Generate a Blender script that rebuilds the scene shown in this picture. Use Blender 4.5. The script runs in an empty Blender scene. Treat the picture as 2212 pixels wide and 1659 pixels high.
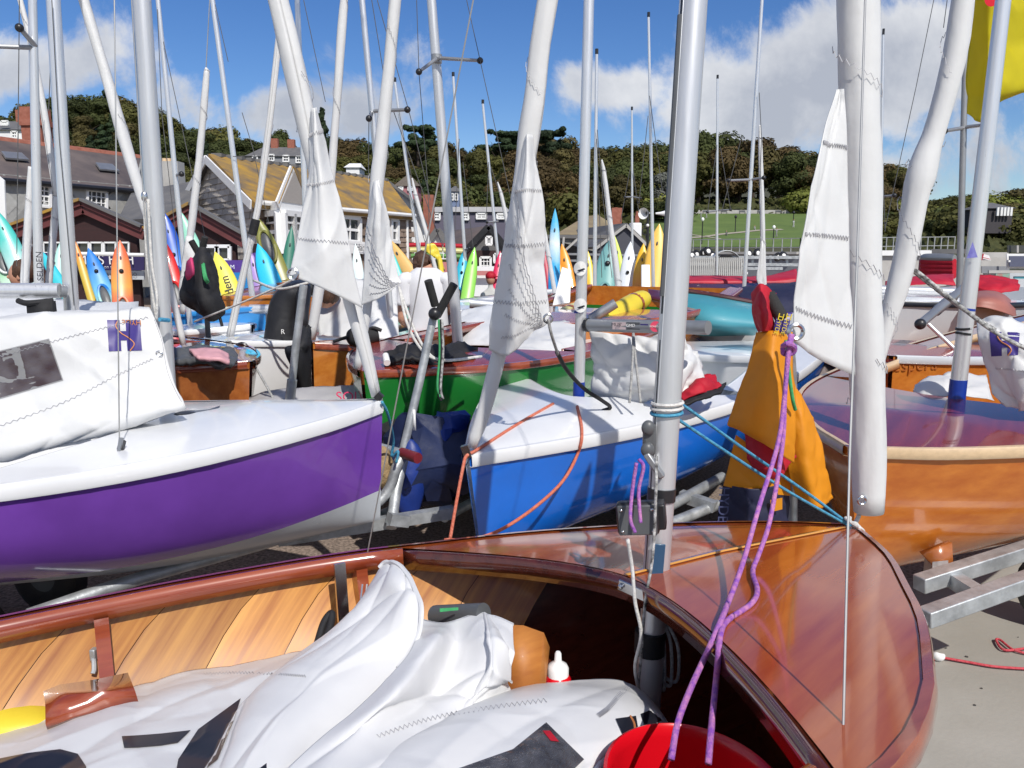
import bpy, math, random
from mathutils import Vector, Matrix, noise
R = random.Random(7)
SC = bpy.context.scene
COL = SC.collection
V = Vector
# ---------------------------------------------------------------- camera, sky, sun, exposure
PITCH = math.radians(9.37); CP, SP = math.cos(PITCH), math.sin(PITCH)
FPX, CAMZ = 1726.0, 1.7
cam_d = bpy.data.cameras.new('camera'); cam = bpy.data.objects.new('camera', cam_d); COL.objects.link(cam)
cam.location = (0, 0, CAMZ); cam.rotation_euler = (math.pi/2 - PITCH, 0, 0)
cam_d.sensor_width = 36.0; cam_d.lens = 36.0*FPX/2212.0; cam_d.clip_start = .05; cam_d.clip_end = 3000
SC.camera = cam
SC.view_settings.view_transform = 'Standard'; SC.view_settings.look = 'None'
SC.view_settings.exposure = 0.24; SC.view_settings.gamma = 1.0; SC.view_settings.use_curve_mapping = False
TOSUN = V((.27, -.65, .71)).normalized()
sun_d = bpy.data.lights.new('sun', 'SUN'); sun = bpy.data.objects.new('sun', sun_d); COL.objects.link(sun)
sun_d.energy = 3.6; sun_d.angle = math.radians(.53); sun_d.color = (1, .955, .89)
sun.rotation_euler = TOSUN.to_track_quat('Z', 'Y').to_euler(); sun.location = (20, -30, 40)

def ray(px, py):
    u = (px-1106)/FPX; v = (py-829.5)/FPX
    return V((u, CP - v*SP, -(v*CP + SP)))
def at(px, py, Y):
    d = ray(px, py); return V((0, 0, CAMZ)) + d*(Y/d.y)
def atz(px, py, z):
    d = ray(px, py); return V((0, 0, CAMZ)) + d*((z-CAMZ)/d.z)
def proj(p):
    y, z = p.y, p.z-CAMZ; t = y*CP - z*SP
    return (p.x/t*FPX + 1106, (-z*CP - y*SP)/t*FPX + 829.5, t)

def nd(nt, typ, **kw):
    n = nt.nodes.new(typ)
    for k, v in kw.items():
        if k in n.inputs: n.inputs[k].default_value = v
        else: setattr(n, k, v)
    return n

def make_world():
    w = bpy.data.worlds.new('World'); SC.world = w; w.use_nodes = True
    nt = w.node_tree; nt.nodes.clear(); L = nt.links.new
    out = nd(nt, 'ShaderNodeOutputWorld')
    sky = nd(nt, 'ShaderNodeTexSky', sky_type='NISHITA', sun_disc=False, sun_elevation=math.asin(TOSUN.z),
             sun_rotation=math.atan2(TOSUN.x, TOSUN.y), altitude=10.0, air_density=1.0, dust_density=.0, ozone_density=5.0)
    hs = nd(nt, 'ShaderNodeHueSaturation', Saturation=1.22, Hue=.512); L(sky.outputs[0], hs.inputs['Color'])
    bg = nd(nt, 'ShaderNodeBackground', Strength=.088); L(hs.outputs[0], bg.inputs[0])
    tc = nd(nt, 'ShaderNodeTexCoord'); sep = nd(nt, 'ShaderNodeSeparateXYZ'); L(tc.outputs['Generated'], sep.inputs[0])
    def mth(op, a, b=None, c=None, clamp=False):
        n = nd(nt, 'ShaderNodeMath', operation=op); n.use_clamp = clamp
        for i, q in enumerate((a, b, c)):
            if q is None: continue
            if isinstance(q, (int, float)): n.inputs[i].default_value = q
            else: L(q, n.inputs[i])
        return n.outputs[0]
    X, Y, Z = sep.outputs
    yy = mth('MAXIMUM', mth('ABSOLUTE', Y), .12)
    u = mth('DIVIDE', X, yy); w_ = mth('DIVIDE', Z, yy)
    comb = nd(nt, 'ShaderNodeCombineXYZ'); L(u, comb.inputs[0]); L(w_, comb.inputs[1]); L(Y, comb.inputs[2])
    nz = nd(nt, 'ShaderNodeTexNoise', Scale=4.2, Detail=10.0, Roughness=.66, Distortion=.35); L(comb.outputs[0], nz.inputs['Vector'])
    n2 = nd(nt, 'ShaderNodeTexNoise', Scale=7.5, Detail=6.0, Roughness=.6); L(comb.outputs[0], n2.inputs['Vector'])
    # cumulus banks standing over the hill, given as directions
    blobs = [(1660, 230, 190, 110, 1.15), (1790, 170, 170, 130, 1.3), (1960, 130, 170, 90, 1.1), (2100, 330, 170, 90, .62), (1900, 380, 240, 70, .75), (1530, 330, 120, 60, .8),
             (1330, 190, 150, 50, .8), (1450, 190, 110, 45, .6), (1260, 250, 130, 40, .4), (60, 150, 200, 75, .85), (230, 130, 130, 70, .75), (420, 240, 170, 75, .95), (600, 240, 170, 70, .95), (770, 250, 90, 60, .9),
             (690, 120, 60, 40, .35), (-300, 140, 260, 120, .9), (2500, 200, 260, 120, .9)]
    tot = None
    for (px, py, a, b, s) in blobs:
        d = ray(px, py); uc, wc = d.x/d.y, d.z/d.y
        ea = mth('POWER', mth('DIVIDE', mth('SUBTRACT', u, uc), a*1.25/FPX), 2.0)
        eb = mth('POWER', mth('DIVIDE', mth('SUBTRACT', w_, wc), b*1.2/FPX), 2.0)
        g = mth('MULTIPLY', mth('EXPONENT', mth('MULTIPLY', mth('ADD', ea, eb), -1.0)), s)
        tot = g if tot is None else mth('MAXIMUM', tot, g)
    front = mth('GREATER_THAN', Y, 0.0)
    back = mth('MULTIPLY', mth('SUBTRACT', 1.0, front), .5)
    tot = mth('ADD', mth('MULTIPLY', tot, front), back)
    dens = mth('ADD', tot, mth('MULTIPLY', mth('SUBTRACT', nz.outputs[0], .5), 2.4))
    mr = nd(nt, 'ShaderNodeMapRange', interpolation_type='SMOOTHSTEP'); L(dens, mr.inputs[0])
    mr.inputs[1].default_value = .30; mr.inputs[2].default_value = .72
    fac = mth('MULTIPLY', mth('MULTIPLY', mr.outputs[0], mth('GREATER_THAN', Z, 0.0)), .93)
    ramp = nd(nt, 'ShaderNodeValToRGB'); e = ramp.color_ramp.elements
    e[0].position = .22; e[0].color = (.50, .53, .60, 1); e[1].position = .56; e[1].color = (.90, .91, .93, 1)
    sh = mth('ADD', mth('MULTIPLY', n2.outputs[0], .75), mth('MULTIPLY', mth('SUBTRACT', w_, .22), .9))
    sh2 = mth('SUBTRACT', sh, mth('MULTIPLY', mth('SUBTRACT', dens, .8), .25))
    L(sh2, ramp.inputs[0])
    cb = nd(nt, 'ShaderNodeBackground', Strength=.80); L(ramp.outputs[0], cb.inputs[0])
    mx = nd(nt, 'ShaderNodeMixShader'); L(fac, mx.inputs[0]); L(bg.outputs[0], mx.inputs[1]); L(cb.outputs[0], mx.inputs[2])
    L(mx.outputs[0], out.inputs[0])
make_world()

# ---------------------------------------------------------------- materials
MC = {}
def mat(name, col, rough=.5, metal=0., coat=0., var=.12, vscale=6., bump=0., bscale=40., rnd=0., trans=0., col2=None, grain=None, spec=.5, ramp=None, alpha=None, detail=4.):
    """Procedural surface: base colour broken up by noise (or long wood grain), fine relief, optional lacquer coat and cloth translucency."""
    if name in MC: return MC[name]
    m = bpy.data.materials.new(name); m.use_nodes = True; nt = m.node_tree; L = nt.links.new
    b = nt.nodes['Principled BSDF']; out = nt.nodes['Material Output']
    b.inputs['Roughness'].default_value = rough; b.inputs['Metallic'].default_value = metal
    b.inputs['Coat Weight'].default_value = coat; b.inputs['Coat Roughness'].default_value = .04
    b.inputs['Specular IOR Level'].default_value = spec
    tc = nd(nt, 'ShaderNodeTexCoord'); mp = nd(nt, 'ShaderNodeMapping'); L(tc.outputs['Object'], mp.inputs[0])
    if grain: mp.vector_type = 'TEXTURE'; mp.inputs['Scale'].default_value = tuple(1/g for g in grain[0]); mp.inputs['Rotation'].default_value = grain[1] if len(grain) > 1 else (0, 0, 0)
    nz = nd(nt, 'ShaderNodeTexNoise', Scale=vscale, Detail=detail, Roughness=.6); L(mp.outputs[0], nz.inputs['Vector'])
    r = nd(nt, 'ShaderNodeValToRGB'); el = r.color_ramp.elements
    c2 = col2 or tuple(min(1, c*(1+var)) for c in col); c1 = col if col2 else tuple(c*(1-var) for c in col)
    el[0].position = .32; el[0].color = (*c1, 1); el[1].position = .68; el[1].color = (*c2, 1)
    L(nz.outputs[0], r.inputs[0]); src = r.outputs[0]
    if ramp:
        sp = nd(nt, 'ShaderNodeSeparateXYZ'); L(tc.outputs['Generated'], sp.inputs[0])
        rr = nd(nt, 'ShaderNodeValToRGB'); el = rr.color_ramp.elements
        while len(el) < len(ramp): el.new(.5)
        for q, (p, c) in zip(el, ramp): q.position = p; q.color = (*c, 1)
        ad = nd(nt, 'ShaderNodeMath', operation='MULTIPLY_ADD'); L(nz.outputs[0], ad.inputs[0]); ad.inputs[1].default_value = .22
        sub = nd(nt, 'ShaderNodeMath', operation='SUBTRACT'); L(sp.outputs[2], sub.inputs[0]); sub.inputs[1].default_value = .11
        L(sub.outputs[0], ad.inputs[2]); L(ad.outputs[0], rr.inputs[0]); src = rr.outputs[0]
    if rnd:
        oi = nd(nt, 'ShaderNodeObjectInfo'); mr = nd(nt, 'ShaderNodeMapRange'); L(oi.outputs['Random'], mr.inputs[0])
        mr.inputs[3].default_value = 1-rnd; mr.inputs[4].default_value = 1+rnd
        mm = nd(nt, 'ShaderNodeVectorMath', operation='SCALE'); L(src, mm.inputs[0]); L(mr.outputs[0], mm.inputs['Scale']); src = mm.outputs[0]
    L(src, b.inputs['Base Color'])
    rv = nd(nt, 'ShaderNodeMath', operation='MULTIPLY_ADD'); L(nz.outputs[0], rv.inputs[0]); rv.inputs[1].default_value = rough*.5; rv.inputs[2].default_value = rough*.75
    L(rv.outputs[0], b.inputs['Roughness'])
    if bump:
        bn = nd(nt, 'ShaderNodeTexNoise', Scale=bscale, Detail=5.0, Roughness=.55); L(mp.outputs[0], bn.inputs['Vector'])
        bp = nd(nt, 'ShaderNodeBump', Strength=min(1, bump), Distance=.02*max(1, bump)); L(bn.outputs[0], bp.inputs['Height']); L(bp.outputs[0], b.inputs['Normal'])
    if trans:
        tr = nd(nt, 'ShaderNodeBsdfTranslucent'); L(src, tr.inputs[0])
        ms = nd(nt, 'ShaderNodeMixShader'); ms.inputs[0].default_value = trans; L(b.outputs[0], ms.inputs[1]); L(tr.outputs[0], ms.inputs[2]); L(ms.outputs[0], out.inputs[0])
    if alpha is not None: b.inputs['Alpha'].default_value = alpha
    MC[name] = m; return m

# ---------------------------------------------------------------- mesh building
ORG = {}            # object name -> inverse matrix of the thing it belongs to (builders work in world space)
def catmull(P, n):
    """resample control points (tuples of any length) smoothly to n points"""
    P = [tuple(p) for p in P]; m = len(P)
    if m == 1: return P*n
    out = []
    for i in range(n):
        s = i/(n-1)*(m-1); k = min(int(s), m-2); f = s-k
        a, b, c, d = P[max(k-1, 0)], P[k], P[k+1], P[min(k+2, m-1)]
        if k == 0: a = tuple(2*x-y for x, y in zip(b, c))
        if k == m-2: d = tuple(2*x-y for x, y in zip(c, b))
        out.append(tuple(.5*((2*q)+(r-p)*f+(2*p-5*q+4*r-s_)*f*f+(3*q-p-3*r+s_)*f**3) for p, q, r, s_ in zip(a, b, c, d)))
    return out
def lerp_tab(T, x):
    if x <= T[0][0]: return T[0][1]
    for (a, u), (b, v) in zip(T, T[1:]):
        if x <= b: return u+(v-u)*(x-a)/(b-a)
    return T[-1][1]
def smooth_tab(T, x):
    if x <= T[0][0]: return T[0][1]
    n = len(T)
    for i in range(n-1):
        (a, u), (b, v) = T[i], T[i+1]
        if x <= b:
            f = (x-a)/(b-a); h = b-a
            m0 = (v-u)/h if i == 0 else .5*((v-u)/h+(u-T[i-1][1])/(a-T[i-1][0]))
            m1 = (v-u)/h if i == n-2 else .5*((v-u)/h+(T[i+2][1]-v)/(T[i+2][0]-b))
            return (2*f**3-3*f*f+1)*u+(f**3-2*f*f+f)*h*m0+(-2*f**3+3*f*f)*v+(f**3-f*f)*h*m1
    return T[-1][1]

class MB:
    def __init__(s): s.v = []; s.f = []
    def quad(s, *p): i = len(s.v); s.v += [V(q) for q in p]; s.f.append(tuple(range(i, i+len(p)))); return s
    def box(s, c, size, M=None):
        c = V(c); x, y, z = size[0]/2, size[1]/2, size[2]/2; i = len(s.v)
        for dz in (-z, z):
            for dx, dy in ((-x, -y), (x, -y), (x, y), (-x, y)):
                q = V((dx, dy, dz)); s.v.append(c + (M @ q if M else q))
        for f in ((3, 2, 1, 0), (4, 5, 6, 7), (0, 1, 5, 4), (1, 2, 6, 5), (2, 3, 7, 6), (3, 0, 4, 7)): s.f.append(tuple(i+k for k in f))
        return s
    def bar(s, a, b, w, h=None, up=(0, 0, 1)):
        a, b = V(a), V(b); d = b-a; l = d.length; d.normalize(); u = V(up)
        if abs(d.dot(u)) > .98: u = V((0, 1, 0))
        y = u.cross(d).normalized(); z = d.cross(y); M = Matrix((d, y, z)).transposed()
        return s.box((a+b)/2, (l, w, h or w), M)
    def tube(s, pts, r, n=8, cap=True, smooth=0, sq=1.0, ref=(0, 0, 1), fold=0.):
        """tube along points; r number or list; sq squashes the section; fold rolls the section into a spiral overlap"""
        P = [V(p[:3]) for p in pts]; rr = list(r) if isinstance(r, (list, tuple)) else [r]*len(P)
        if smooth:
            q = catmull([(*p, x) for p, x in zip(P, rr)], smooth); P = [V(a[:3]) for a in q]; rr = [max(1e-4, a[3]) for a in q]
        i0 = len(s.v); up = V(ref); prev = None
        for k, p in enumerate(P):
            t = (P[min(k+1, len(P)-1)]-P[max(k-1, 0)])
            if t.length < 1e-9: t = V((0, 0, 1))
            t.normalize()
            if prev is None:
                if abs(t.dot(up)) > .95: up = V((1, 0, 0)) if abs(t.x) < .9 else V((0, 1, 0))
                a = t.cross(up).normalized()
            else: a = (prev - t*prev.dot(t)).normalized()
            prev = a; b = t.cross(a)
            for j in range(n):
                w = 2*math.pi*j/n; q = rr[k]*(1+fold*(j/n-.5))
                s.v.append(p + a*math.cos(w)*q + b*math.sin(w)*q*sq)
        for k in range(len(P)-1):
            for j in range(n):
                a = i0+k*n+j; b = i0+k*n+(j+1) % n; s.f.append((a, b, b+n, a+n))
        if cap:
            s.f.append(tuple(i0+j for j in range(n))[::-1]); e = i0+(len(P)-1)*n; s.f.append(tuple(e+j for j in range(n)))
        return s
    def lathe(s, prof, M, n=20, cap=False):
        i0 = len(s.v)
        for r, z in prof:
            for j in range(n):
                w = 2*math.pi*j/n; s.v.append(M @ V((r*math.cos(w), r*math.sin(w), z)))
        for k in range(len(prof)-1):
            for j in range(n):
                a = i0+k*n+j; b = i0+k*n+(j+1) % n; s.f.append((a, b, b+n, a+n))
        if cap: s.f.append(tuple(i0+j for j in range(n))[::-1]); e = i0+(len(prof)-1)*n; s.f.append(tuple(e+j for j in range(n)))
        return s
    def grid(s, rows, closed=False):
        i0 = len(s.v); m = len(rows[0])
        for r in rows: s.v += [V(p) for p in r]
        for k in range(len(rows)-1):
            for j in range(m if closed else m-1):
                a = i0+k*m+j; b = i0+k*m+(j+1) % m; s.f.append((a, b, b+m, a+m))
        return s
    def ball(s, c, r, M=None, n=14, m=10):
        rr = (r, r, r) if isinstance(r, (int, float)) else r
        rows = []
        for k in range(m+1):
            t = math.pi*k/m; row = []
            for j in range(n):
                w = 2*math.pi*j/n; q = V((rr[0]*math.sin(t)*math.cos(w), rr[1]*math.sin(t)*math.sin(w), rr[2]*math.cos(t)))
                row.append(V(c)+(M @ q if M else q))
            rows.append(row)
        return s.grid(rows, True)
    def build(s, name, m, parent=None, local=False, smooth=True, ang=38, thick=0., bevel=0., jit=0., jscale=3., sub=0):
        inv = ORG.get(parent.name) if parent is not None and not local else None
        vs = s.v
        if jit: vs = [p + noise.noise_vector(p*jscale)*jit for p in vs]
        if inv is not None: vs = [inv @ p for p in vs]
        me = bpy.data.meshes.new(name); me.from_pydata([tuple(p) for p in vs], [], s.f); me.update()
        if smooth:
            me.shade_smooth()
            if ang < 180: me.set_sharp_from_angle(angle=math.radians(ang))
        me.materials.append(m)
        o = bpy.data.objects.new(name, me); COL.objects.link(o)
        if parent is not None:
            o.parent = parent; ORG[o.name] = ORG.get(parent.name)
        if thick:
            md = o.modifiers.new('thickness', 'SOLIDIFY'); md.thickness = thick; md.offset = 0
        if bevel:
            md = o.modifiers.new('bevel', 'BEVEL'); md.width = bevel; md.segments = 2; md.limit_method = 'ANGLE'
        if sub:
            md = o.modifiers.new('smooth', 'SUBSURF'); md.levels = sub; md.render_levels = sub
        return o

def tag(o, label=None, cat=None, group=None, kind=None):
    for k, v in (('label', label), ('category', cat), ('group', group), ('kind', kind)):
        if v: o[k] = v
    return o
def thing(name, loc, label, cat, group=None, M=None):
    o = bpy.data.objects.new(name, None); COL.objects.link(o); o.empty_display_size = .1
    if M is None: M = Matrix.Translation(V(loc))
    o.matrix_world = M; ORG[o.name] = M.inverted()
    return tag(o, label, cat, group)
def copy_thing(src, M, label, group=None):
    r = src.copy(); COL.objects.link(r); r.matrix_world = M; r['label'] = label
    if group: r['group'] = group
    for c in src.children:
        d = c.copy(); COL.objects.link(d); d.parent = r
        for g in c.children:
            e = g.copy(); COL.objects.link(e); e.parent = d
    return r

class Sheet:
    """cloth through rows of control points, smoothly resampled, with soft creases"""
    def __init__(s, rows, crease=0., cscale=5., seed=0, stretch=(1, 1, 1), folds=0, famp=.012):
        rf = random.Random(int(seed*31)+5); s.folds = []
        for _ in range(folds):
            a = (rf.random(), rf.random()); w = rf.random()*6.28; l = .3+.5*rf.random(); s.folds.append((a[0], a[1], math.cos(w), math.sin(w), l, famp*rf.uniform(.5, 1)*rf.choice((-1, 1, 1)), rf.uniform(.025, .07)))
        s.rows = [[V(p) for p in r] for r in rows]; s.c = crease; s.k = cscale; s.o = V((seed*7.1, seed*3.3, 0)); s.st = V(stretch); s.cache = {}
    def _row(s, v, n=41):
        key = round(v, 5)
        if key in s.cache: return s.cache[key]
        m = len(s.rows); cols = [catmull(r, n) for r in s.rows]
        out = []
        for j in range(n):
            out.append(s._at([c[j] for c in cols], v))
        s.cache[key] = out; return out
    @staticmethod
    def _at(P, f):
        m = len(P); x = f*(m-1); k = min(int(x), m-2); f = x-k
        a, b, c, d = P[max(k-1, 0)], P[k], P[k+1], P[min(k+2, m-1)]
        if k == 0: a = tuple(2*x-y for x, y in zip(b, c))
        if k == m-2: d = tuple(2*x-y for x, y in zip(c, b))
        return V(tuple(.5*((2*q)+(r-p)*f+(2*p-5*q+4*r-w)*f*f+(3*q-p-3*r+w)*f**3) for p, q, r, w in zip(a, b, c, d)))
    def base(s, u, v):
        row = s._row(v); x = u*40; k = min(int(x), 39); f = x-k
        return row[k]*(1-f)+row[k+1]*f
    def ev(s, u, v, off=0.):
        u = min(1, max(0, u)); v = min(1, max(0, v))
        p = s.base(u, v)
        if s.c or off or s.folds:
            e = .01; a = s.base(min(1, u+e), v)-s.base(max(0, u-e), v); b = s.base(u, min(1, v+e))-s.base(u, max(0, v-e))
            n = a.cross(b)
            if n.length > 1e-12: n.normalize()
            q = V((p.x*s.st.x, p.y*s.st.y, p.z*s.st.z))*s.k+s.o
            d = s.c*(.9*noise.noise(q*.8) + .42*(1-abs(noise.noise(q*1.2+V((3, 1, 2)))))**6 - .30*(1-abs(noise.noise(q*2.0)))**7 + .07*noise.noise(q*6.1)) if s.c else 0.
            for fx, fy, cx, cy, l, am, wd in s.folds:
                du, dv = u-fx, v-fy; t = (du*cx+dv*cy)/l
                if -1 < t < 1: d += am*math.cos(t*1.5708)*math.exp(-abs(dv*cx-du*cy-.12*t*t*l)/wd)
            p = p + n*(d+off)
        return p
    def build(s, name, m, parent=None, nu=36, nv=30, thick=.003):
        mb = MB().grid([[s.ev(i/(nu-1), j/(nv-1)) for i in range(nu)] for j in range(nv)])
        return mb.build(name, m, parent, thick=thick, ang=180)
    def patch(s, name, m, parent, poly, off=.004, n=6):
        """flat print on the cloth: poly is four (u,v) corners"""
        rows = []
        for j in range(n+1):
            b = j/n
            rows.append([s.ev(*((1-b)*((1-a)*poly[0][k]+a*poly[1][k]) + b*((1-a)*poly[3][k]+a*poly[2][k]) for k in (0, 1)), off=off) for a in (i/n for i in range(n+1))])
        return MB().grid(rows).build(name, m, parent, ang=180, thick=.0015)
    def line(s, name, m, parent, pts, r=.0012, zig=0., nz=0, off=-.004, smooth=0):
        if smooth: pts = catmull(pts, smooth)
        if nz:
            (u0, v0), (u1, v1) = pts[0], pts[-1]; q = catmull(pts, nz+1); out = []
            for i, (u, v) in enumerate(q):
                a = q[min(i+1, nz)]; b = q[max(i-1, 0)]; du, dv = a[0]-b[0], a[1]-b[1]; l = math.hypot(du, dv) or 1
                z = zig*(1 if i % 2 else -1); out.append((u-dv/l*z, v+du/l*z))
            pts = out
        return MB().tube([s.ev(u, v, off) for u, v in pts], r, 4, False).build(name, m, parent)

def rope(name, pts, r, m, parent=None, label=None, cat=None, n=40, sides=7, group=None):
    o = MB().tube(pts, r, sides, True, smooth=n).build(name, m, parent, ang=180)
    if label: tag(o, label, cat or 'rope', group)
    return o
def text(body, c, right, up, size, m, parent=None, name='lettering', ext=.0005, align='CENTER'):
    cu = bpy.data.curves.new(name, 'FONT'); cu.body = body; cu.size = size; cu.align_x = align; cu.align_y = 'CENTER'; cu.extrude = ext
    cu.materials.append(m); o = bpy.data.objects.new(name, cu); COL.objects.link(o)
    x = V(right).normalized(); z = x.cross(V(up)).normalized(); y = z.cross(x)
    Mx = Matrix((x, y, z)).transposed().to_4x4(); Mx.translation = V(c)
    if parent is not None:
        o.parent = parent; Mx = (ORG.get(parent.name) or Matrix()) @ Mx
    o.matrix_basis = Mx
    return o
# ---------------------------------------------------------------- palette
WOODX = ((.9, 16, 16),)
m_mahog = mat('mahogany deck', (.30, .052, .014), .13, coat=.45, vscale=2.6, col2=(.40, .098, .022), grain=((1.2, 11, 4), (0, 0, .35)), detail=6)
m_mahogd = mat('mahogany trim', (.22, .038, .016), .2, coat=1., vscale=2.5, col2=(.33, .075, .027), grain=((1, 14, 14),))
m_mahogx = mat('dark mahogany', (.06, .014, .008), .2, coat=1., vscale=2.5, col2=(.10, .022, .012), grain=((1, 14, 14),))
m_honey = mat('honey cedar plank', (.30, .095, .014), .42, coat=.25, vscale=2.6, col2=(.58, .27, .05), grain=((.7, .6, 15), (0, -.85, 0)), rnd=.22, detail=6)
m_honeyp = mat('plain honey ply', (.40, .17, .035), .3, coat=.6, vscale=3., col2=(.52, .25, .06), grain=((1, 14, 14),))
m_redmah = mat('red varnished deck', (.24, .030, .020), .24, coat=.35, vscale=2.5, col2=(.33, .055, .028), grain=((1, 12, 4),))
m_orwood = mat('orange varnished ply', (.44, .135, .020), .22, coat=1., vscale=3.0, col2=(.56, .21, .035), grain=((1.6, 6, 9), (0, .5, 0)), detail=6)
m_orwood2 = mat('amber varnished ply', (.46, .115, .012), .22, coat=.6, vscale=2.6, col2=(.60, .19, .024), grain=((1.4, 5, 8), (0, .2, 0)), detail=6)
m_brnwood = mat('brown varnished ply', (.28, .075, .016), .24, coat=.7, vscale=3., col2=(.42, .135, .03), grain=((1.2, 8, 5), (0, .2, 0)))
m_purdeck = mat('plum varnished deck', (.16, .026, .036), .13, coat=.8, vscale=2.4, col2=(.26, .045, .045), grain=((1, 9, 4), (0, 0, .3)))
m_cream = mat('cream ash rail', (.62, .45, .27), .35, coat=.4, var=.08, grain=((1, 12, 12),))
m_inlay = mat('yellow ash inlay', (.62, .30, .06), .3, coat=1., var=.1)
m_gel = mat('white gelcoat', (.73, .74, .75), .24, coat=.35, var=.045, vscale=3.5)
m_gelg = mat('grey gelcoat', (.50, .53, .56), .3, coat=.3, var=.05, vscale=3.)
m_purple = mat('purple gelcoat', (.17, .055, .37), .2, coat=.7, var=.13, vscale=3.)
m_blue = mat('blue gelcoat', (.004, .15, .68), .18, coat=.6, var=.12, vscale=3.)
m_green = mat('green paint', (.014, .17, .026), .16, coat=.7, var=.06, vscale=2.)
m_teal = mat('teal paint', (.055, .27, .33), .5, coat=.1, var=.08, vscale=2.)
m_skyb = mat('sky blue paint', (.03, .24, .58), .3, coat=.4, var=.08)
m_cloth = mat('sail cloth', (.78, .785, .78), .42, var=.025, vscale=3., bump=.16, bscale=11., trans=.24)
m_clothb = mat('crisp sail cloth', (.77, .775, .78), .36, var=.02, vscale=3., bump=.10, bscale=9., trans=.16)
m_cover = mat('white boat cover', (.74, .75, .75), .5, var=.05, vscale=4., bump=.25, bscale=6., trans=.1)
m_coverg = mat('grey boat cover', (.42, .41, .41), .6, var=.06, vscale=5., bump=.25, bscale=7.)
m_alu = mat('satin aluminium', (.62, .63, .64), .36, metal=.55, var=.05, vscale=5., grain=((14, 14, .7),))
m_alub = mat('bright aluminium', (.74, .75, .76), .3, metal=.6, var=.05, vscale=5., grain=((14, 14, .7),))
m_alud = mat('grey aluminium', (.33, .34, .35), .42, metal=.6, var=.08, vscale=6.)
m_steel = mat('steel fitting', (.6, .6, .6), .22, metal=1., var=.1)
m_galv = mat('galvanised steel', (.42, .44, .45), .48, metal=.55, var=.25, vscale=14., bump=.1, bscale=60)
m_wire = mat('rigging wire', (.42, .42, .41), .4, metal=.6, var=.1)
m_wired = mat('dark wire', (.10, .10, .10), .5, metal=.2, var=.1)
m_black = mat('black plastic', (.018, .018, .02), .38, var=.2)
m_blackc = mat('black fabric', (.012, .012, .014), .75, var=.3, vscale=9., bump=.3, bscale=18)
m_dgrey = mat('dark grey plastic', (.09, .095, .10), .4, var=.1)
m_foam = mat('black foam grip', (.022, .022, .022), .85, var=.2, vscale=30, bump=.2, bscale=160)
m_bcol = mat('blue mast collar', (.004, .035, .30), .35, coat=.3, var=.05)
m_bcold = mat('dark blue plate', (.02, .08, .16), .35, coat=.3, var=.06)
m_ink = mat('dark ink', (.012, .014, .022), .35, var=.1)
m_navyp = mat('navy print', (.045, .028, .19), .4, var=.08)
m_orink = mat('orange print', (.55, .20, .06), .5, var=.05)
m_whitep = mat('white paint', (.80, .80, .79), .4, var=.04)
m_stitch = mat('stitching', (.40, .40, .42), .7, var=.1)
m_ropew = mat('white rope', (.62, .61, .58), .8, var=.2, vscale=60, bump=.4, bscale=220)
m_ropeg = mat('grey rope', (.34, .34, .33), .8, var=.35, vscale=90, bump=.4, bscale=220)
m_ropep = mat('purple fleck rope', (.22, .06, .42), .7, vscale=70, col2=(.55, .22, .42), bump=.4, bscale=220)
m_ropeb = mat('blue rope', (.03, .22, .42), .7, vscale=80, col2=(.10, .38, .52), bump=.4, bscale=220)
m_ropet = mat('turquoise rope', (.02, .30, .40), .7, vscale=90, col2=(.30, .55, .55), bump=.4, bscale=220)
m_roper = mat('red rope', (.48, .03, .05), .7, vscale=90, col2=(.62, .10, .12), bump=.4, bscale=220)
m_ropeo = mat('orange red rope', (.52, .10, .05), .7, vscale=80, col2=(.66, .22, .14), bump=.4, bscale=220)
m_ropek = mat('black white rope', (.02, .02, .02), .8, vscale=55, col2=(.62, .62, .60), bump=.4, bscale=200)
m_ropegr = mat('green rope', (.05, .34, .12), .7, var=.2, vscale=80)
m_pink = mat('pink cord', (.62, .05, .16), .6, var=.15)
m_red = mat('red plastic', (.62, .004, .012), .26, coat=.3, var=.05)
m_redc = mat('red cloth', (.45, .006, .022), .7, var=.15, vscale=8, bump=.3, bscale=14, trans=.08)
m_redcov = mat('red boat cover', (.42, .012, .030), .55, var=.12, vscale=5, bump=.3, bscale=8)
m_orc = mat('orange cloth', (.80, .31, .008), .55, var=.08, vscale=5, bump=.2, bscale=9, trans=.25)
m_navy = mat('navy cloth', (.012, .014, .045), .65, var=.15, vscale=5, bump=.3, bscale=9)
m_yel = mat('yellow nylon', (.82, .74, .03), .5, var=.05, vscale=4, bump=.15, bscale=8, trans=.6)
m_yelp = mat('yellow plastic', (.70, .55, .04), .4, var=.06)
m_paley = mat('pale yellow buoyancy', (.62, .58, .26), .45, var=.08, vscale=4)
m_clear = None
def window_film():
    m = bpy.data.materials.new('clear sail film'); m.use_nodes = True; b = m.node_tree.nodes['Principled BSDF']
    b.inputs['Base Color'].default_value = (.05, .05, .06, 1); b.inputs['Roughness'].default_value = .08; b.inputs['Alpha'].default_value = .42
    b.inputs['Coat Weight'].default_value = 1; b.inputs['Coat Roughness'].default_value = .03
    nz = nd(m.node_tree, 'ShaderNodeTexNoise', Scale=9., Detail=3.); bp = nd(m.node_tree, 'ShaderNodeBump', Strength=.5, Distance=.03)
    m.node_tree.links.new(nz.outputs[0], bp.inputs['Height']); m.node_tree.links.new(bp.outputs[0], b.inputs['Normal']); m.node_tree.links.new(bp.outputs[0], b.inputs['Coat Normal'])
    return m
m_film = window_film()
def glass_pane(name, col):
    m = mat(name, col, .06, coat=.6, var=.25, vscale=1.5); return m
m_glass = glass_pane('dark window glass', (.035, .04, .048))
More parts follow.
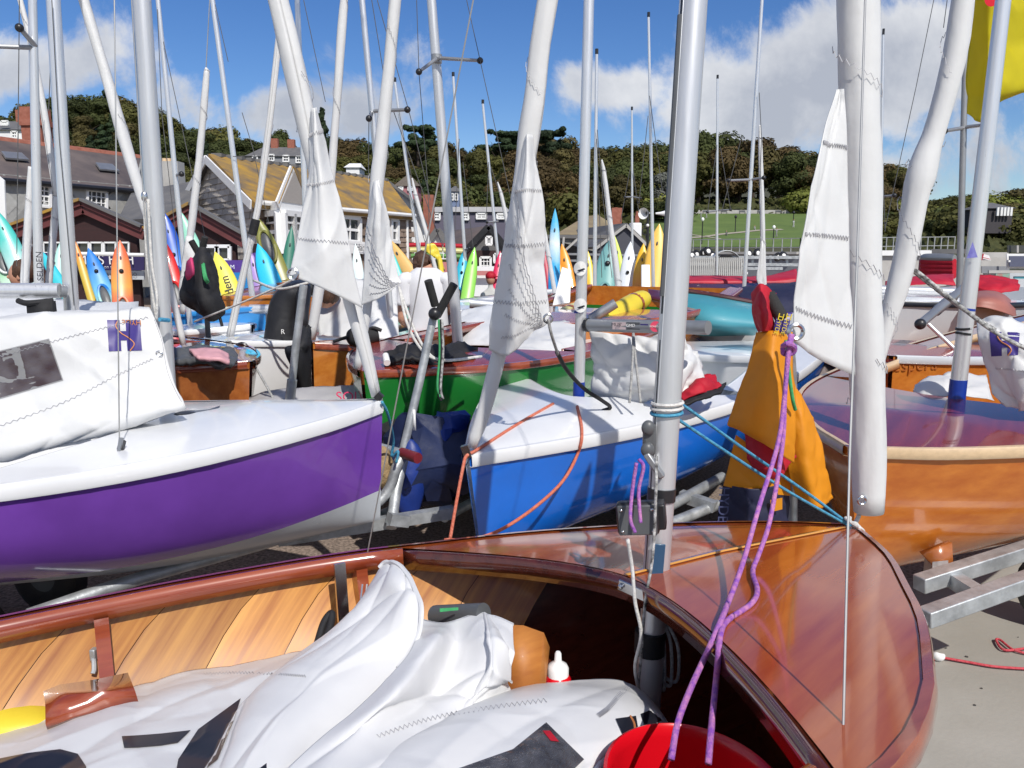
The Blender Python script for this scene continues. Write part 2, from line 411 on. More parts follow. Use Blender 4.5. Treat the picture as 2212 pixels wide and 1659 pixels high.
# ================================================================ land
RID = [(-.9, 12), (-.7, 14), (-.52, 19), (-.44, 16), (-.34, 13.5), (-.2, 11.5), (0, 11), (.1, 9.8), (.25, 8.5), (.4, 7.6), (.5, 7.0), (.58, 8.5), (.7, 9.5), (.9, 10)]
def sm(x): x = min(1, max(0, x)); return x*x*(3-2*x)
FAR = 2.2
def land(x, y):
    if y < 41: return 0.
    return max(0., CAMZ+FAR*(land0(x/FAR, y/FAR)-CAMZ))
def land0(x, y):
    if y < 40: return 0.
    u = x/max(y, 1); r = lerp_tab(RID, max(-.9, min(.9, u)))
    hill = r*sm((y-44)/88)*(1+.25*sm((y-132)/80))
    lawn = 2.1+(y-62)*.112 if y > 62 else 2.1*sm((y-40)/22)
    lawn = min(lawn, 6.2+(y-99)*.10) if y > 99 else lawn
    w = sm((u-.14)/.06)*(1-sm((u-.37)/.05))
    return hill*(1-w)+lawn*w
def grounds():
    mg = bpy.data.materials.new('concrete and gravel'); mg.use_nodes = True; nt = mg.node_tree; L = nt.links.new; b = nt.nodes['Principled BSDF']
    tc = nd(nt, 'ShaderNodeTexCoord'); b.inputs['Roughness'].default_value = .9
    n1 = nd(nt, 'ShaderNodeTexNoise', Scale=1.1, Detail=8., Roughness=.62); n2 = nd(nt, 'ShaderNodeTexNoise', Scale=55., Detail=3.); n3 = nd(nt, 'ShaderNodeTexNoise', Scale=.35, Detail=3.)
    for n in (n1, n2, n3): L(tc.outputs['Object'], n.inputs['Vector'])
    r1 = nd(nt, 'ShaderNodeValToRGB'); e = r1.color_ramp.elements; e[0].position = .35; e[0].color = (.31, .295, .255, 1); e[1].position = .65; e[1].color = (.375, .36, .32, 1); L(n1.outputs[0], r1.inputs[0])
    r2 = nd(nt, 'ShaderNodeValToRGB'); e = r2.color_ramp.elements; e[0].position = .35; e[0].color = (.13, .10, .08, 1); e[1].position = .68; e[1].color = (.36, .28, .23, 1); L(n2.outputs[0], r2.inputs[0])
    sp = nd(nt, 'ShaderNodeSeparateXYZ'); L(tc.outputs['Object'], sp.inputs[0])
    ad = nd(nt, 'ShaderNodeMath', operation='MULTIPLY_ADD'); L(n3.outputs[0], ad.inputs[0]); ad.inputs[1].default_value = .8; L(sp.outputs[1], ad.inputs[2])
    gx = nd(nt, 'ShaderNodeMath', operation='MULTIPLY_ADD'); L(sp.outputs[0], gx.inputs[0]); gx.inputs[1].default_value = -.55; L(ad.outputs[0], gx.inputs[2])
    mr = nd(nt, 'ShaderNodeMapRange'); L(gx.outputs[0], mr.inputs[0]); mr.inputs[1].default_value = 2.9; mr.inputs[2].default_value = 3.2
    mx = nd(nt, 'ShaderNodeMix', data_type='RGBA'); L(mr.outputs[0], mx.inputs[0]); L(r1.outputs[0], mx.inputs[6]); L(r2.outputs[0], mx.inputs[7]); L(mx.outputs[2], b.inputs['Base Color'])
    bp = nd(nt, 'ShaderNodeBump', Strength=.16, Distance=.008); L(n2.outputs[0], bp.inputs['Height']); L(bp.outputs[0], b.inputs['Normal'])
    tag(MB().grid([[V((x, y, 0)) for x in (-60, -20, -8, 0, 8, 20, 60)] for y in (-40, -5, 2, 5, 10, 20, 34, 41)]).build('ground', mg), kind='structure')
    md = mat('hill earth', (.035, .038, .014), .95, vscale=.25, col2=(.075, .07, .03), detail=8, bump=.4, bscale=2)
    rows = []
    for j in range(60):
        y = 40.8+(j/59)**1.6*1100; rows.append([V((u*y, y, land(u*y, y)-.05)) for u in [-1.6+3.2*i/90 for i in range(91)]])
    tag(MB().grid(rows).build('hill', md, ang=180), kind='structure')
    ml = mat('mown grass', (.085, .135, .025), .9, vscale=.18, col2=(.125, .185, .040), detail=9, bump=.2, bscale=6)
    rows = []
    for j in range(26):
        y = FAR*(60+40.5*j/25); rows.append([V((x, y, land(x, y)+.08)) for x in [y*(.165+.255*i/30) for i in range(31)]])
    tag(MB().grid(rows).build('lawn', ml, ang=180), kind='structure')
    mp = mat('pale path', (.36, .32, .25), .9)
    def on_land(px, py):
        for k in range(400):
            y = FAR*(55+k*.2); p = at(px, py, y)
            if p.z < land(p.x, y)+.12: return V((p.x, y, land(p.x, y)))
        return at(px, py, 95*FAR)
    for A_ in ([(1440, 519), (1516, 512), (1560, 506), (1600, 502), (1640, 498), (1690, 496)], [(1485, 506), (1520, 511), (1560, 517)]):
        q = [on_land(*p) for p in A_]; rows = [[p+V((0, -1.1, .10)), p+V((0, 1.1, .10))] for p in [V(x) for x in catmull(q, 30)]]
        for r in rows:
            for p in r: p.z = land(p.x, p.y)+.16
        tag(MB().grid(rows).build('path', mp), kind='structure')
    return on_land
on_land = grounds()
# ---------------------------------------------------------------- dinghies
FULL = [(0, .012), (.06, .085), (.15, .20), (.3, .34), (.45, .46), (.62, .57), (.9, .68), (1.3, .75), (1.8, .78), (2.4, .775), (3.0, .73), (3.8, .62)]
FINE = [(0, .012), (.06, .045), (.15, .105), (.3, .205), (.45, .30), (.62, .40), (.9, .54), (1.3, .68), (1.8, .76), (2.4, .775), (3.0, .73), (3.8, .62)]
def boat_matrix(mast, bow, heel=0.):
    x = (bow-mast).normalized(); y = V((0, 0, 1)).cross(x).normalized(); z = x.cross(y)
    M = Matrix((x, y, z)).transposed() @ Matrix.Rotation(math.radians(heel), 3, 'X')
    M = M.to_4x4(); M.translation = mast; return M
def dinghy(name, label, cat, mast, bow, L=3.8, heel=0., port=FULL, star=FULL, bowd=.42, midd=.50, crown=.035, sheer=.03, foot=.85, sweep=.3, sidew=.24,
           mh=None, md=None, mrail=None, mbot=None, mt=None, botfrac=.62, rail=.018, railh=.035, king=False, inner=None, group=None, open_side=False):
    """hull, boot-topped bottom, foredeck, side decks, rails, transom and cockpit of one dinghy; local x forward from the mast, z = 0 at the sheer"""
    M = boat_matrix(mast, bow, heel); b = (bow-mast).length
    t = thing(name, mast, label, cat, group, M=M)
    P = lambda d: smooth_tab(port, d); Q = lambda d: smooth_tab(star, d)
    zs = lambda d: -sheer*math.sin(math.pi*min(1, max(0, d/L))**.8)
    D = lambda d: smooth_tab([(0, bowd), (.5, bowd+.03), (1.5, midd), (2.6, midd), (L, midd*.78)], d)
    ds = [L*(i/30)**1.25 for i in range(31)]
    fr = [(1, 0), (.995, .07), (.965, .25), (.90, .48), (.78, .68), (.55, .85), (.25, .96), (0, 1.0)]
    fr = catmull(fr, 22)
    def section(d, side):
        hb = (P if side > 0 else Q)(d); k = min(1, d/.9); out = []
        for fy, fz in fr:
            y = hb*(fy*k + (1-k)*fy*(1-.35*fz)); out.append(V((b-d-.05*fz*(1-min(1, d/.4)), side*max(0, y), zs(d)-D(d)*fz)))
        return out
    nb = [i for i, f in enumerate(fr) if f[1] >= botfrac][0]
    for part, m, lo, hi in (('hull', mh, 0, nb if mbot else 21), ('hull_bottom', mbot, nb, 21)):
        if m is None: continue
        mb = MB()
        for side in (1, -1):
            rows = [section(d, side)[lo:hi+1] for d in ds]
            if side < 0: rows = [r[::-1] for r in rows]
            mb.grid(rows)
        mb.build(part, m, t, local=True, ang=60)
    # transom
    s1 = section(L, 1); s2 = section(L, -1)
    MB().quad(*[p+V((-.002, 0, 0)) for p in s1], *[p+V((-.002, 0, 0)) for p in s2[::-1][1:]]).build('transom', mt or (md if mbot else mh), t, local=True)
    cr = lambda n, d: crown*min(1, d/.5)*(1-n*n)
    xe = lambda n: b-foot-sweep*abs(n)**1.7
    # foredeck
    rows = []
    for i in range(25):
        n = -1+2*i/24; row = []
        for j in range(25):
            x = b+(xe(n)-b)*(j/24); d = b-x; hb = P(d) if n > 0 else Q(d); row.append(V((x, n*hb, zs(d)+cr(n, d)+.004)))
        rows.append(row)
    MB().grid(rows).build('foredeck', md, t, local=True, ang=180)
    # rails (gunwale strips) along both sheers
    for side in (1, -1):
        hbf = P if side > 0 else Q; A = []; 
        for d in [0]+[.02*L*(i/40)**1.3*50 for i in range(1, 41)]:
            hb = hbf(d)+.002; A.append((V((b-d, side*hb, zs(d))), V((0, side, 0))))
        mb = MB(); rows = []
        for p, o in A:
            rows.append([p+o*-.012+V((0, 0, .010)), p+o*rail*.6+V((0, 0, .009)), p+o*rail+V((0, 0, 0)), p+o*rail+V((0, 0, -railh*.8)), p+o*rail*.7+V((0, 0, -railh)), p+o*-.008+V((0, 0, -railh))])
        if side > 0: rows = [r[::-1] for r in rows]
        mb.grid(rows).build('gunwale', mrail, t, local=True, ang=50)
    # side decks, inner faces
    d0 = foot+sweep
    for side in (1, -1):
        hbf = P if side > 0 else Q; rows = []; face = []
        for i in range(31):
            d = d0+(L-d0)*i/30; hb = hbf(d); w = sidew
            if not open_side: w = sidew*(.55+.45*min(1, i/10))
            a = V((b-d, side*hb, zs(d)+.004)); c = V((b-d, side*(hb-w), zs(d)+.004+.010)); rows.append([a, (a+c)/2, c]); face.append([c, c+V((0, side*.002, -.05))])
        if side > 0: rows = [r[::-1] for r in rows]; face = [f[::-1] for f in face]
        MB().grid(rows).build('side_deck', md, t, local=True)
        MB().grid(face).build('coaming', mrail if open_side else md, t, local=True, thick=.012)
    # beam under the aft edge of the foredeck
    face = []
    for i in range(25):
        n = -1+2*i/24; x = xe(n); d = b-x; hb = P(d) if n > 0 else Q(d); p = V((x, n*hb*.97, zs(d)+cr(n, d)+.002)); face.append([p, p+V((0.004, 0, -.055))])
    MB().grid(face).build('deck_beam', inner or mrail, t, local=True, thick=.018)
    info = dict(t=t, M=M, b=b, P=P, Q=Q, zs=zs, D=D, L=L, xe=xe, cr=cr, section=section, d0=d0)
    if king:
        rows = []
        for j in range(21):
            x = b-.03+(xe(0)+.03-b)*(j/20); d = b-x; z = zs(d)+cr(0, d)+.0075; rows.append([V((x, -.008, z)), V((x, .008, z))])
        MB().grid(rows).build('kingplank', m_inlay, t, local=True, thick=.003)
    return info
def cockpit(I, m, floor_m, depth=.40):
    """inner skin of the cockpit, a little inside the hull"""
    t = I['t']; b = I['b']; mb = MB()
    for side in (1, -1):
        rows = []
        for i in range(26):
            d = .30+(I['L']-.34)*i/25; sec = I['section'](d, side); row = []
            for k, p in enumerate(sec):
                if k == 1: continue
                row.append(V((p.x, side*max(0, abs(p.y)-.010), p.z+(.002 if k < 4 else .012) - (.03 if k == 0 else 0))))
            rows.append(row)
        if side < 0: rows = [r[::-1] for r in rows]
        mb.grid(rows)
    mb.build('cockpit', m, t, local=True, ang=60)

def mast_tube(parent, name, a, b, ra, rb, m, groove=True, n=14, track=None):
    o = MB().tube([a, a.lerp(b, .33), a.lerp(b, .66), b], [ra, ra*.7+rb*.3, ra*.4+rb*.6, rb], n, sq=.86, ref=(0, 1, 0)).build(name, m, parent)
    return o
def wire(parent, a, b, r=.0022, m=None, name='shroud', sag=0.):
    a, b = V(a), V(b); mid = (a+b)/2+V((0, 0, -sag))
    return MB().tube([a, mid, b], r, 5, False, smooth=9 if sag else 0).build(name, m or m_wire, parent)
def up_line(p0, p1, z):
    """carry the line p0->p1 on to height z"""
    return p0+(p1-p0)*((z-p0.z)/(p1.z-p0.z))
def roll(name, label, pts, Y, ztop=None, fold=.16, m=None, seams=6, group=None, n=22, Ytop=None, band=None):
    """a sail rolled round its luff: tapering tube with an overlapping edge; pts = (px, py, width_px) down the middle, plotted at distance Y"""
    P = []
    k = len(pts)-1
    for i, (px, py, w) in enumerate(pts):
        yy = Y+((Ytop-Y)*(1-i/k) if Ytop else 0)
        p = at(px, py, yy); tt = proj(p)[2]; P.append((*p, w/2*tt/FPX))
    if ztop:
        a, b = V(P[0][:3]), V(P[1][:3]); st = max(.05, (a-b).length); e = up_line(b, a, ztop); nn = max(1, int((e-a).length/st+.5)); w0 = P[0][3]
        for i in range(1, nn+1): P.insert(0, (*a.lerp(e, i/nn), w0*(1-.3*i/nn)))
    NC = 64
    q = catmull(P, NC); C = [V(a[:3]) for a in q]; rr = [max(.004, a[3])*(1+.04*math.sin(i*.55)*math.sin(i*.23)) for i, a in enumerate(q)]
    t = thing(name, C[-1], label, 'sail', group)
    rows = []; up = V((0, -1, 0)); ph = R.random()*6
    for i, c in enumerate(C):
        d = (C[min(i+1, NC-1)]-C[max(0, i-1)]).normalized(); x = d.cross(up).normalized(); y = x.cross(d); row = []
        for j in range(n+1):
            w = ph+2*math.pi*j/n; f = 1+fold*(j/n-.5); f *= 1+.05*noise.noise(V((math.cos(w)*1.3, math.sin(w)*1.3, i*.22+ph)))-.10*(1-abs(noise.noise(V((math.cos(w+i*.12)*1.1, math.sin(w+i*.12)*1.1, i*.16+ph*2)))))**5
            row.append(c+(x*math.cos(w)+y*math.sin(w))*rr[i]*f)
        rows.append(row)
    MB().grid(rows).build('rolled_cloth', m or m_cloth, t, ang=180, thick=.002)
    # spiral seam stitching
    for s in range(seams):
        i0 = 4+int((NC-9)*(s+.5)/seams); a0 = R.random()*6; Z = []
        for q_ in range(25):
            j = i0+(q_/24-.5)*3.2; i = min(NC-2, max(0, int(j))); f = j-i; c = C[i].lerp(C[i+1], f); d = (C[i+1]-C[i]).normalized(); x = d.cross(up).normalized(); y = x.cross(d)
            w = a0+q_/24*math.pi*1.3; Z.append(c+(x*math.cos(w)+y*math.sin(w))*rr[i]*(1.09+fold*.5)+d*(.006 if q_ % 2 else -.006))
        MB().tube(Z, .0012*max(1, C[20].y/4), 3, False).build('seam', m_stitch, t)
    return t, C, rr
def flap(parent, rows, name='loose_cloth', crease=.012, m=None, seam_v=(.3, .62), nu=30, nv=34, cscale=4., zig=.008, thick=.0025):
    """loose triangle of the sail; rows of (px, py, Y)"""
    S = Sheet([[at(*p) for p in r] for r in rows], crease, cscale, seed=R.random()*9, stretch=(1, 1, .5), folds=7, famp=.010*rows[0][0][2]/3)
    S.build(name, m or m_cloth, parent, nu, nv, thick)
    for v in seam_v:
        S.line('seam', m_stitch, parent, [(.03, v), (.97, v+.05*(R.random()-.5))], .0015, zig, 34)
    return S
def eyelet(parent, c, r, M=None, name='eyelet'):
    rows = []
    A = M or Matrix.Rotation(math.pi/2, 3, 'X')
    mb = MB(); P = [V(c)+A @ V((r*math.cos(w), r*math.sin(w), 0)) for w in [2*math.pi*i/20 for i in range(21)]]
    return mb.tube(P, r*.32, 6, False).build(name, m_steel, parent)
def sail_logo(S, parent, u0, v0, u1, v1, ink=None, off=.004, curve=True):
    """the sailmaker's square H with its orange curve, printed on sheet S in the (u,v) box"""
    f = lambda a, b: (u0+(u1-u0)*a, v0+(v1-v0)*b)
    for (a0, b0, a1, b1) in ((0, 0, .42, 1), (.60, 0, 1, 1), (.42, .36, .60, .66)):
        S.patch('logo_print', ink or m_navyp, parent, (f(a0, b0), f(a1, b0), f(a1, b1), f(a0, b1)), off)
    if curve:
        S.line('logo_curve', m_orink, parent, [f(.34, 0), f(.26, .2), f(.40, .42), f(.62, .58), f(.76, .78), f(.64, 1)], .0022, off=off+.002, smooth=30)
# ================================================================ the four near boats
# --- varnished boat in front
mast0 = V((.342, 1.809, .93)); bow0 = V((.962, 2.166, .93))
NEARB = [(0, .012), (.066, .10), (.18, .24), (.35, .40), (.5, .535), (.68, .665), (.77, .725), (.98, .815), (1.4, .86), (2, .87), (2.8, .82), (3.6, .72)]
FARB = [(0, .012), (.096, .145), (.29, .325), (.516, .475), (.776, .605), (1.0, .675), (1.19, .735), (1.64, .78), (2.08, .76), (3., .70), (3.6, .62)]
A = dinghy('wooden_dinghy', 'open varnished mahogany dinghy with a red-brown foredeck, yellow inlay line and honey planked inside', 'dinghy', mast0, bow0, 3.6, heel=-7, port=FARB, star=NEARB, mt=m_brnwood,
           crown=.02, sheer=0., foot=.80, sweep=.30, sidew=.062, mh=m_brnwood, md=m_mahog, mrail=m_mahogd, rail=.012, railh=.032, king=True, inner=m_mahogx, open_side=True)
tA = A['t']; bA = A['b']
# inner skin, with cedar planks laid diagonally on the sides
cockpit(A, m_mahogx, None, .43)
def inner_pt(d, w, side, off=0.):
    sec = A['section'](d, side)[1:16]; x = w*(len(sec)-1); k = min(int(x), len(sec)-2); p = sec[k].lerp(sec[k+1], x-k)
    return V((p.x, side*max(0, abs(p.y)-.020-off), p.z+.004-.02*(1-w)))
shared = 0
for side in (1, -1):
    q = .55
    while q < 3.4:
        wd = .20+.07*R.random(); rows = []
        for i in range(9):
            w = i/8; row = []
            for j in range(4):
                d = q+(wd-.0025)*j/3+.42*w; d = min(3.5, d); row.append(inner_pt(d, w, side, .012+.0012*math.sin(j/3*math.pi)))
            rows.append(row)
        if side > 0: rows = [r[::-1] for r in rows]
        MB().grid(rows).build('plank', m_honey, tA, local=True, ang=180)
        q += wd
# frames, knees, thwart pads, floor
for d, lab in ((1.22, 0), (1.87, 0), (2.6, 0)):
    for side in (1, -1):
        rows = []
        for i in range(12):
            w = i/11; p = inner_pt(d, w, side, .012); q = inner_pt(d, w, side, .042+.02*(1-w)); e = V((.016, 0, 0)); rows.append([p+e, q+e, q-e, p-e])
        MB().grid(rows).build('frame', m_mahogd, tA, local=True, ang=30)
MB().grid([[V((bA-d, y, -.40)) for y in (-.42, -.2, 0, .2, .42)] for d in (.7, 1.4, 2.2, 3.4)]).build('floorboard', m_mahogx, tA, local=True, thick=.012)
MB().grid([[atz(x, y, z) for x, y, z in r] for r in [[(96, 1502, .70), (130, 1488, .70), (200, 1478, .70), (276, 1462, .70)], [(100, 1530, .715), (150, 1512, .725), (220, 1500, .725), (292, 1498, .715)], [(100, 1570, .70), (160, 1550, .70), (230, 1530, .70), (300, 1520, .69)]]]).build('seat_knee', m_mahogd, tA, thick=.02)
MB().box((bA-1.30, .60, -.06), (.03, .012, .16)).build('chainplate', m_steel, tA, local=True)
# lower bulkhead forward, brown locker end
MB().grid([[at(1090, 1350, 1.74), at(1130, 1352, 1.74), at(1172, 1368, 1.74), at(1182, 1400, 1.74)], [at(1090, 1500, 1.66), at(1130, 1500, 1.66), at(1160, 1500, 1.66), at(1172, 1490, 1.66)]]).build('locker', mat('cedar block', (.36, .12, .025), .55, coat=.1, vscale=3, col2=(.50, .20, .04), grain=((1, 9, 9),)), tA, thick=.02)
# rail capping details: lighter scarf joints
for px in (250, 640):
    pass
# mast step, mast
mt0 = V((.385, 1.92, 4.9)) 
def mast_axis(z): 
    a = at(1420, 1200, 1.815); c = at(1498, 0, 1.90); return up_line(a, c, z)
mb = mast_axis(.44); mtop = mast_axis(5.6)
RM = .0315
M0 = thing('foreground_mast', mast_axis(.93), 'thick silver mast with a black groove stepped through the varnished foredeck', 'mast')
MB().tube([mb, mast_axis(2.2), mast_axis(4), mtop], [RM, RM, RM*.9, RM*.6], 28, sq=.92, ref=(0, 1, 0)).build('spar', m_alu, M0)
ax = (mtop-mb).normalized()
side = V((-1, -.42, 0)).normalized()
g0 = side*(RM*.93)
for z0, z1, w in ((1.56, 5.4, .006), (.55, 1.50, .004)):
    MB().bar(mast_axis(z0)+g0, mast_axis(z1)+g0, .004, w, up=V((.4, -1, 0))).build('luff_groove', m_black, M0)
for s_ in (1, -1):
    o_ = V((-.94, -.34, 0)).normalized()*RM*.99; 
    MB().bar(mast_axis(.5)+side*RM*.9+V((.42, -1, 0)).normalized()*(.006*s_), mast_axis(5.4)+side*RM*.9+V((.42, -1, 0)).normalized()*(.006*s_), .005, .003).build('groove_lip', m_alu, M0)
MB().tube([mast_axis(1.60)+g0*1.08, mast_axis(2.22)+g0*1.08], .007, 8).build('groove_cover', m_dgrey, M0)
# deck gate bar
ga, gb = at(1336, 1262, 1.735), at(1420, 1300, 1.675)
d_ = (gb-ga)
MB().bar(ga, gb, .006, .026).build('mast_gate', m_steel, M0, bevel=.002)
for p in (ga.lerp(gb, .05), ga.lerp(gb, .93)): MB().ball(p+V((0, -.008, 0)), .007).build('bolt', m_steel, M0)
MB().bar(at(1424, 1175, 1.775), at(1416, 1268, 1.775), .03, .004, up=(0, 1, 0)).build('mast_plate', m_bcold, M0, bevel=.002)
MB().tube([at(1405, 1362, 1.80), at(1403, 1410, 1.80)], .037, 18).build('lashing', m_blackc, M0)
# clam cleats and fairlead
cl = mast_axis(1.27)+side*RM
MB().box(cl+side*.012, (.03, .02, .075)).build('cleat', m_dgrey, M0, bevel=.006)
for dz in (.03, -.022): MB().ball(cl+side*.018+V((0, -.012, dz)), (.016, .012, .018)).build('cleat_cheek', m_dgrey, M0)
MB().bar(cl+V((-.02, -.02, -.03)), cl+V((.018, -.03, -.085)), .022, .016).build('cleat_lever', m_alud, M0, bevel=.004)
tw = mast_axis(1.345)
for k in range(3):
    z = 1.352-.012*k; c = mast_axis(z); MB().tube([c+V((math.cos(w), math.sin(w), .05*math.cos(w)))*(RM+.004) for w in [2*math.pi*i/24 for i in range(25)]], .0042, 6, False).build('rope_turn', m_ropew if k < 2 else m_ropeb, M0)
# compass box on a strap
cb = at(1378, 1118, 1.74)
CT = thing('tactical_compass', cb, 'black square compass box strapped to the thick silver mast', 'compass', M=Matrix.Translation(cb) @ Matrix.Rotation(-.22, 4, 'Z') @ Matrix.Rotation(-.1, 4, 'Y'))
MB().box((0, 0, 0), (.095, .034, .078)).build('case', m_black, CT, local=True, bevel=.010)
MB().box((0, -.019, 0), (.086, .006, .070)).build('face_plate', m_dgrey, CT, local=True, bevel=.008)
for sx in (-1, 1):
    for sz in (-1, 1): MB().ball((sx*.034, -.0225, sz*.025), .004).build('screw', m_steel, CT, local=True)
MB().tube([mast_axis(1.12)+V((0, 0, -.0)), mast_axis(1.15)], RM*1.12, 24, sq=.95).build('strap', m_black, CT)
MB().box((.052, .02, 0), (.02, .05, .06)).build('bracket', m_black, CT, local=True, bevel=.004)
# sheets and halyards hanging on the mast
Yh = 1.70
rope('halyard_tail', [at(1375, 1000, Yh), at(1366, 1060, Yh), at(1362, 1120, Yh-.02), at(1372, 1150, Yh-.02)], .0042, m_ropep, label='purple and white halyard loop hanging left of the silver mast', cat='rope')
rope('halyard_tail', [at(1380, 992, Yh), at(1390, 1010, Yh), at(1380, 1060, Yh), at(1384, 1130, Yh-.02)], .0042, m_ropep, label='short purple and white rope end beside the compass box', cat='rope')
rope('control_line', [at(1356, 1165, Yh-.03), at(1366, 1230, Yh-.02), at(1372, 1300, Yh-.03), at(1385, 1370, Yh-.03), at(1372, 1440, Yh), at(1382, 1500, Yh+.04)], .0042, m_ropew, label='pale grey control line hanging down the mast into the cockpit', cat='rope')
rope('control_line', [at(1418, 985, Yh+.03), at(1417, 1060, Yh), at(1410, 1200, Yh), at(1394, 1300, Yh-.02), at(1386, 1400, Yh), at(1378, 1490, Yh+.04)], .0036, m_ropek, label='black and white flecked halyard running down the silver mast', cat='rope')
hk = thing('rope_hank', at(1424, 1345, 1.80), 'grey rope hank hung inside the cockpit behind the thick silver mast', 'rope')
for k in range(4):
    x = 1424+6*k; rope('strand', [at(x, 1345, 1.80), at(x-4+9*k, 1400, 1.79), at(1420+14*k, 1500-10*k, 1.80), at(1412+6*k, 1450, 1.81), at(1420, 1350, 1.82)], .0045, m_ropeg, hk)
# shrouds of the front boat
tipA = mast_axis(4.2)
chn = at(1820, 1640, 1.035); chf = at(791, 1209, 2.17)
_bA = None
wn = thing('shroud_wire', chn, 'near steel shroud crossing in front of the white rolled sail and foredeck', 'rigging wire')
MB().tube([chn, at(1835, 1000, 1.28), at(1852, 553, 1.42), at(1869, 0, 1.56), up_line(at(1852, 553, 1.42), at(1869, 0, 1.56), 4)], .0020, 6, False).build('wire', m_wire, wn)
MB().box(chn, (.03, .04, .010)).build('chainplate', m_cream, wn, bevel=.003)
wf = thing('shroud_wire', chf, 'far steel shroud rising from the varnished side deck past the green boat', 'rigging wire')
MB().tube([chf, at(916, 553, 2.05), at(1016, 33, 1.98), up_line(at(916, 553, 2.05), at(1016, 33, 1.98), 4)], .0020, 6, False).build('wire', m_wire, wf)
MB().box(chf, (.045, .02, .006)).build('deck_plate', m_steel, wf, bevel=.002)
a_, b_ = at(793, 1262, 2.02), at(785, 1335, 1.97)
for dx in (-.012, 0, .012): MB().bar(a_+V((dx, 0, 0)), b_+V((dx, 0, 0)), .004, .004).build('rigging_adjuster', m_steel if dx else m_alud, wf)

# --- purple boat
mast1 = at(363, 900, 3.10); bow1 = at(826, 866, 3.19)
B1 = dinghy('purple_dinghy', 'white decked dinghy with a glossy purple hull and white bottom', 'dinghy', mast1, bow1, 3.8, heel=0, crown=.05, sheer=.05, foot=.83, sweep=.55, sidew=.30, bowd=.50,
            port=FINE, star=FULL, mh=m_purple, md=m_gel, mrail=m_gel, mbot=m_gelg, botfrac=.70, rail=.012, railh=.045, inner=m_gel)
cockpit(B1, m_gel, None)
# --- blue boat
mast2 = at(1250, 866, 3.83); bow2 = at(1008, 985, 3.08)
B2 = dinghy('blue_dinghy', 'white decked dinghy with a bright blue hull and bow rope', 'dinghy', mast2, bow2, 3.8, heel=0, crown=.05, sheer=.02, foot=.85, sweep=.55, sidew=.30, bowd=.50, port=FINE, star=FINE,
            mh=m_blue, md=m_gel, mrail=m_gel, mbot=m_gelg, botfrac=.86, rail=.012, railh=.045, inner=m_gel)
cockpit(B2, m_gel, None)
# --- green boat
mast3 = at(990, 752, 4.78); bow3 = at(781, 803, 3.98)
B3 = dinghy('green_dinghy', 'wooden dinghy with a dark green hull and red varnished deck', 'dinghy', mast3, bow3, 3.9, heel=0, crown=.03, sheer=.02, foot=.86, sweep=.30, sidew=.16, bowd=.52,
            mh=m_green, md=m_redmah, mrail=m_mahogd, rail=.014, railh=.03, inner=m_mahogd, open_side=True)
cockpit(B3, m_orwood, None)
# --- amber boat at the right
mast4 = at(2066, 868, 3.30); bow4 = at(1838, 968, 2.74)
B4 = dinghy('varnished_dinghy', 'varnished dinghy with an amber hull, plum foredeck and cream rail', 'dinghy', mast4, bow4, 3.8, heel=0, crown=.03, sheer=.02, foot=.86, sweep=.25, sidew=.16, bowd=.52,
            mh=m_orwood2, md=m_purdeck, mrail=m_cream, rail=.016, railh=.032, inner=m_mahogd, open_side=True)
cockpit(B4, m_orwood, None)
# ================================================================ masts, rolled sails and loose sails
from mathutils.bvhtree import BVHTree
def bvh_of(objs):
    vs, fs = [], []
    for o in objs:
        Mx = Matrix(); p = o
        chain = []
        while p is not None: chain.append(p); p = p.parent
        for q in chain[::-1]: Mx = Mx @ q.matrix_basis
        i = len(vs); vs += [Mx @ v.co for v in o.data.vertices]; fs += [tuple(i+k for k in f.vertices) for f in o.data.polygons]
    return BVHTree.FromPolygons(vs, fs)
EYE = V((0, 0, CAMZ))
def lay(bv, px, py, off=.004):
    """the point of a surface seen along one line of sight"""
    d = ray(px, py).normalized(); h = bv.ray_cast(EYE, d)
    return None if h[0] is None else h[0]-d*off
def print_on(bv, name, m, parent, poly, off=.004, n=8):
    """flat print (letters, logos) applied to a surface: poly is four corners"""
    rows = []
    for j in range(n+1):
        b = j/n; row = []
        for i in range(n+1):
            a = i/n; q = [(1-b)*((1-a)*poly[0][k]+a*poly[1][k])+b*((1-a)*poly[3][k]+a*poly[2][k]) for k in (0, 1)]
            p = lay(bv, q[0], q[1], off)
            if p is None: return None
            row.append(p)
        rows.append(row)
    return MB().grid(rows).build(name, m, parent, ang=180)
def line_on(bv, name, m, parent, pts, r, off=.004, n=30, zig=0.):
    q = catmull(pts, n); P = []
    for i, (x, y) in enumerate(q):
        if zig:
            a = q[min(i+1, n-1)]; b = q[max(0, i-1)]; dx, dy = a[0]-b[0], a[1]-b[1]; l = math.hypot(dx, dy) or 1; s = zig if i % 2 else -zig; x, y = x-dy/l*s, y+dx/l*s
        p = lay(bv, x, y, off)
        if p is not None: P.append(p)
    return MB().tube(P, r, 4, False).build(name, m, parent) if len(P) > 2 else None

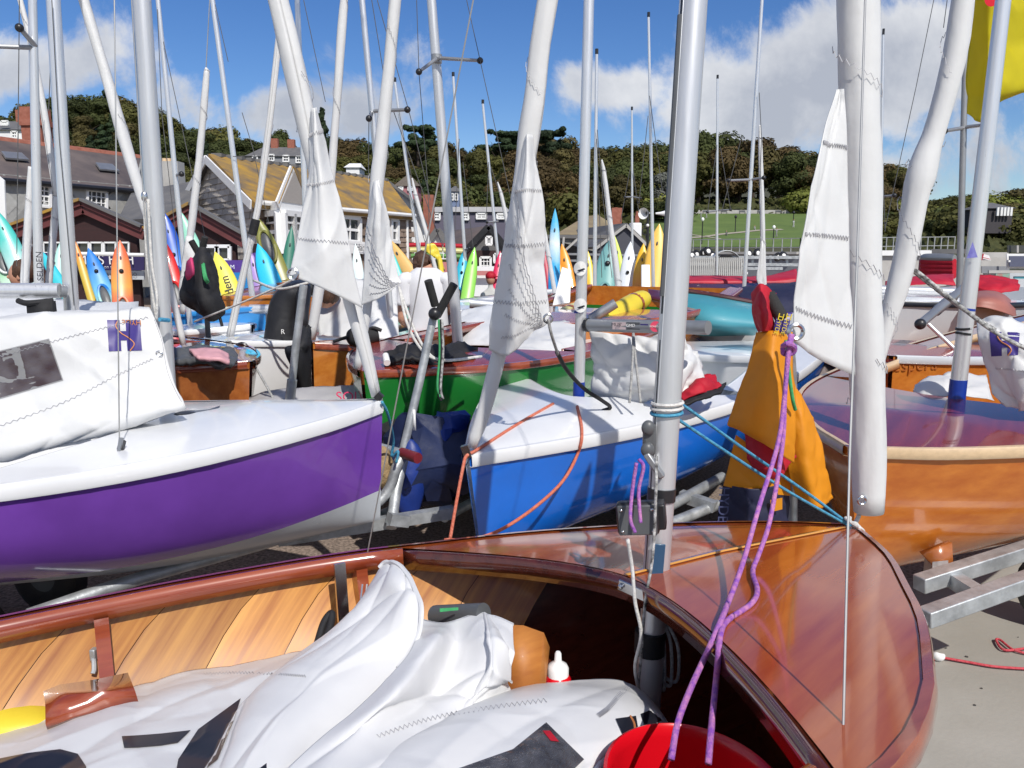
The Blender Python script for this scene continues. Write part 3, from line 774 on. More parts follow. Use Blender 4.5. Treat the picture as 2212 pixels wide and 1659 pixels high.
def spar(label, p0, w0, p1, w1, Y, m=None, ztop=None, group=None, name='mast', Ytop=None, cap=True):
    a = at(*p0, Y); b = at(*p1, Ytop or Y); ra = w0/2*proj(a)[2]/FPX; rb = w1/2*proj(b)[2]/FPX
    e = b if ztop is None else up_line(a, b, ztop)
    if ztop: rb *= .8
    t = thing(name, a, label, 'mast', group)
    MB().tube([a, a.lerp(e, .4), e], [ra, ra*.62+rb*.38, rb], 14, sq=.88, ref=(0, 1, 0)).build('spar', m or m_alu, t)
    if ztop is None and cap: MB().tube([e, e+V((0, 0, .06))], rb*1.15, 8).build('masthead', m_black, t)
    return t, a, e
def spreader(t, p, q, Y, r=.009, m=None):
    a, b = at(*p, Y), at(*q, Y-.12); MB().tube([a, b], [r*1.2, r], 8).build('spreader', m or m_alud, t); MB().ball(b, r*2).build('spreader_tip', m_black, t)
def wires(t, L, Y, r=None, m=None, nm='stay'):
    for pts in L:
        P = [at(*p, Y) for p in pts]
        MB().tube(P, r or .0011*Y/3+.0008, 5, False).build(nm, m or m_wire, t)
def collar(t, p, q, w, Y, m=None, nm='collar'):
    a, b = at(*p, Y), at(*q, Y); r = w/2*proj(a)[2]/FPX
    MB().tube([a, b], r, 18, sq=.92, ref=(0, 1, 0)).build(nm, m or m_bcol, t)

# ---- purple dinghy: mast, rolled bow sail, sail over the boom
PM, pa, pb = spar('thick grey mast rising behind the white sail of the purple dinghy', (363, 900), 41, (306, 0), 37, 3.12, ztop=5.6)
wires(PM, [[(284, 0), (308, 400), (330, 690)]], 3.02, .0022)
for x in (0, 9): rope('halyard', [at(311+x, 430, 3.03), at(318+x, 560, 3.03), at(330+x, 640, 3.03), at(338, 690, 3.04)], .0055, m_ropew, PM)
MB().ball(at(312, 425, 3.03), (.012, .010, .022)).build('shackle', m_steel, PM)
wt = thing('shroud_wire', at(258, 985, 2.62), 'steel shroud of the purple dinghy running down in front of its logo sail', 'rigging wire')
MB().tube([at(258, 950, 2.62), at(247, 0, 2.72), up_line(at(258, 950, 2.62), at(247, 0, 2.72), 4)], .0022, 6, False).build('wire', m_wire, wt)
MB().bar(at(262, 945, 2.62), at(256, 990, 2.60), .012, .010).build('adjuster', m_alud, wt); MB().bar(at(265, 952, 2.63), at(260, 972, 2.61), .02, .012).build('adjuster_cover', m_black, wt)
MB().box(at(257, 997, 2.60), (.05, .03, .008)).build('deck_plate', m_steel, wt)
T9, C9, r9 = roll('rolled_sail', 'white rolled sail standing on the bow of the purple dinghy with a loose lower corner', [(602, 0, 45), (628, 110, 48), (654, 227, 45), (675, 330, 38), (703, 440, 36), (733, 550, 34), (761, 655, 36), (790, 760, 28), (813, 856, 21)], 3.20, ztop=5.0)
S9 = flap(T9, [[(672, 236, 3.15), (677, 234, 3.12), (682, 232, 3.14)], [(668, 330, 3.16), (686, 330, 3.10), (704, 330, 3.16)], [(662, 400, 3.14), (692, 400, 3.08), (722, 396, 3.14)], [(648, 480, 3.12), (696, 482, 3.07), (744, 482, 3.13)],
           [(635, 545, 3.10), (700, 556, 3.05), (758, 566, 3.12)], [(623, 594, 3.08), (698, 624, 3.04), (781, 666, 3.12)]], crease=.017, seam_v=(.12, .40, .70), nu=44, nv=60)
eyelet(T9, at(633, 592, 3.05), .019)
MB().bar(at(813, 852, 3.17), at(824, 862, 3.17), .03, .03).build('bow_fitting', m_black, T9)
SS = thing('draped_sail', at(200, 800, 2.95), 'white sail over the boom of the purple dinghy with window and purple logo', 'sail')
Sd = Sheet([[at(x, y, Y) for x, y, Y in r] for r in [
    [(-350, 730, 2.96), (0, 688, 2.98), (135, 679, 3.0), (242, 667, 3.02), (322, 664, 3.04)],
    [(-350, 740, 2.90), (0, 702, 2.92), (138, 688, 2.94), (250, 676, 2.97), (330, 678, 3.00)],
    [(-350, 800, 2.84), (0, 765, 2.87), (150, 738, 2.90), (260, 722, 2.94), (350, 728, 2.98)],
    [(-350, 880, 2.82), (0, 845, 2.85), (150, 810, 2.88), (262, 790, 2.92), (367, 795, 2.95)],
    [(-350, 960, 2.76), (0, 925, 2.79), (150, 885, 2.83), (260, 860, 2.87), (383, 842, 2.92)],
    [(-350, 1020, 2.71), (0, 975, 2.74), (135, 945, 2.78), (252, 915, 2.82), (398, 868, 2.90)],
    [(-350, 1048, 2.74), (0, 1000, 2.77), (140, 972, 2.81), (256, 938, 2.86), (398, 880, 2.93)],
    [(-350, 1040, 2.84), (0, 990, 2.87), (140, 962, 2.91), (256, 928, 2.95), (392, 878, 2.98)]]], .013, 2.6, seed=3, stretch=(1, 1, 1.6), folds=14, famp=.016)
so = Sd.build('sail_body', m_cloth, SS, 90, 80)
bvd = bvh_of([so])
for P in (((0, 770), (160, 725), (320, 685)), ((0, 920), (140, 868), (250, 812), (330, 775))): line_on(bvd, 'seam', m_stitch, SS, P, .0011, n=60, zig=2.2)
f = print_on(bvd, 'window', m_film, SS, ((-60, 772), (106, 731), (137, 822), (-60, 880)), .004)
f = print_on(bvd, 'window_backing', mat('dim view through film', (.07, .018, .018), .6, vscale=12, col2=(.30, .27, .29), detail=1.5), SS, ((-56, 774), (104, 734), (134, 820), (-56, 876)), .002)
q = ((231, 691), (302, 691), (307, 757), (235, 759))
def inq(a, b): return tuple((1-b)*((1-a)*q[0][k]+a*q[1][k])+b*((1-a)*q[3][k]+a*q[2][k]) for k in (0, 1))
for (a0, b0, a1, b1) in ((0, 0, .38, 1), (.56, 0, 1, 1), (.38, .36, .56, .66)): print_on(bvd, 'logo_print', m_navyp, SS, (inq(a0, b0), inq(a1, b0), inq(a1, b1), inq(a0, b1)))
line_on(bvd, 'logo_curve', m_orink, SS, [inq(.34, 0), inq(.26, .2), inq(.40, .42), inq(.62, .58), inq(.78, .78), inq(.64, 1)], .0022, .006)
p_ = lay(bvd, 284, 696, .007)
text('HYDE', p_, V((-1, 0, .02)), V((0, 0, -1)), .028, m_orink, SS)
eyelet(SS, lay(bvd, 344, 765, .003), .011); line_on(bvd, 'hem', m_stitch, SS, [(333, 690), (350, 740), (361, 800), (378, 842), (392, 868)], .0012, .003)
MB().tube([at(345, 690, 3.0), at(365, 692, 3.05)], .008, 8).build('shackle', m_ropeb, SS)
# gate plate on the purple deck
MB().grid([[at(x, y, Y) for x, y, Y in r] for r in [[(386, 902, 3.02), (440, 919, 2.98), (458, 917, 2.99)], [(395, 890, 3.08), (452, 885, 3.10), (475, 877, 3.14)]]]).build('mast_plate', m_alud, B1['t'], thick=.004)
MB().ball(at(410, 893, 3.08), (.06, .05, .008)).build('mast_slot', m_black, B1['t'])
rope('control_rope', [at(240, 975, 2.66), at(290, 972, 2.66), at(340, 962, 2.70), at(375, 968, 2.70), at(378, 984, 2.66), at(340, 986, 2.64), at(318, 976, 2.66), at(300, 972, 2.67)], .0052, m_ropet, label='turquoise rope looped on the white side deck of the purple dinghy', cat='rope')
rope('knotted_rope', [at(208, 984, 2.62), at(225, 990, 2.61), at(238, 1000, 2.60), at(250, 1003, 2.60)], .0055, m_roper, label='short red rope with a knot beside the shroud on the purple dinghy', cat='rope')
bpy.data.objects['knotted_rope']
MB().ball(at(240, 1001, 2.595), .011).build('knot', m_roper, bpy.data.objects['knotted_rope'])

# ---- blue dinghy
BM, ba, bb = spar('silver mast with a blue foot and round club stickers on the white deck', (1250, 866), 24, (1272, 0), 22, 3.83, ztop=6, m=m_alub)
collar(BM, (1250, 866), (1251, 825), 25.5, 3.83, m_bcol); collar(BM, (1252, 676), (1252, 671), 25, 3.83, m_bcol, 'blue_band')
m_stick = mat('white sticker', (.74, .74, .72), .4, var=.03)
for y in (580, 660):
    c = at(1254, y, 3.79); mb = MB(); rows = []
    for r_ in (0, .5, 1): rows.append([c+V((.031*r_*math.cos(w), -.004+.022*(r_*math.cos(w))**2, .034*r_*math.sin(w))) for w in [2*math.pi*i/20 for i in range(20)]])
    mb.grid(rows, True).build('sticker', m_stick, BM)
    MB().quad(*[at(x, yy, 3.782) for x, yy in ((1246, y+4), (1262, y-1), (1264, y+2), (1252, y+7))]).build('sticker_print', m_ink, BM)
T20, C20, r20 = roll('rolled_sail', 'white rolled sail on the bow of the blue dinghy with a creased fan-seamed corner', [(1184, 0, 45), (1166, 110, 45), (1155, 217, 47), (1144, 290, 48), (1134, 360, 44), (1122, 430, 38), (1105, 560, 34), (1090, 700, 32), (1070, 800, 33), (1042, 900, 30), (1018, 965, 24)], 3.12, ztop=5.2, seams=8)
S20 = flap(T20, [[(1128, 300, 3.09), (1138, 290, 3.05), (1150, 292, 3.08)], [(1114, 380, 3.09), (1138, 368, 3.03), (1162, 370, 3.08)], [(1098, 450, 3.09), (1135, 445, 3.01), (1172, 440, 3.08)], [(1086, 530, 3.08), (1132, 528, 3.0), (1178, 520, 3.08)], [(1072, 610, 3.08), (1130, 615, 3.0), (1184, 612, 3.06)],
            [(1062, 690, 3.08), (1120, 700, 3.0), (1188, 692, 3.04)], [(1056, 756, 3.08), (1095, 770, 3.04), (1140, 732, 3.04)]], crease=.020, seam_v=(.25, .5, .75), cscale=5, nu=44, nv=60)
bv20 = bvh_of([T20.children[-4]]) if False else None
for k in range(7): S20.line('seam', m_stitch, T20, [(.93, .86), (.12+.02*k,   .25+.11*k)], .0011, .007, 30)
eyelet(T20, at(1184, 688, 2.99), .016)
rope('lashing', [at(1184, 690, 2.98), at(1192, 725, 3.0), at(1205, 765, 3.1)], .006, m_ropeg, T20)
rope('black_strap', [at(1203, 760, 3.1), at(1225, 800, 3.25), at(1262, 840, 3.42), at(1300, 865, 3.5), at(1318, 880, 3.55), at(1300, 888, 3.56)], .009, m_blackc, label='black twisted strap running from the sail corner to the white deck', cat='strap')
bvB = bvh_of([o for o in B2['t'].children if o.name.split('.')[0] in ('foredeck', 'gunwale', 'hull', 'side_deck')])
def over(bv, P, r, n=70):
    out = []
    for p in catmull(P, n):
        q = at(*p); d = (q-EYE).normalized(); h = bv.ray_cast(EYE, d); out.append(h[0]-d*r if h[0] is not None and (h[0]-EYE).length < (q-EYE).length+r else q)
    return out
MB().grid([[at(x, y, Y) for x, y, Y in r] for r in [[(1122, 861, 3.93), (1190, 878, 3.70), (1375, 888, 3.60)], [(1150, 852, 4.02), (1250, 862, 3.86), (1370, 880, 3.66)]]]).build('mast_plate', m_alud, B2['t'], thick=.004)
rope('bow_rope', over(bvB, [(1195, 872, 3.70), (1120, 915, 3.4), (1030, 972, 3.1), (1008, 985, 3.03), (1000, 1010, 3.0), (985, 1090, 2.95), (972, 1165, 2.9)], .009), .0068, m_ropeo, label='orange rope from the white foredeck over the blue bow to the ground', cat='rope', n=60)
rope('bow_rope', over(bvB, [(1247, 878, 3.8), (1257, 930, 3.6), (1250, 975, 3.3), (1215, 1040, 3.1), (1150, 1100, 3.0), (1080, 1145, 2.9), (1020, 1165, 2.84), (960, 1166, 2.86)], .010), .0070, m_ropeo, label='orange rope sagging across the blue hull side', cat='rope', n=60)
MB().bar(at(1003, 962, 3.05), at(1012, 988, 3.05), .03, .03).build('bow_fitting', m_steel, B2['t'])
# boom with stickers, sail hanging under it
BO = thing('boom', at(1270, 700, 3.8), 'grey boom with printed maker stickers over the blue dinghy', 'boom')
MB().tube([at(1268, 702, 3.80), at(1530, 708, 3.35)], [.030, .030], 16).build('tube', m_alud, BO); MB().tube([at(1266, 702, 3.80), at(1272, 702, 3.79)], .033, 16).build('end_cap', m_black, BO)
def bpt(x, dy, Y): return at(x, 702+dy+(x-1268)*.023, Y-(x-1268)*.00172)
def sticker(x0, x1, y0, y1, m, off=.048, nm='sticker'):
    return MB().quad(*[bpt(x, y, 3.80-off) for x, y in ((x0, y1), (x1, y1), (x1, y0), (x0, y0))]).build(nm, m, BO)
sticker(1323, 1352, -8, 8, mat('red white sticker', (.62, .50, .50), .4, var=.1)); sticker(1353, 1382, -8, 8, m_dgrey); sticker(1383, 1400, -5, 4, m_navyp)
text('MUSTO', bpt(1338, -2, 3.746), V((1, -.25, 0)), V((0, 0, 1)), .022, m_ink, BO); text('GMDEZ', bpt(1367, -1, 3.746), V((1, -.25, 0)), V((0, 0, 1)), .018, m_whitep, BO); 
MB().lathe([(0, 0), (.024, 0)], Matrix.Translation(bpt(1416, 0, 3.750)) @ Matrix.Rotation(math.pi/2, 4, 'X'), 18).build('sticker', mat('pink disc', (.62, .06, .12), .4), BO)
text('RONSTAN', bpt(1416, 0, 3.744), V((1, -.25, 0)), V((0, 0, 1)), .011, m_whitep, BO)
US = thing('hanging_sail', at(1330, 800, 3.9), 'white sail bundle under the grey boom on the blue dinghy', 'sail')
Sheet([[at(x, y, Y) for x, y, Y in r] for r in [[(1272, 715, 3.86), (1330, 720, 3.78), (1400, 722, 3.7), (1480, 726, 3.62)], [(1274, 770, 3.84), (1330, 775, 3.72), (1420, 770, 3.6), (1490, 780, 3.6)], [(1276, 830, 3.86), (1330, 835, 3.7), (1420, 830, 3.55), (1485, 820, 3.58)], [(1280, 872, 3.88), (1340, 880, 3.74), (1420, 868, 3.62), (1470, 850, 3.62)]]], .022, 3.0, seed=5, folds=14, famp=.03).build('sail_body', m_cloth, US, 40, 36)
Sheet([[at(x, y, Y) for x, y, Y in r] for r in [[(1440, 735, 3.75), (1490, 745, 3.66), (1520, 790, 3.66)], [(1430, 790, 3.6), (1480, 800, 3.52), (1512, 830, 3.58)], [(1410, 850, 3.56), (1470, 850, 3.5), (1500, 850, 3.56)]]], .02, 3.5, seed=6, folds=8, famp=.03).build('sail_fold', m_cloth, US, 24, 22)
for x in (1360, 1384): rope('mainsheet', [at(1368, 715, 3.72), at(1370+ (x-1372)*.3, 780, 3.55), at(x, 870, 3.45)], .006, m_ropeg, label='grey mainsheet leg %s under the grey boom' % ('nearer the mast' if x == 1360 else 'nearer the thick silver mast'), cat='rope')
JK = thing('dropped_jacket', at(1510, 840, 3.5), 'red and black jacket crumpled on the side deck of the blue dinghy', 'jacket')
Sheet([[at(x, y, Y) for x, y, Y in r] for r in [[(1478, 850, 3.62), (1510, 818, 3.66), (1545, 812, 3.7)], [(1470, 856, 3.5), (1510, 830, 3.5), (1550, 826, 3.6)], [(1475, 866, 3.46), (1515, 850, 3.46), (1556, 838, 3.56)]]], .03, 8, seed=9).build('red_cloth', m_redc, JK, 24, 20, .01)
Sheet([[at(x, y, Y) for x, y, Y in r] for r in [[(1476, 862, 3.50), (1520, 842, 3.50), (1570, 826, 3.62)], [(1470, 872, 3.40), (1520, 860, 3.42), (1560, 846, 3.52)]]], .02, 8, seed=10).build('black_lining', m_blackc, JK, 24, 16, .012)

# ---- green dinghy
GM, ga_, gb_ = spar('grey mast with short spreaders and a blue foot in the green dinghy', (990, 752), 23, (932, 0), 15, 4.80, ztop=6.4)
collar(GM, (990, 757), (988, 744), 24, 4.8); spreader(GM, (942, 125), (1037, 131), 4.75); spreader(GM, (942, 128), (905, 155), 4.65); MB().tube([at(943, 118, 4.78), at(943, 136, 4.78)], .031, 14).build('spreader_bracket', m_alud, GM)
wires(GM, [[(900, 0), (905, 155), (924, 400), (930, 560)], [(1008, 0), (1037, 130), (1100, 412), (1140, 600)]], 4.6, .0021, m_wired)
T13, C13, r13 = roll('rolled_sail', 'white rolled sail on the bow of the green dinghy ending in a fan-seamed corner', [(853, 0, 27), (841, 133, 25), (833, 213, 27), (822, 320, 30), (814, 393, 32), (806, 480, 28), (799, 560, 24), (794, 658, 20), (783, 730, 19), (772, 796, 20)], 4.02, ztop=5.6)
S13 = flap(T13, [[(806, 392, 4.0), (813, 390, 3.97), (820, 388, 4.0)], [(801, 440, 3.98), (814, 434, 3.92), (829, 440, 3.98)], [(794, 500, 3.98), (816, 498, 3.92), (840, 492, 3.98)], [(789, 560, 3.97), (820, 556, 3.92), (850, 545, 3.97)], [(785, 615, 3.96), (824, 610, 3.92), (860, 594, 3.96)], [(781, 660, 3.96), (824, 642, 3.92), (868, 610, 3.95)]], crease=.014, seam_v=(), nu=34, nv=44)
for k in range(7): S13.line('seam', m_stitch, T13, [(.95, .97), (.05+.03*k, .3+.1*k)], .0018, .008, 24)
# ---- amber dinghy at the right
AM, aa, ab = spar('silver mast with a blue foot and triangular sticker on the amber dinghy', (2066, 868), 34, (2167, 0), 29, 3.30, ztop=5.4, m=m_alub)
collar(AM, (2066, 868), (2071, 820), 35.5, 3.3); collar(AM, (2089, 671), (2090, 666), 33, 3.3, m_bcol, 'blue_band')
for y in (712, 723): collar(AM, (2082-(y-712)*.1, y), (2082, y-5), 34, 3.3, m_black, 'black_band')
MB().quad(*[at(x, y, 3.255) for x, y in ((2088, 558), (2112, 556), (2101, 522))]).build('sticker', mat('navy white sticker', (.10, .09, .36), .4, vscale=30, col2=(.2, .2, .5)), AM)
T32, C32, r32 = roll('rolled_sail', 'white rolled sail leaning over the bow of the amber dinghy, buckled halfway down', [(2079, 0, 46), (2060, 120, 49), (2022, 270, 46), (2000, 335, 54), (1986, 385, 62), (1976, 433, 57), (1955, 553, 50), (1938, 620, 46), (1918, 690, 38), (1890, 790, 32), (1866, 870, 30), (1846, 962, 24)], 2.92, ztop=5.0, fold=.22, seams=9)
rope('jib_sheet', [at(1960, 572, 2.92), at(1985, 590, 2.9), at(2060, 650, 2.86), at(2150, 718, 2.82), at(2260, 775, 2.8)], .0075, m_ropek, label='black and white flecked rope stretched from the leaning rolled sail to the right', cat='rope')
rope('jib_sheet', [at(1960, 572, 2.94), at(1990, 600, 2.92), at(2080, 668, 2.9), at(2150, 712, 2.9)], .0065, m_ropek, label='second flecked rope doubled below the stretched jib sheet', cat='rope')
RS = thing('draped_sail', at(2150, 780, 3.0), 'white sail with a purple H logo hanging beside the silver mast of the amber dinghy', 'sail')
Sr = Sheet([[at(x, y, Y) for x, y, Y in r] for r in [[(2110, 690, 3.10), (2150, 686, 3.05), (2212, 700, 3.0), (2420, 730, 2.9)], [(2116, 730, 3.02), (2160, 728, 2.95), (2215, 735, 2.9), (2420, 770, 2.8)], [(2130, 790, 3.0), (2170, 785, 2.92), (2220, 790, 2.86), (2420, 820, 2.76)], [(2145, 835, 2.98), (2185, 845, 2.92), (2225, 850, 2.86), (2420, 860, 2.76)], [(2165, 872, 2.96), (2200, 882, 2.92), (2235, 886, 2.88), (2420, 890, 2.8)]]], .014, 4, seed=12, folds=10, famp=.02)
ro = Sr.build('sail_body', m_cloth, RS, 40, 34); bvr = bvh_of([ro])
q = ((2137, 716), (2203, 718), (2199, 767), (2141, 770))
for (a0, b0, a1, b1) in ((0, 0, .40, 1), (.60, 0, 1, 1), (.40, .36, .60, .66)): print_on(bvr, 'logo_print', m_navyp, RS, (inq(a0, b0), inq(a1, b0), inq(a1, b1), inq(a0, b1)))
line_on(bvr, 'logo_curve', m_orink, RS, [inq(.30, 0), inq(.26, .2), inq(.40, .42), inq(.62, .58), inq(.74, .78), inq(.62, 1)], .0022, .006)
line_on(bvr, 'seam', m_stitch, RS, [(2150, 796), (2180, 798), (2212, 802)], .0011, n=20, zig=2)
SB = thing('sail_bag', at(2040, 850, 3.4), 'pale grey rolled sail lying on the plum deck behind the silver mast', 'sail')
Sheet([[at(x, y, Y) for x, y, Y in r] for r in [[(1975, 845, 3.5), (2000, 818, 3.55), (2050, 805, 3.6), (2130, 812, 3.6)], [(1970, 860, 3.42), (2010, 835, 3.42), (2060, 826, 3.44), (2140, 836, 3.44)], [(1978, 866, 3.38), (2020, 858, 3.36), (2070, 852, 3.36), (2150, 862, 3.36)]]], .03, 5, seed=14).build('sail_body', m_cloth, SB, 30, 20)

# ---- sail on the bow of the front boat
T30, C30, r30 = roll('rolled_sail', 'widest white rolled sail tied upright on the varnished bow with its loose edge flying', [(1851, 0, 82), (1853, 190, 80), (1857, 333, 80), (1860, 553, 78), (1866, 700, 74), (1871, 830, 70), (1874, 950, 66), (1875, 1105, 62)], 2.17, ztop=4.2, fold=.20, seams=7, n=30)
S30 = flap(T30, [[(1806, 195, 2.13), (1814, 193, 2.13), (1824, 192, 2.12)], [(1778, 290, 2.08), (1800, 292, 2.10), (1826, 296, 2.12)], [(1758, 380, 2.05), (1790, 384, 2.08), (1830, 396, 2.12)], [(1738, 480, 2.03), (1782, 488, 2.07), (1834, 500, 2.11)], [(1726, 560, 2.02), (1778, 576, 2.06), (1838, 600, 2.11)], [(1717, 650, 2.02), (1774, 672, 2.06), (1842, 690, 2.11)], [(1713, 736, 2.03), (1768, 776, 2.06), (1846, 812, 2.11)]], crease=.012, seam_v=(.20, .55, .86), nu=30, nv=44)
eyelet(T30, at(1862, 1081, 2.13), .011); 
MB().tube([at(1856, 1112, 2.17), at(1844, 1140, 2.18)], .006, 6).build('tack_lashing', m_ropew, T30)
eyelet(T30, at(1719, 717, 2.01), .018)
rope('bow_line', [at(1428, 860, 1.84), at(1470, 872, 1.86), at(1600, 965, 1.98), at(1740, 1062, 2.10), at(1838, 1135, 2.17)], .0042, m_ropeb, label='upper pale blue line from the thick mast down to the varnished bow', cat='rope')
rope('bow_line', [at(1444, 892, 1.84), at(1560, 970, 1.95), at(1700, 1060, 2.07), at(1838, 1138, 2.17)], .0042, m_ropeb, label='lower pale blue line from the thick mast down to the varnished bow', cat='rope')
for k in range(3): rope('bow_lashing', [at(1826+5*k, 1118, 2.15), at(1838, 1128, 2.13), at(1850+6*k, 1132+6*k, 2.13), at(1862+2*k, 1150+2*k, 2.12)], .005, m_ropew, T30)
# purple fleck ropes into the bucket
PR = [[(1712, 722, 2.00), (1704, 765, 1.99), (1694, 860, 1.97), (1680, 960, 1.92), (1638, 1100, 1.80), (1600, 1230, 1.62), (1545, 1370, 1.45), (1495, 1480, 1.33), (1464, 1562, 1.25), (1450, 1640, 1.19)],
      [(1708, 722, 2.0), (1702, 765, 1.985), (1695, 860, 1.97), (1690, 960, 1.94), (1664, 1120, 1.85), (1640, 1195, 1.79), (1626, 1235, 1.73), (1636, 1275, 1.68), (1622, 1305, 1.63), (1572, 1340, 1.55), (1556, 1372, 1.49), (1550, 1440, 1.39), (1537, 1570, 1.26), (1530, 1650, 1.20)]]
bvA = bvh_of([o for o in tA.children if o.name.split('.')[0] in ('foredeck', 'deck_beam', 'gunwale')])
def above(px, py, Y, r):
    p = at(px, py, Y); d = (p-EYE).normalized(); h = bvA.ray_cast(EYE, d)
    return h[0]-d*r if h[0] is not None and (h[0]-EYE).length < (p-EYE).length+r else p
PR = [[tuple(x) for x in catmull(P, 60)] for P in PR]
for P in PR:
    q = [(above(*p, .012)-EYE).length/(at(*p)-EYE).length for p in P]
    for i, p in enumerate(P): P[i] = (p[0], p[1], p[2]*min(q[max(0, i-1):i+2]))
for i, P in enumerate(PR): rope('purple_rope', [at(*p) for p in P], .0058, m_ropep, label=('purple fleck rope running straight from the sail corner to the red bucket', 'purple fleck rope kinked over the foredeck edge before the red bucket')[i], cat='rope', n=90, sides=8)
MB().tube([at(1691, 748, 1.99), at(1702, 742, 1.97), at(1716, 750, 1.99), at(1712, 762, 2.0), at(1694, 764, 2.0), at(1691, 752, 1.99)], .007, 8, smooth=30).build('rope_knot', m_ropep, bpy.data.objects['purple_rope'])
# ================================================================ things lying in the front boat
HS = thing('mainsail', atz(700, 1550, .75), 'big white mainsail heaped in the varnished cockpit with black figures and a clear window', 'sail')
def zsheet(rows, crease=.01, cs=4., seed=1, st=(1, 1, 1)): return Sheet([[atz(*p) for p in r] for r in rows], crease, cs, seed, st, folds={21: 16, 22: 7, 23: 11, 24: 13}[seed], famp={21: .012, 22: .010, 23: .016, 24: .012}[seed])
S1 = zsheet([[(-260, 1620, .62), (0, 1566, .63), (150, 1522, .64), (290, 1478, .645), (420, 1446, .65), (560, 1424, .65), (700, 1400, .65), (900, 1400, .60)],
             [(-260, 1660, .68), (0, 1610, .69), (150, 1562, .70), (290, 1512, .71), (430, 1475, .71), (570, 1450, .70), (720, 1428, .69), (900, 1440, .62)],
             [(-260, 1720, .70), (0, 1660, .72), (150, 1608, .735), (290, 1556, .74), (430, 1525, .73), (580, 1500, .72), (740, 1480, .70), (900, 1500, .63)],
             [(-260, 1800, .73), (0, 1730, .75), (150, 1690, .765), (300, 1640, .76), (450, 1605, .75), (600, 1590, .73), (760, 1560, .70), (900, 1580, .64)],
             [(-260, 1950, .74), (0, 1880, .76), (150, 1840, .77), (300, 1800, .77), (450, 1770, .76), (600, 1720, .73), (760, 1680, .70), (900, 1680, .64)],
             [(-260, 2250, .68), (0, 2150, .70), (150, 2100, .70), (300, 2060, .70), (450, 2030, .68), (600, 1990, .66), (760, 1950, .64), (900, 1950, .6)]], .007, 4, 21)
o1 = S1.build('sail_panel', m_clothb, HS, 120, 100)
# the great fold that stands up, open at the top
F1 = zsheet([[(330, 1800, .77), (420, 1765, .80), (500, 1740, .815), (575, 1730, .805), (660, 1720, .77)],
             [(452, 1645, .775), (500, 1612, .805), (560, 1596, .82), (630, 1590, .815), (705, 1602, .78)],
             [(528, 1506, .765), (575, 1478, .80), (650, 1466, .822), (730, 1474, .82), (802, 1504, .79)],
             [(640, 1418, .775), (690, 1390, .81), (755, 1374, .84), (820, 1390, .842), (870, 1434, .815)],
             [(742, 1342, .81), (768, 1314, .845), (810, 1302, .875), (868, 1318, .90), (905, 1372, .86)],
             [(800, 1262, .86), (812, 1250, .89), (838, 1248, .925), (880, 1268, .93), (913, 1325, .90)],
             [(822, 1226, .90), (834, 1216, .915), (850, 1216, .93), (874, 1234, .935), (903, 1284, .92)]], .005, 4, 22)
o2 = F1.build('sail_panel', m_clothb, HS, 90, 110)
hem = [F1.ev(1, v, .003) for v in [i/30 for i in range(14, 31)]]+[F1.ev(1-u, 1, .003) for u in [i/16 for i in range(1, 17)]]
MB().tube(hem, .006, 6, True).build('hem', m_clothb, HS)
F2 = zsheet([[(908, 1336, .85), (950, 1346, .83), (985, 1340, .835), (1030, 1322, .85), (1050, 1320, .86), (1080, 1334, .86), (1108, 1348, .855)],
             [(893, 1392, .855), (945, 1376, .875), (985, 1384, .825), (1040, 1372, .855), (1056, 1365, .87), (1082, 1385, .86), (1108, 1410, .84)],
             [(860, 1442, .85), (910, 1432, .87), (965, 1444, .80), (1040, 1430, .83), (1060, 1430, .85), (1082, 1450, .83), (1106, 1474, .79)],
             [(780, 1520, .835), (850, 1505, .865), (930, 1508, .79), (1000, 1490, .80), (1050, 1480, .81), (1082, 1480, .80), (1104, 1482, .76)],
             [(640, 1640, .82), (740, 1610, .84), (850, 1590, .81), (950, 1570, .78), (1020, 1550, .77), (1070, 1530, .75), (1110, 1530, .72)],
             [(480, 1800, .80), (620, 1780, .83), (760, 1760, .82), (880, 1740, .79), (980, 1700, .77), (1060, 1680, .74), (1120, 1680, .70)]], .006, 4, 23)
o3 = F2.build('sail_panel', m_clothb, HS, 110, 90)
MB().tube([F2.ev(u, 0, .003) for u in [i/30 for i in range(31)]], .005, 6).build('hem', m_clothb, HS)
MB().tube([F2.ev(.70+.02*v, v*.55, .004) for v in [i/20 for i in range(21)]], .005, 6).build('hem', m_clothb, HS)
F3 = zsheet([[(740, 1640, .76), (830, 1590, .76), (960, 1530, .75), (1110, 1478, .735), (1240, 1470, .73), (1340, 1470, .725), (1384, 1494, .70), (1420, 1530, .66)],
             [(710, 1668, .81), (810, 1620, .815), (950, 1562, .81), (1110, 1512, .80), (1250, 1496, .79), (1350, 1500, .775), (1400, 1526, .74), (1440, 1560, .69)],
             [(690, 1730, .83), (800, 1680, .835), (950, 1620, .83), (1110, 1572, .82), (1250, 1552, .81), (1360, 1552, .79), (1420, 1566, .76), (1440, 1590, .70)],
             [(680, 1830, .83), (800, 1790, .84), (950, 1740, .83), (1110, 1690, .82), (1220, 1665, .81), (1285, 1660, .80), (1305, 1670, .77), (1315, 1680, .68)],
             [(660, 2100, .80), (800, 2060, .80), (950, 2000, .80), (1110, 1940, .79), (1200, 1890, .78), (1270, 1880, .76), (1285, 1880, .74), (1290, 1880, .66)]], .006, 4, 24)
o4 = F3.build('sail_panel', m_clothb, HS, 110, 90)
bvh1 = bvh_of([o1, o2, o3, o4])
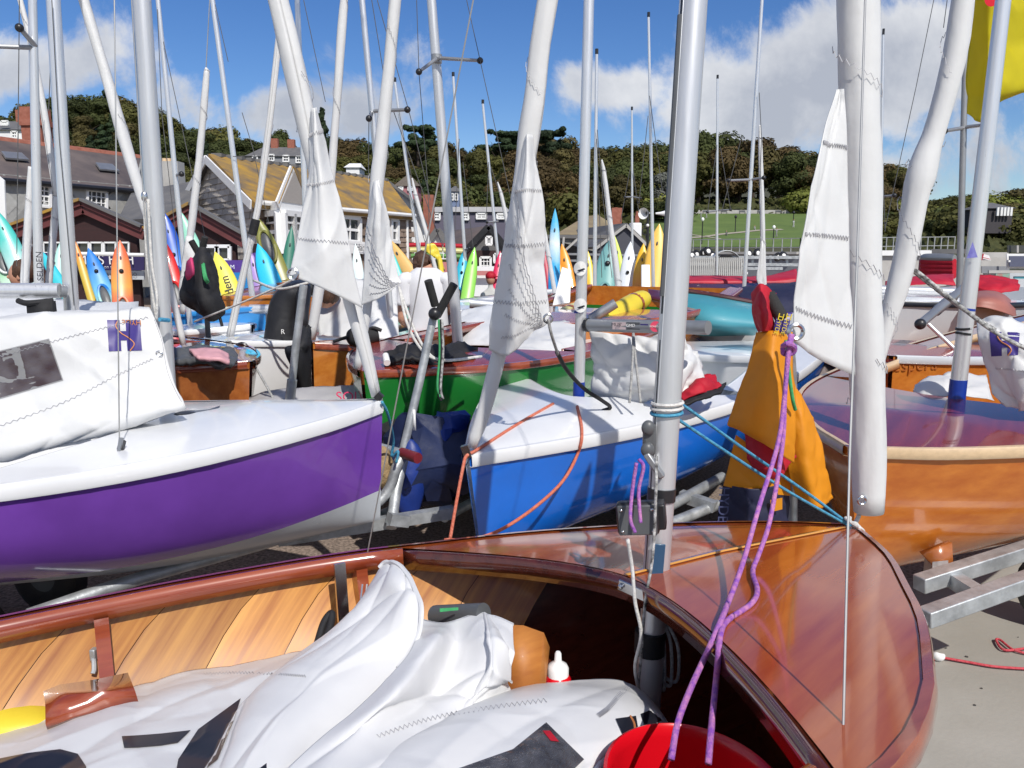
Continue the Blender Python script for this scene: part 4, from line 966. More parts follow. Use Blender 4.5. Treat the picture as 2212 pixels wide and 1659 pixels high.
for P, z in ((((440, 1456), (520, 1453), (600, 1456), (660, 1460)), 2.4), (((815, 1590), (930, 1552), (1050, 1530), (1180, 1512)), 4.5), (((1292, 1546), (1316, 1528), (1340, 1500), (1372, 1476)), 5)): line_on(bvh1, 'seam', m_stitch, HS, P, .0011, .006, 70, z)
def figure(polys):
    for q in polys: print_on(bvh1, 'sail_figure', m_ink, HS, q, .010, 18)
figure([((263, 1590), (300, 1588), (300, 1614), (268, 1615)), ((300, 1588), (350, 1584), (348, 1610), (300, 1614)), ((350, 1584), (412, 1577), (384, 1604), (348, 1610)),
        ((428, 1575), (520, 1508), (505, 1556), (385, 1640)), ((385, 1640), (505, 1556), (470, 1640), (370, 1720)),
        ((0, 1638), (60, 1626), (60, 1670), (0, 1672)), ((60, 1626), (130, 1618), (135, 1664), (60, 1670)), ((130, 1618), (168, 1628), (160, 1690), (134, 1664)), ((168, 1628), (186, 1655), (186, 1720), (160, 1690)),
        ((-80, 1668), (0, 1638), (0, 1672), (-80, 1700)), ((560, 1660), (576, 1648), (576, 1680), (560, 1690))])
for q in (((1330, 1552), (1374, 1546), (1380, 1580), (1348, 1592)), ((1384, 1542), (1412, 1530), (1430, 1556), (1394, 1574))): print_on(bvh1, 'logo_print', m_ink, HS, q, .008)
line_on(bvh1, 'logo_curve', m_orink, HS, [(1362, 1546), (1370, 1562), (1372, 1584)], .002, .010)
for q in (((1108, 1618), (1180, 1560), (1262, 1640), (1200, 1700)), ((955, 1672), (1108, 1618), (1200, 1700), (1000, 1760))): print_on(bvh1, 'window_backing', mat('dark view through film', (.03, .03, .035), .5, vscale=16, col2=(.20, .20, .22), detail=2), HS, q, .007, 14); print_on(bvh1, 'window', m_film, HS, q, .010, 14)
print_on(bvh1, 'class_mark', m_redc, HS, ((1172, 1578), (1188, 1578), (1208, 1602), (1190, 1600)), .012, 4)
# red bucket
bc = V((.313, 1.228, .812)); BK = thing('bucket', bc-V((0, 0, .28)), 'shiny red plastic bucket standing in the cockpit with purple ropes inside', 'bucket')
Mb = Matrix.Translation(bc) @ Matrix.Rotation(.10, 4, 'Y') @ Matrix.Rotation(.06, 4, 'X')
MB().lathe([(.0, -.27), (.105, -.27), (.11, -.26), (.146, -.02), (.149, -.012), (.156, -.010), (.158, 0), (.152, .004), (.147, 0), (.143, -.02), (.107, -.255), (0, -.258)], Mb, 56).build('pail', m_red, BK, ang=50)
MB().tube([Mb @ V((.155*math.cos(w), .155*math.sin(w), -.03+.0*w)) for w in [math.pi*(.05+.9*i/30) for i in range(31)]], .0035, 6).build('handle', m_steel, BK)
# sun-cream bottle
btl = atz(1205, 1462, .735); BT = thing('squeeze_bottle', btl-V((0, 0, .07)), 'small red squeeze bottle with a white nozzle cap behind the sail', 'bottle')
Mt = Matrix.Translation(btl)
MB().lathe([(.0, -.09), (.029, -.09), (.031, -.08), (.031, -.005), (.026, .004), (.024, .006)], Mt, 24).build('bottle_body', m_red, BT)
MB().lathe([(.025, .004), (.025, .022), (.021, .030), (.012, .036), (.0085, .040), (.0075, .058), (.005, .062), (0, .062)], Mt, 20).build('cap', m_whitep, BT)
# strap, hanger, mahogany and yellow bits on the far side
rope('toe_strap', [at(685, 1392, 1.93), at(700, 1345, 1.98), at(716, 1325, 2.0), at(714, 1350, 1.97), at(700, 1390, 1.92)], .010, m_blackc, label='black webbing strap standing up behind the heaped sail', cat='strap')
MB().tube([at(690, 1385, 1.9), at(730, 1380, 1.9)], .012, 8).build('strap_end', m_blackc, bpy.data.objects['toe_strap'])
bvP = bvh_of([o for o in tA.children if o.name.split('.')[0] in ('plank', 'frame')])
lw_ = lambda x, y: (lay(bvP, x, y, .012) or at(x, y, 1.72))
cj = thing('jam_cleat', lw_(203, 1425), 'grey metal jam cleat on the frame by the left edge', 'cleat')
MB().box(lw_(203, 1413), (.014, .02, .03)).build('base', m_galv, cj, bevel=.003); MB().tube([lw_(202, 1418), lw_(208, 1440)+V((0, -.01, 0)), lw_(206, 1450)+V((0, -.012, 0))], .006, 8, smooth=10).build('horn', m_galv, cj)
yb = thing('yellow_bag', at(20, 1548, 1.66), 'yellow buoyancy bag tucked under the far side by the left edge', 'bag')
MB().ball(at(-10, 1556, 1.70), (.14, .07, .032)).build('bag_body', m_yelp, yb); MB().ball(at(-4, 1524, 1.73), (.022, .018, .02)).build('valve', m_ropeo, yb)
rl = thing('sail_roll', at(985, 1325, 1.80), 'grey rolled bag with a green print behind the heaped sail', 'bag')
MB().tube([at(940, 1330, 1.90), at(1045, 1326, 1.80)], .026, 16).build('roll', m_dgrey, rl); MB().quad(*[at(x, y, 1.80) for x, y in ((950, 1322), (990, 1318), (990, 1312), (950, 1314))]).build('print', m_ropegr, rl)
# ================================================================ masts farther back
def bare(label, tip, base, w, Y, extra=None, m=None, sp=None, group=None):
    t, a, b = spar(label, base, w*1.15, tip, w*.8, Y, m=m or m_alub, ztop=(None if tip[1] > 2 else 7.5), group=group)
    if sp:
        for p, q in sp: spreader(t, p, q, Y, .012)
    if extra: wires(t, extra, Y-.05, m=m_wired)
    return t
bare('white mast with a black bent spreader at the far left', (70, 0), (84, 614), 17, 4.9, [[(42, 0), (36, 575)], [(115, 0), (105, 240)]], sp=[((77, 100), (42, 60)), ((77, 103), (-10, 100))])
bare('stout white mast carrying the silver boom near the left edge', (115, 0), (156, 690), 27, 3.9, [[(112, 0), (128, 300), (160, 660)]], m=m_alub)
bare('slim mast with a crossbar behind the slate house windows', (341, 0), (411, 702), 10, 7.2, [[(353, 90), (413, 367), (447, 533)], [(340, 20), (350, 250), (390, 600)]], sp=[((382, 378), (392, 376))])
bare('silver mast leaning before the shingled gable', (459, 0), (545, 640), 11, 7.6, [[(465, 10), (493, 133)], [(523, 243), (547, 323), (580, 480)], [(503, 338), (545, 337)]])
bare('grey mast seen behind the big white roll of the purple dinghy', (642, 0), (668, 640), 12, 8.0, [[(656, 0), (703, 220)]])
bare('grey mast with a dark spreader above the yellow lichen roof', (782, 0), (850, 752), 13, 6.1, [[(803, 0), (830, 167)], [(850, 240), (956, 533)], [(815, 0), (886, 250), (930, 433)], [(797, 255), (796, 380)]], sp=[((804, 240), (880, 237)), ((804, 242), (797, 256))])
bare('slim bare mast over the thatched pink cottage', (853, 177), (918, 640), 7, 12, [[(885, 417), (930, 560)], [(862, 240), (905, 470)]])
bare('thin bare mast right of the grey spreader mast', (979, 165), (1010, 640), 7, 12.5, [[(992, 300), (980, 560)], [(1000, 350), (1030, 600)]], sp=[((1003, 540), (1014, 536))])
bare('thin bare mast over the slate cottage gable', (1043, 224), (1084, 640), 6.5, 13, [[(1056, 350), (1050, 480)], [(1060, 360), (1100, 480)]], sp=[((1076, 478), (1052, 480))])
bare('very thin pale mast just right of the stickered mast', (1289, 117), (1284, 660), 8, 10, [[(1290, 280), (1303, 433), (1322, 600)], [(1289, 300), (1300, 600)]])
bare('short thin mast in front of the grey tiled gable', (1365, 238), (1366, 650), 5, 15, [[(1362, 360), (1340, 480)], [(1368, 370), (1380, 460)]], sp=[((1366, 425), (1350, 426)), ((1366, 425), (1384, 428))])
bare('tall thin mast left of the thick silver mast', (1401, 37), (1412, 660), 7, 11, [[(1403, 207), (1431, 413)], [(1400, 250), (1380, 440)]])
bare('thin mast standing against the wooded hill above the lawn', (1550, 170), (1548, 660), 5.5, 14, [[(1549, 313), (1528, 460)], [(1556, 317), (1578, 453)]], sp=[((1549, 455), (1528, 458)), ((1549, 455), (1578, 453))])
bare('leaning silver mast above the grey-hulled trailer boat', (1646, 0), (1603, 690), 8, 9, [[(1640, 200), (1645, 300), (1640, 440)], [(1603, 293), (1559, 457)]], sp=[((1622, 388), (1574, 390)), ((1622, 388), (1650, 384))])
bare('thin dark-tipped mast between the two big rolled sails', (1908, 75), (1899, 640), 6, 9, [[(2017, 0), (1979, 187), (1912, 493)], [(1908, 390), (1912, 500)]], sp=[((1904, 425), (1932, 422))])
bare('grey square mast left of the silver stickered mast', (2089, 0), (2072, 640), 12, 6, [[(2046, 0), (2038, 60)]], m=m_alud, sp=[((2083, 276), (2040, 283)), ((2083, 275), (2125, 270))])
text('SELDEN', at(86, 575, 4.80), V((.03, 0, 1)), V((-1, 0, 0)), .05, m_ink, bpy.data.objects['mast'])
roll('rolled_sail', 'white rolled sail slanting across the far left masts', [(44, 0, 11), (66, 90, 12), (88, 200, 13), (106, 310, 14), (124, 425, 14)], 5.4, ztop=6.5, seams=3)
roll('rolled_sail', 'short white roll below the slanting one by the slate house', [(123, 425, 14), (114, 520, 14), (103, 640, 14)], 5.4, seams=2)
roll('rolled_sail', 'white roll reaching down to the green kayaks at the far left', [(67, 360, 12), (61, 480, 17), (54, 590, 17), (48, 680, 17)], 5.0, seams=3)
roll('rolled_sail', 'long white roll slanting down to the mast of the purple dinghy', [(180, 0, 21), (228, 160, 22), (267, 300, 25), (308, 433, 22), (345, 540, 16), (372, 640, 14), (396, 744, 13)], 4.7, ztop=6.2, seams=6)
T7, C7, r7 = roll('rolled_sail', 'white roll with a pointed head in front of the red kayak', [(445, 146, 4), (445, 173, 14), (431, 333, 15), (412, 500, 16), (393, 678, 13)], 6.6, seams=4)
flap(T7, [[(402, 510, 6.55), (414, 510, 6.55)], [(394, 570, 6.55), (424, 560, 6.52)], [(388, 625, 6.55), (440, 606, 6.5)], [(386, 650, 6.55), (452, 626, 6.5)]], crease=.02, seam_v=(.5,), nu=10, nv=16)
MB().tube([at(445, 146, 6.6), at(452, 17, 6.6), at(458, -80, 6.6)], .004, 5).build('halyard', m_wire, T7)
T8, C8, r8 = roll('rolled_sail', 'white roll with a black band near the white bay window', [(601, 97, 13), (583, 260, 14), (562, 420, 14), (549, 490, 14), (522, 610, 15), (497, 727, 16)], 6.0, ztop=6.4, seams=5)
MB().tube([at(553, 474, 5.98), at(545, 507, 5.98)], .032, 14).build('black_band', m_blackc, T8)
roll('rolled_sail', 'white roll ending at the bow of the orange plywood dinghy', [(743, 0, 16), (735, 100, 19), (728, 217, 16), (721, 300, 17), (712, 420, 16), (692, 600, 21), (671, 733, 20)], 5.2, ztop=5.4, seams=6)
roll('rolled_sail', 'short tapering white roll beside the thatched cottage', [(890, 385, 3), (900, 430, 9), (925, 520, 9), (950, 620, 9)], 11.5, seams=2)
roll('rolled_sail', 'thin white roll leaning before the slate cottage', [(1075, 393, 2), (1084, 425, 8), (1100, 500, 10), (1112, 560, 10)], 11.5, seams=2)
roll('rolled_sail', 'white roll leaning against the lime kayak', [(1300, 345, 3), (1306, 380, 9), (1318, 480, 11), (1334, 600, 14), (1338, 650, 12)], 10.5, seams=3)
roll('rolled_sail', 'white pole-like roll beside the tall blue kayak', [(1163, 430, 6), (1176, 500, 9), (1200, 640, 10)], 10, seams=2)
T29, C29, r29 = roll('rolled_sail', 'slim white roll with a low flap above the red boat cover', [(1641, 270, 3), (1643, 330, 9), (1647, 470, 10), (1650, 640, 13)], 9.2, seams=3)
flap(T29, [[(1644, 520, 9.1), (1648, 520, 9.1)], [(1638, 570, 9.1), (1650, 575, 9.1)], [(1634, 602, 9.1), (1652, 612, 9.1)], [(1642, 622, 9.1), (1654, 636, 9.1)]], crease=.01, seam_v=(), nu=8, nv=10)

# ================================================================ boats behind
def boat_px(name, label, mast_px, Ym, bow_px, Yb, mh, md, mrail, L=3.8, ck=None, **kw):
    I = dinghy(name, label, 'dinghy', at(*mast_px, Ym), at(*bow_px, Yb), L, mh=mh, md=md, mrail=mrail, **kw)
    cockpit(I, ck or md, None); return I
boat_px('orange_plywood_dinghy', 'orange plywood dinghy with a brown deck standing behind the green one', (850, 740), 5.95, (673, 742), 5.15, m_orwood, m_brnwood, m_mahogd, foot=1.0, bowd=.55, crown=.03, inner=m_mahogd)
boat_px('mahogany_dinghy', 'mahogany dinghy bow with a pink buoyancy aid lying on its deck', (430, 770), 4.62, (543, 782), 4.42, m_brnwood, m_mahogd, m_mahogd, foot=.8, bowd=.50, crown=.05, inner=m_mahogd)
boat_px('white_dinghy', 'chalky white dinghy with a black figure 2 on its bow', (640, 722), 6.6, (492, 738), 5.6, m_gel, m_gel, m_gel, foot=1.1, bowd=.60, crown=.04)
boat_px('teal_dinghy', 'teal dinghy with a brown deck and yellow rubbing strip', (560, 722), 7.0, (392, 750), 5.9, m_teal, m_brnwood, m_inlay, foot=1., bowd=.5, crown=.03)
boat_px('white_decked_dinghy', 'low white dinghy deck in front of the blue hull', (412, 705), 7.2, (545, 702), 6.9, m_gel, m_gel, m_gel, foot=.9, bowd=.4)
boat_px('sky_blue_dinghy', 'upturned-looking sky blue hull below the hanging buoyancy aid', (470, 668), 8.2, (575, 662), 7.6, m_skyb, m_gel, m_skyb, foot=.9, bowd=.45)
boat_px('small_wooden_dinghy', 'little orange-brown dinghy stern between yellow kayak and masts', (560, 628), 9.6, (478, 640), 9.2, m_orwood, m_brnwood, m_orwood, L=1.5, foot=.9, bowd=.5)
m2 = MB().tube([at(x, y, 5.30) for x, y in ((509, 752), (512, 746), (522, 742), (531, 746), (533, 758), (527, 770), (518, 781), (512, 790), (533, 790))], .012, 6, smooth=40).build('painted_figure', m_ink); 
tag(m2, 'black figure 2 on the bow of the chalky white dinghy', 'figure')
boat_px('white_training_dinghy', 'plain white dinghy standing behind the blue one with a rounded seat', (1560, 752), 5.4, (1652, 772), 4.7, m_gel, m_gel, m_gel, foot=1.2, bowd=.5, sweep=.5)
boat_px('open_wooden_dinghy', 'open orange-brown dinghy holding pale yellow buoyancy bags', (1330, 650), 6.6, (1180, 700), 5.4, m_orwood, m_orwood, m_mahogd, L=2.5, foot=.8, bowd=.5, sidew=.10, ck=m_orwood, open_side=True)
boat_px('white_race_dinghy', 'white dinghy with grey trim half hidden by the man', (1060, 655), 8.6, (940, 672), 7.6, m_gelg, m_gel, m_gel, foot=1., bowd=.5)
boat_px('wooden_racing_dinghy', 'varnished dinghy with a red lower deck and white side between the right-hand masts', (2010, 740), 5.0, (1925, 770), 4.3, m_orwood, m_redmah, m_gelg, foot=.8, bowd=.55, sidew=.12, ck=m_orwood, open_side=True)
bvW = bvh_of([o for o in bpy.data.objects['wooden_racing_dinghy'].children if o.name.split('.')[0] == 'hull'])
pW = lay(bvW, 1965, 790, .006)
if pW: text('Despera', pW, V((1, 0, .05)), V((0, 0, 1)), .09, m_brnwood, bpy.data.objects['wooden_racing_dinghy'])
boat_px('grey_dinghy', 'grey and white dinghy hull behind the varnished boats at the right', (2030, 640), 7.4, (1925, 652), 6.6, m_gelg, m_gel, m_ink, foot=1., bowd=.45)
# yellow buoyancy bags
for i, (a, b, w, lab) in enumerate(((( 1278, 712), (1398, 640), 24, 'yellow buoyancy bag strapped along the dinghy side near the thick mast'), ((1130, 735), (1262, 668), 26, 'pale yellow buoyancy bag left of the stickered mast'))):
    t = thing('buoyancy_bag', at(*a, 6.1), lab, 'buoyancy bag'); p, q = at(*a, 5.6), at(*b, 6.4); r = w*6/FPX
    MB().tube([p, p.lerp(q, .06), p.lerp(q, .25), p.lerp(q, .6), p.lerp(q, .85), p.lerp(q, .95), q], [.02, r*.65, r, r, r*.9, r*.6, .02], 18, smooth=24).build('bag_body', m_paley if i else m_yelp, t, jit=.02, jscale=5)
    for k in (.3, .72): MB().tube([p.lerp(q, k), p.lerp(q, k+.035)], r*1.03, 18, False).build('strap', m_brnwood, t)
rd = thing('rudder_blade', at(1145, 660, 7), 'white daggerboard standing upright left of the stickered mast', 'daggerboard')
MB().quad(*[at(x, y, Y) for x, y, Y in ((1100+93, 662, 7), (1100+131, 655, 7), (1234, 585, 7.2), (1214, 578, 7.2))]).build('board', m_whitep, rd, thick=.03, bevel=.005)
rd = thing('rudder_blade', at(1608, 620, 8), 'white daggerboard standing upright by the yellow and red kayaks', 'daggerboard')
MB().quad(*[at(x, y, Y) for x, y, Y in ((1602, 640, 8), (1622, 640, 8), (1616, 573, 8.2), (1598, 573, 8.2))]).build('board', m_whitep, rd, thick=.03, bevel=.005)
rd.location = rd.location+V((-1.0, 0, 0)); ORG[rd.name] = None
# ---- boom and covers at the far left
bo = thing('boom', at(60, 632, 3.8), 'big silver boom reaching in from the left edge with black straps', 'boom')
MB().tube([at(-300, 628, 3.7), at(130, 628, 3.8)], [.036, .036], 16).build('tube', m_alub, bo); MB().tube([at(128, 628, 3.8), at(142, 630, 3.82)], .03, 12).build('gooseneck', m_alud, bo)
MB().tube([at(40, 650, 3.75), at(60, 655, 3.72), at(115, 650, 3.75)], .014, 8, smooth=10).build('strap', m_blackc, bo); MB().quad(*[at(x, y, 3.74) for x, y in ((62, 655), (115, 650), (120, 690), (66, 704))]).build('bag', m_blackc, bo, thick=.04)
cv = thing('boat_cover', at(80, 690, 4.1), 'white cover of a dinghy behind the boom at the left edge', 'boat cover')
Sheet([[at(x, y, Y) for x, y, Y in r] for r in [[(-300, 650, 5.0), (0, 640, 5.0), (120, 650, 5.0), (300, 656, 4.9)], [(-300, 680, 4.2), (0, 675, 4.2), (130, 672, 4.2), (300, 668, 4.2)], [(-300, 730, 3.9), (0, 730, 3.9), (130, 720, 3.95), (320, 720, 4.0)], [(-300, 800, 3.8), (0, 800, 3.8), (130, 800, 3.9), (330, 800, 3.9)]]], .03, 3, seed=31).build('cover_cloth', m_cover, cv, 30, 26)
# grey cover with pink lettering, white covers in the middle
gc = thing('boat_cover', at(660, 850, 4.3), 'grey boat cover with pink letters behind the purple dinghy bow', 'boat cover')
Sheet([[at(x, y, Y) for x, y, Y in r] for r in [[(535, 862, 4.5), (600, 842, 4.6), (680, 832, 4.6), (780, 834, 4.6), (860, 840, 4.6)], [(530, 890, 4.1), (600, 870, 4.2), (680, 868, 4.2), (780, 870, 4.2), (860, 872, 4.2)], [(530, 980, 4.0), (600, 980, 4.1), (680, 980, 4.1), (780, 980, 4.1), (860, 980, 4.1)]]], .02, 4, seed=32).build('cover_cloth', m_coverg, gc, 34, 20)
text('SOLO', at(765, 858, 4.15), V((1, 0, 0)), V((0, .1, 1)), .075, mat('pink letters', (.65, .05, .14), .5), gc)
def cover(label, rows, m, seed, crease=.04, nu=30, nv=22, nm='boat_cover', cat='boat cover', cs=3.):
    t = thing(nm, at(*rows[-1][0]), label, cat); Sheet([[at(*p) for p in r] for r in rows], crease, cs, seed).build('cover_cloth', m, t, nu, nv); return t
cover('white sail cloth spread behind the rolled sail left of the man', [[(690, 610, 6.5), (760, 600, 6.5), (855, 600, 6.5)], [(688, 670, 6.3), (760, 660, 6.2), (858, 655, 6.2)], [(690, 728, 6.0), (770, 735, 5.9), (862, 735, 5.9)]], m_cloth, 33, nm='spread_sail', cat='sail')
cover('white cover with a broad fold between man and blue dinghy', [[(1000, 668, 7), (1080, 660, 7), (1180, 690, 6.5)], [(980, 700, 6.4), (1080, 700, 6.2), (1180, 715, 6)], [(960, 745, 6), (1080, 745, 5.7), (1180, 745, 5.6)]], m_cover, 34)
cover('bright white sail folded over the green dinghy', [[(1100, 720, 5.3), (1170, 700, 5.4), (1245, 690, 5.5)], [(1096, 745, 5.0), (1170, 735, 5.0), (1245, 728, 5.1)], [(1100, 768, 4.8), (1170, 764, 4.8), (1240, 758, 4.9)]], m_cloth, 35, nm='folded_sail', cat='sail')
th = cover('teal hull rolled over on its side under the navy cover', [[(1486, 631, 6.6), (1545, 640, 6.5), (1650, 660, 6.5)], [(1466, 655, 6.3), (1540, 664, 6.1), (1645, 680, 6.1)], [(1462, 690, 6.2), (1538, 702, 6.0), (1640, 708, 6.0)], [(1476, 722, 6.3), (1540, 726, 6.2), (1630, 724, 6.2)]], m_teal, 61, .004, nm='teal_hull', cat='dinghy')
MB().tube([at(1484, 629, 6.58), at(1545, 638, 6.48), at(1652, 658, 6.48)], .022, 8).build('gunwale', m_mahogx, th)
mh_ = cover('maroon hull with a scarlet patch beside the thick silver mast', [[(1400, 625, 6.6), (1445, 630, 6.5), (1492, 633, 6.6)], [(1404, 645, 6.4), (1445, 652, 6.2), (1482, 650, 6.4)], [(1420, 664, 6.4), (1450, 672, 6.3), (1470, 664, 6.4)]], mat('maroon paint', (.10, .012, .012), .3, coat=.5, var=.1), 62, .004, nm='maroon_hull', cat='dinghy')
MB().grid([[at(x, y, 6.12) for x, y in ((1440, 636), (1476, 638))], [at(x, y, 6.08) for x, y in ((1440, 650), (1470, 650))]]).build('scarlet_patch', m_redc, mh_, thick=.01)
cover('dark hull showing below the long red boat cover', [[(1470, 611, 9.3), (1600, 611, 9.3), (1726, 610, 9.3)], [(1470, 630, 9.1), (1600, 632, 9.0), (1726, 632, 9.1)], [(1480, 656, 9.2), (1600, 660, 9.1), (1726, 660, 9.2)]], m_mahogx, 63, .004, nm='dark_hull', cat='dinghy')
n2 = cover('navy cover draped over the teal hulled dinghy', [[(1588, 600+24, 8.2), (1660, 612, 8.2), (1760, 606, 8.2)], [(1590, 630, 7.4), (1660, 628, 7.3), (1770, 625, 7.2)], [(1620, 672, 7.0), (1680, 690, 6.9), (1780, 690, 6.9)]], m_navy, 36)
cover('long red boat cover lying below the trailer wheel', [[(1470, 596, 10), (1560, 594, 10), (1640, 596, 10), (1720, 580, 10)], [(1470, 604, 9.4), (1560, 602, 9.4), (1640, 603, 9.4), (1725, 596, 9.4)], [(1470, 612, 9.3), (1560, 612, 9.3), (1640, 612, 9.3), (1725, 612, 9.3)]], m_redcov, 37, .02)
cover('red boat cover behind the silver stickered mast', [[(2095, 596, 8), (2140, 596, 8), (2180, 600, 8), (2200, 606, 8)], [(2098, 612, 7.6), (2140, 616, 7.5), (2180, 616, 7.5), (2204, 616, 7.6)], [(2110, 628, 7.5), (2140, 632, 7.4), (2180, 630, 7.4), (2200, 628, 7.5)]], m_redc, 38, .03)
cover('red cover stretched along a low boat beyond the leaning roll', [[(1912, 606, 9), (2000, 596, 9), (2060, 594, 9)], [(1912, 614, 8.7), (2000, 606, 8.6), (2060, 604, 8.6)], [(1912, 622, 8.6), (2000, 612, 8.5), (2065, 616, 8.5)]], m_redcov, 39, .02)
hull = cover('faded red-brown upturned hull at the right', [[(2085, 640, 7), (2120, 628, 7), (2160, 632, 7), (2192, 655, 7)], [(2085, 652, 6.6), (2120, 642, 6.5), (2165, 648, 6.5), (2194, 668, 6.7)], [(2085, 668, 6.5), (2120, 664, 6.4), (2170, 676, 6.4), (2196, 686, 6.6)]], mat('faded red hull', (.33, .12, .09), .5, var=.12, vscale=5), 40, .006, nm='upturned_hull', cat='hull')
# stack of red kayaks under plastic
st = thing('kayak_stack', at(2020, 600, 11), 'stack of red kayaks wrapped in shiny clear film beyond the leaning roll', 'kayak stack')
for k in range(5):
    a, b = at(1990, 592-9*k, 11), at(2062, 594-9*k, 10.6); MB().tube([a, a.lerp(b, .15), a.lerp(b, .6), b], [.03, .055, .06, .05], 10, smooth=10).build('kayak', m_redc if k < 4 else m_alud, st)
MB().quad(at(1984, 600, 11.2), at(1988, 560, 11.3), at(2002, 550, 11.1), at(2002, 600, 10.9)).build('wrap_end', m_redcov, st, thick=.03)
# aluminium boom, tubes among the boats at the right
ab_ = thing('spinnaker_pole', at(1990, 680, 5), 'grey padded pole slanting up between the boats at the right', 'pole')
MB().tube([at(1988, 700, 4.6), at(2100, 606, 5.4)], .026, 12).build('tube', m_alud, ab_); MB().tube([at(2022, 672, 4.85), at(2058, 642, 5.1)], .032, 12).build('padding', m_dgrey, ab_); MB().ball(at(1988, 700, 4.58), .032).build('end', m_black, ab_)
ab2 = thing('spinnaker_pole', at(2040, 730, 4.6), 'thin silver strut slanting down to the varnished boat at the right', 'pole'); MB().tube([at(2005, 700, 4.6), at(2086, 776, 4.5)], .012, 10).build('tube', m_alub, ab2)
ab3 = thing('boom', at(1960, 625, 7), 'white boom lying level behind the leaning rolled sail', 'boom'); MB().tube([at(1900, 625, 7), at(2100, 632, 7)], .035, 12).build('tube', m_alub, ab3)
for i, (a, b, Y, r, lab) in enumerate((((1275, 690), (1330, 655), 5.6, .035, 'flat grey tiller lying over the yellow bags'), ((1015, 655), (1090, 662), 7.2, .045, 'silver boom with a pink disc behind the blue dinghy roll'), ((540, 668), (600, 668), 7.6, .045, 'short silver boom left of the bending sailor'))):
    t = thing('tiller' if i == 0 else 'boom', at(*a, Y), lab, 'tiller' if i == 0 else 'boom'); MB().tube([at(*a, Y), at(*b, Y)], r, 12).build('tube', m_alud if i == 0 else m_alub, t)
# trolley handle with grips, upright poles
hd = thing('launching_trolley', at(870, 990, 3.7), 'upright grey trolley handle with black padded forks before the green hull', 'trolley handle')
MB().tube([at(868, 985, 3.60), at(905, 830, 3.66), at(940, 668, 3.72)], [.020, .020, .018], 12).build('pole', m_galv, hd)
for a, b in (((925, 606), (940, 660)), ((981, 614), (944, 682))): MB().tube([at(*a, 3.66), at(*b, 3.70)], .0195, 12).build('grip', m_foam, hd)
MB().ball(at(939, 678, 3.68), .03).build('joint', m_black, hd); MB().quad(*[at(x, y, 3.62) for x, y in ((891, 885), (897, 885), (899, 930), (893, 930))]).build('label_plate', m_whitep, hd, thick=.004)
for i, (x, m) in enumerate(((948, m_ropegr), (955, m_ropek), (951, m_blackc))): rope('hanging_cord', [at(x, 690, 3.66), at(x+2, 760, 3.66), at(x-3, 830+8*i, 3.65), at(x+2, 858+4*i, 3.65)], .006, m, hd)
for k in range(2): rope('shock_cord', [at(862, 620, 3.9), at(880+10*k, 700, 3.8), at(915+8*k, 760, 3.75), at(960, 778, 3.72), at(1040, 770, 3.9)], .007, m_ropew, label=('pink-ended white rope looped behind the man', 'second white rope loop across the green foredeck')[k], cat='rope')
p1 = thing('upright_pole', at(625, 866, 4.2), 'bare grey pole standing by the white clew ring', 'pole'); MB().tube([at(626, 868, 4.2), at(640, 740, 4.2), at(656, 616, 4.2)], .021, 12).build('tube', m_galv, p1); MB().tube([at(626, 870, 4.2), at(631, 820, 4.2)], .027, 12).build('sleeve', m_galv, p1)
p2 = thing('upright_pole', at(450, 742, 6.2), 'dark pole holding up a hanging black buoyancy aid', 'pole'); MB().tube([at(451, 745, 6.2), at(436, 520, 6.2)], .02, 10).build('tube', m_dgrey, p2)
for a, b in (((413, 520), (436, 560)), ((443, 512), (432, 560))): MB().tube([at(*a, 6.1), at(*b, 6.15)], .024, 10).build('grip', m_foam, p2)
ba_ = thing('buoyancy_aid', at(445, 640, 6.1), 'black buoyancy aid with pink panel hanging on a pole', 'buoyancy aid')
Sheet([[at(x, y, Y) for x, y, Y in r] for r in [[(432, 540, 6.10), (438, 536, 6.05), (446, 540, 6.10)], [(412, 580, 6.08), (435, 575, 5.95), (456, 570, 6.05)], [(398, 625, 6.05), (436, 630, 5.88), (466, 620, 6.02)], [(404, 650, 6.05), (446, 664, 5.9), (476, 655, 6.02)], [(440, 676, 6.05), (460, 684, 5.98), (474, 672, 6.05)]]], .03, 7, 41).build('vest', m_blackc, ba_, 24, 30, .06)
Sheet([[at(x, y, Y) for x, y, Y in r] for r in [[(405, 566, 5.90), (414, 556, 5.88)], [(402, 592, 5.86), (418, 590, 5.82)], [(406, 604, 5.88), (412, 602, 5.86)]]], .005, 7, 42).build('panel', m_pink, ba_, 8, 8, .02)
Sheet([[at(x, y, Y) for x, y, Y in r] for r in [[(436, 572, 5.86), (441, 568, 5.86)], [(440, 600, 5.82), (448, 600, 5.82)], [(446, 612, 5.86), (452, 606, 5.86)]]], .005, 7, 43).build('panel', m_ropegr, ba_, 8, 8, .02)
MB().tube([at(470, 670, 6.0), at(476, 690, 6.0), at(480, 705, 6.0)], .012, 8).build('strap', m_blackc, ba_)
bp_ = thing('buoyancy_aid', at(450, 775, 4.2), 'grey and pink buoyancy aid lying on the mahogany deck', 'buoyancy aid')
Sheet([[at(x, y, Y) for x, y, Y in r] for r in [[(365, 760, 4.6), (420, 748, 4.6), (470, 750, 4.6), (505, 760, 4.55)], [(365, 770, 4.4), (425, 765, 4.35), (475, 768, 4.35), (512, 778, 4.4)], [(370, 780, 4.25), (430, 785, 4.2), (478, 792, 4.2), (500, 796, 4.25)]]], .035, 8, 44).build('vest', m_dgrey, bp_, 24, 18, .03)
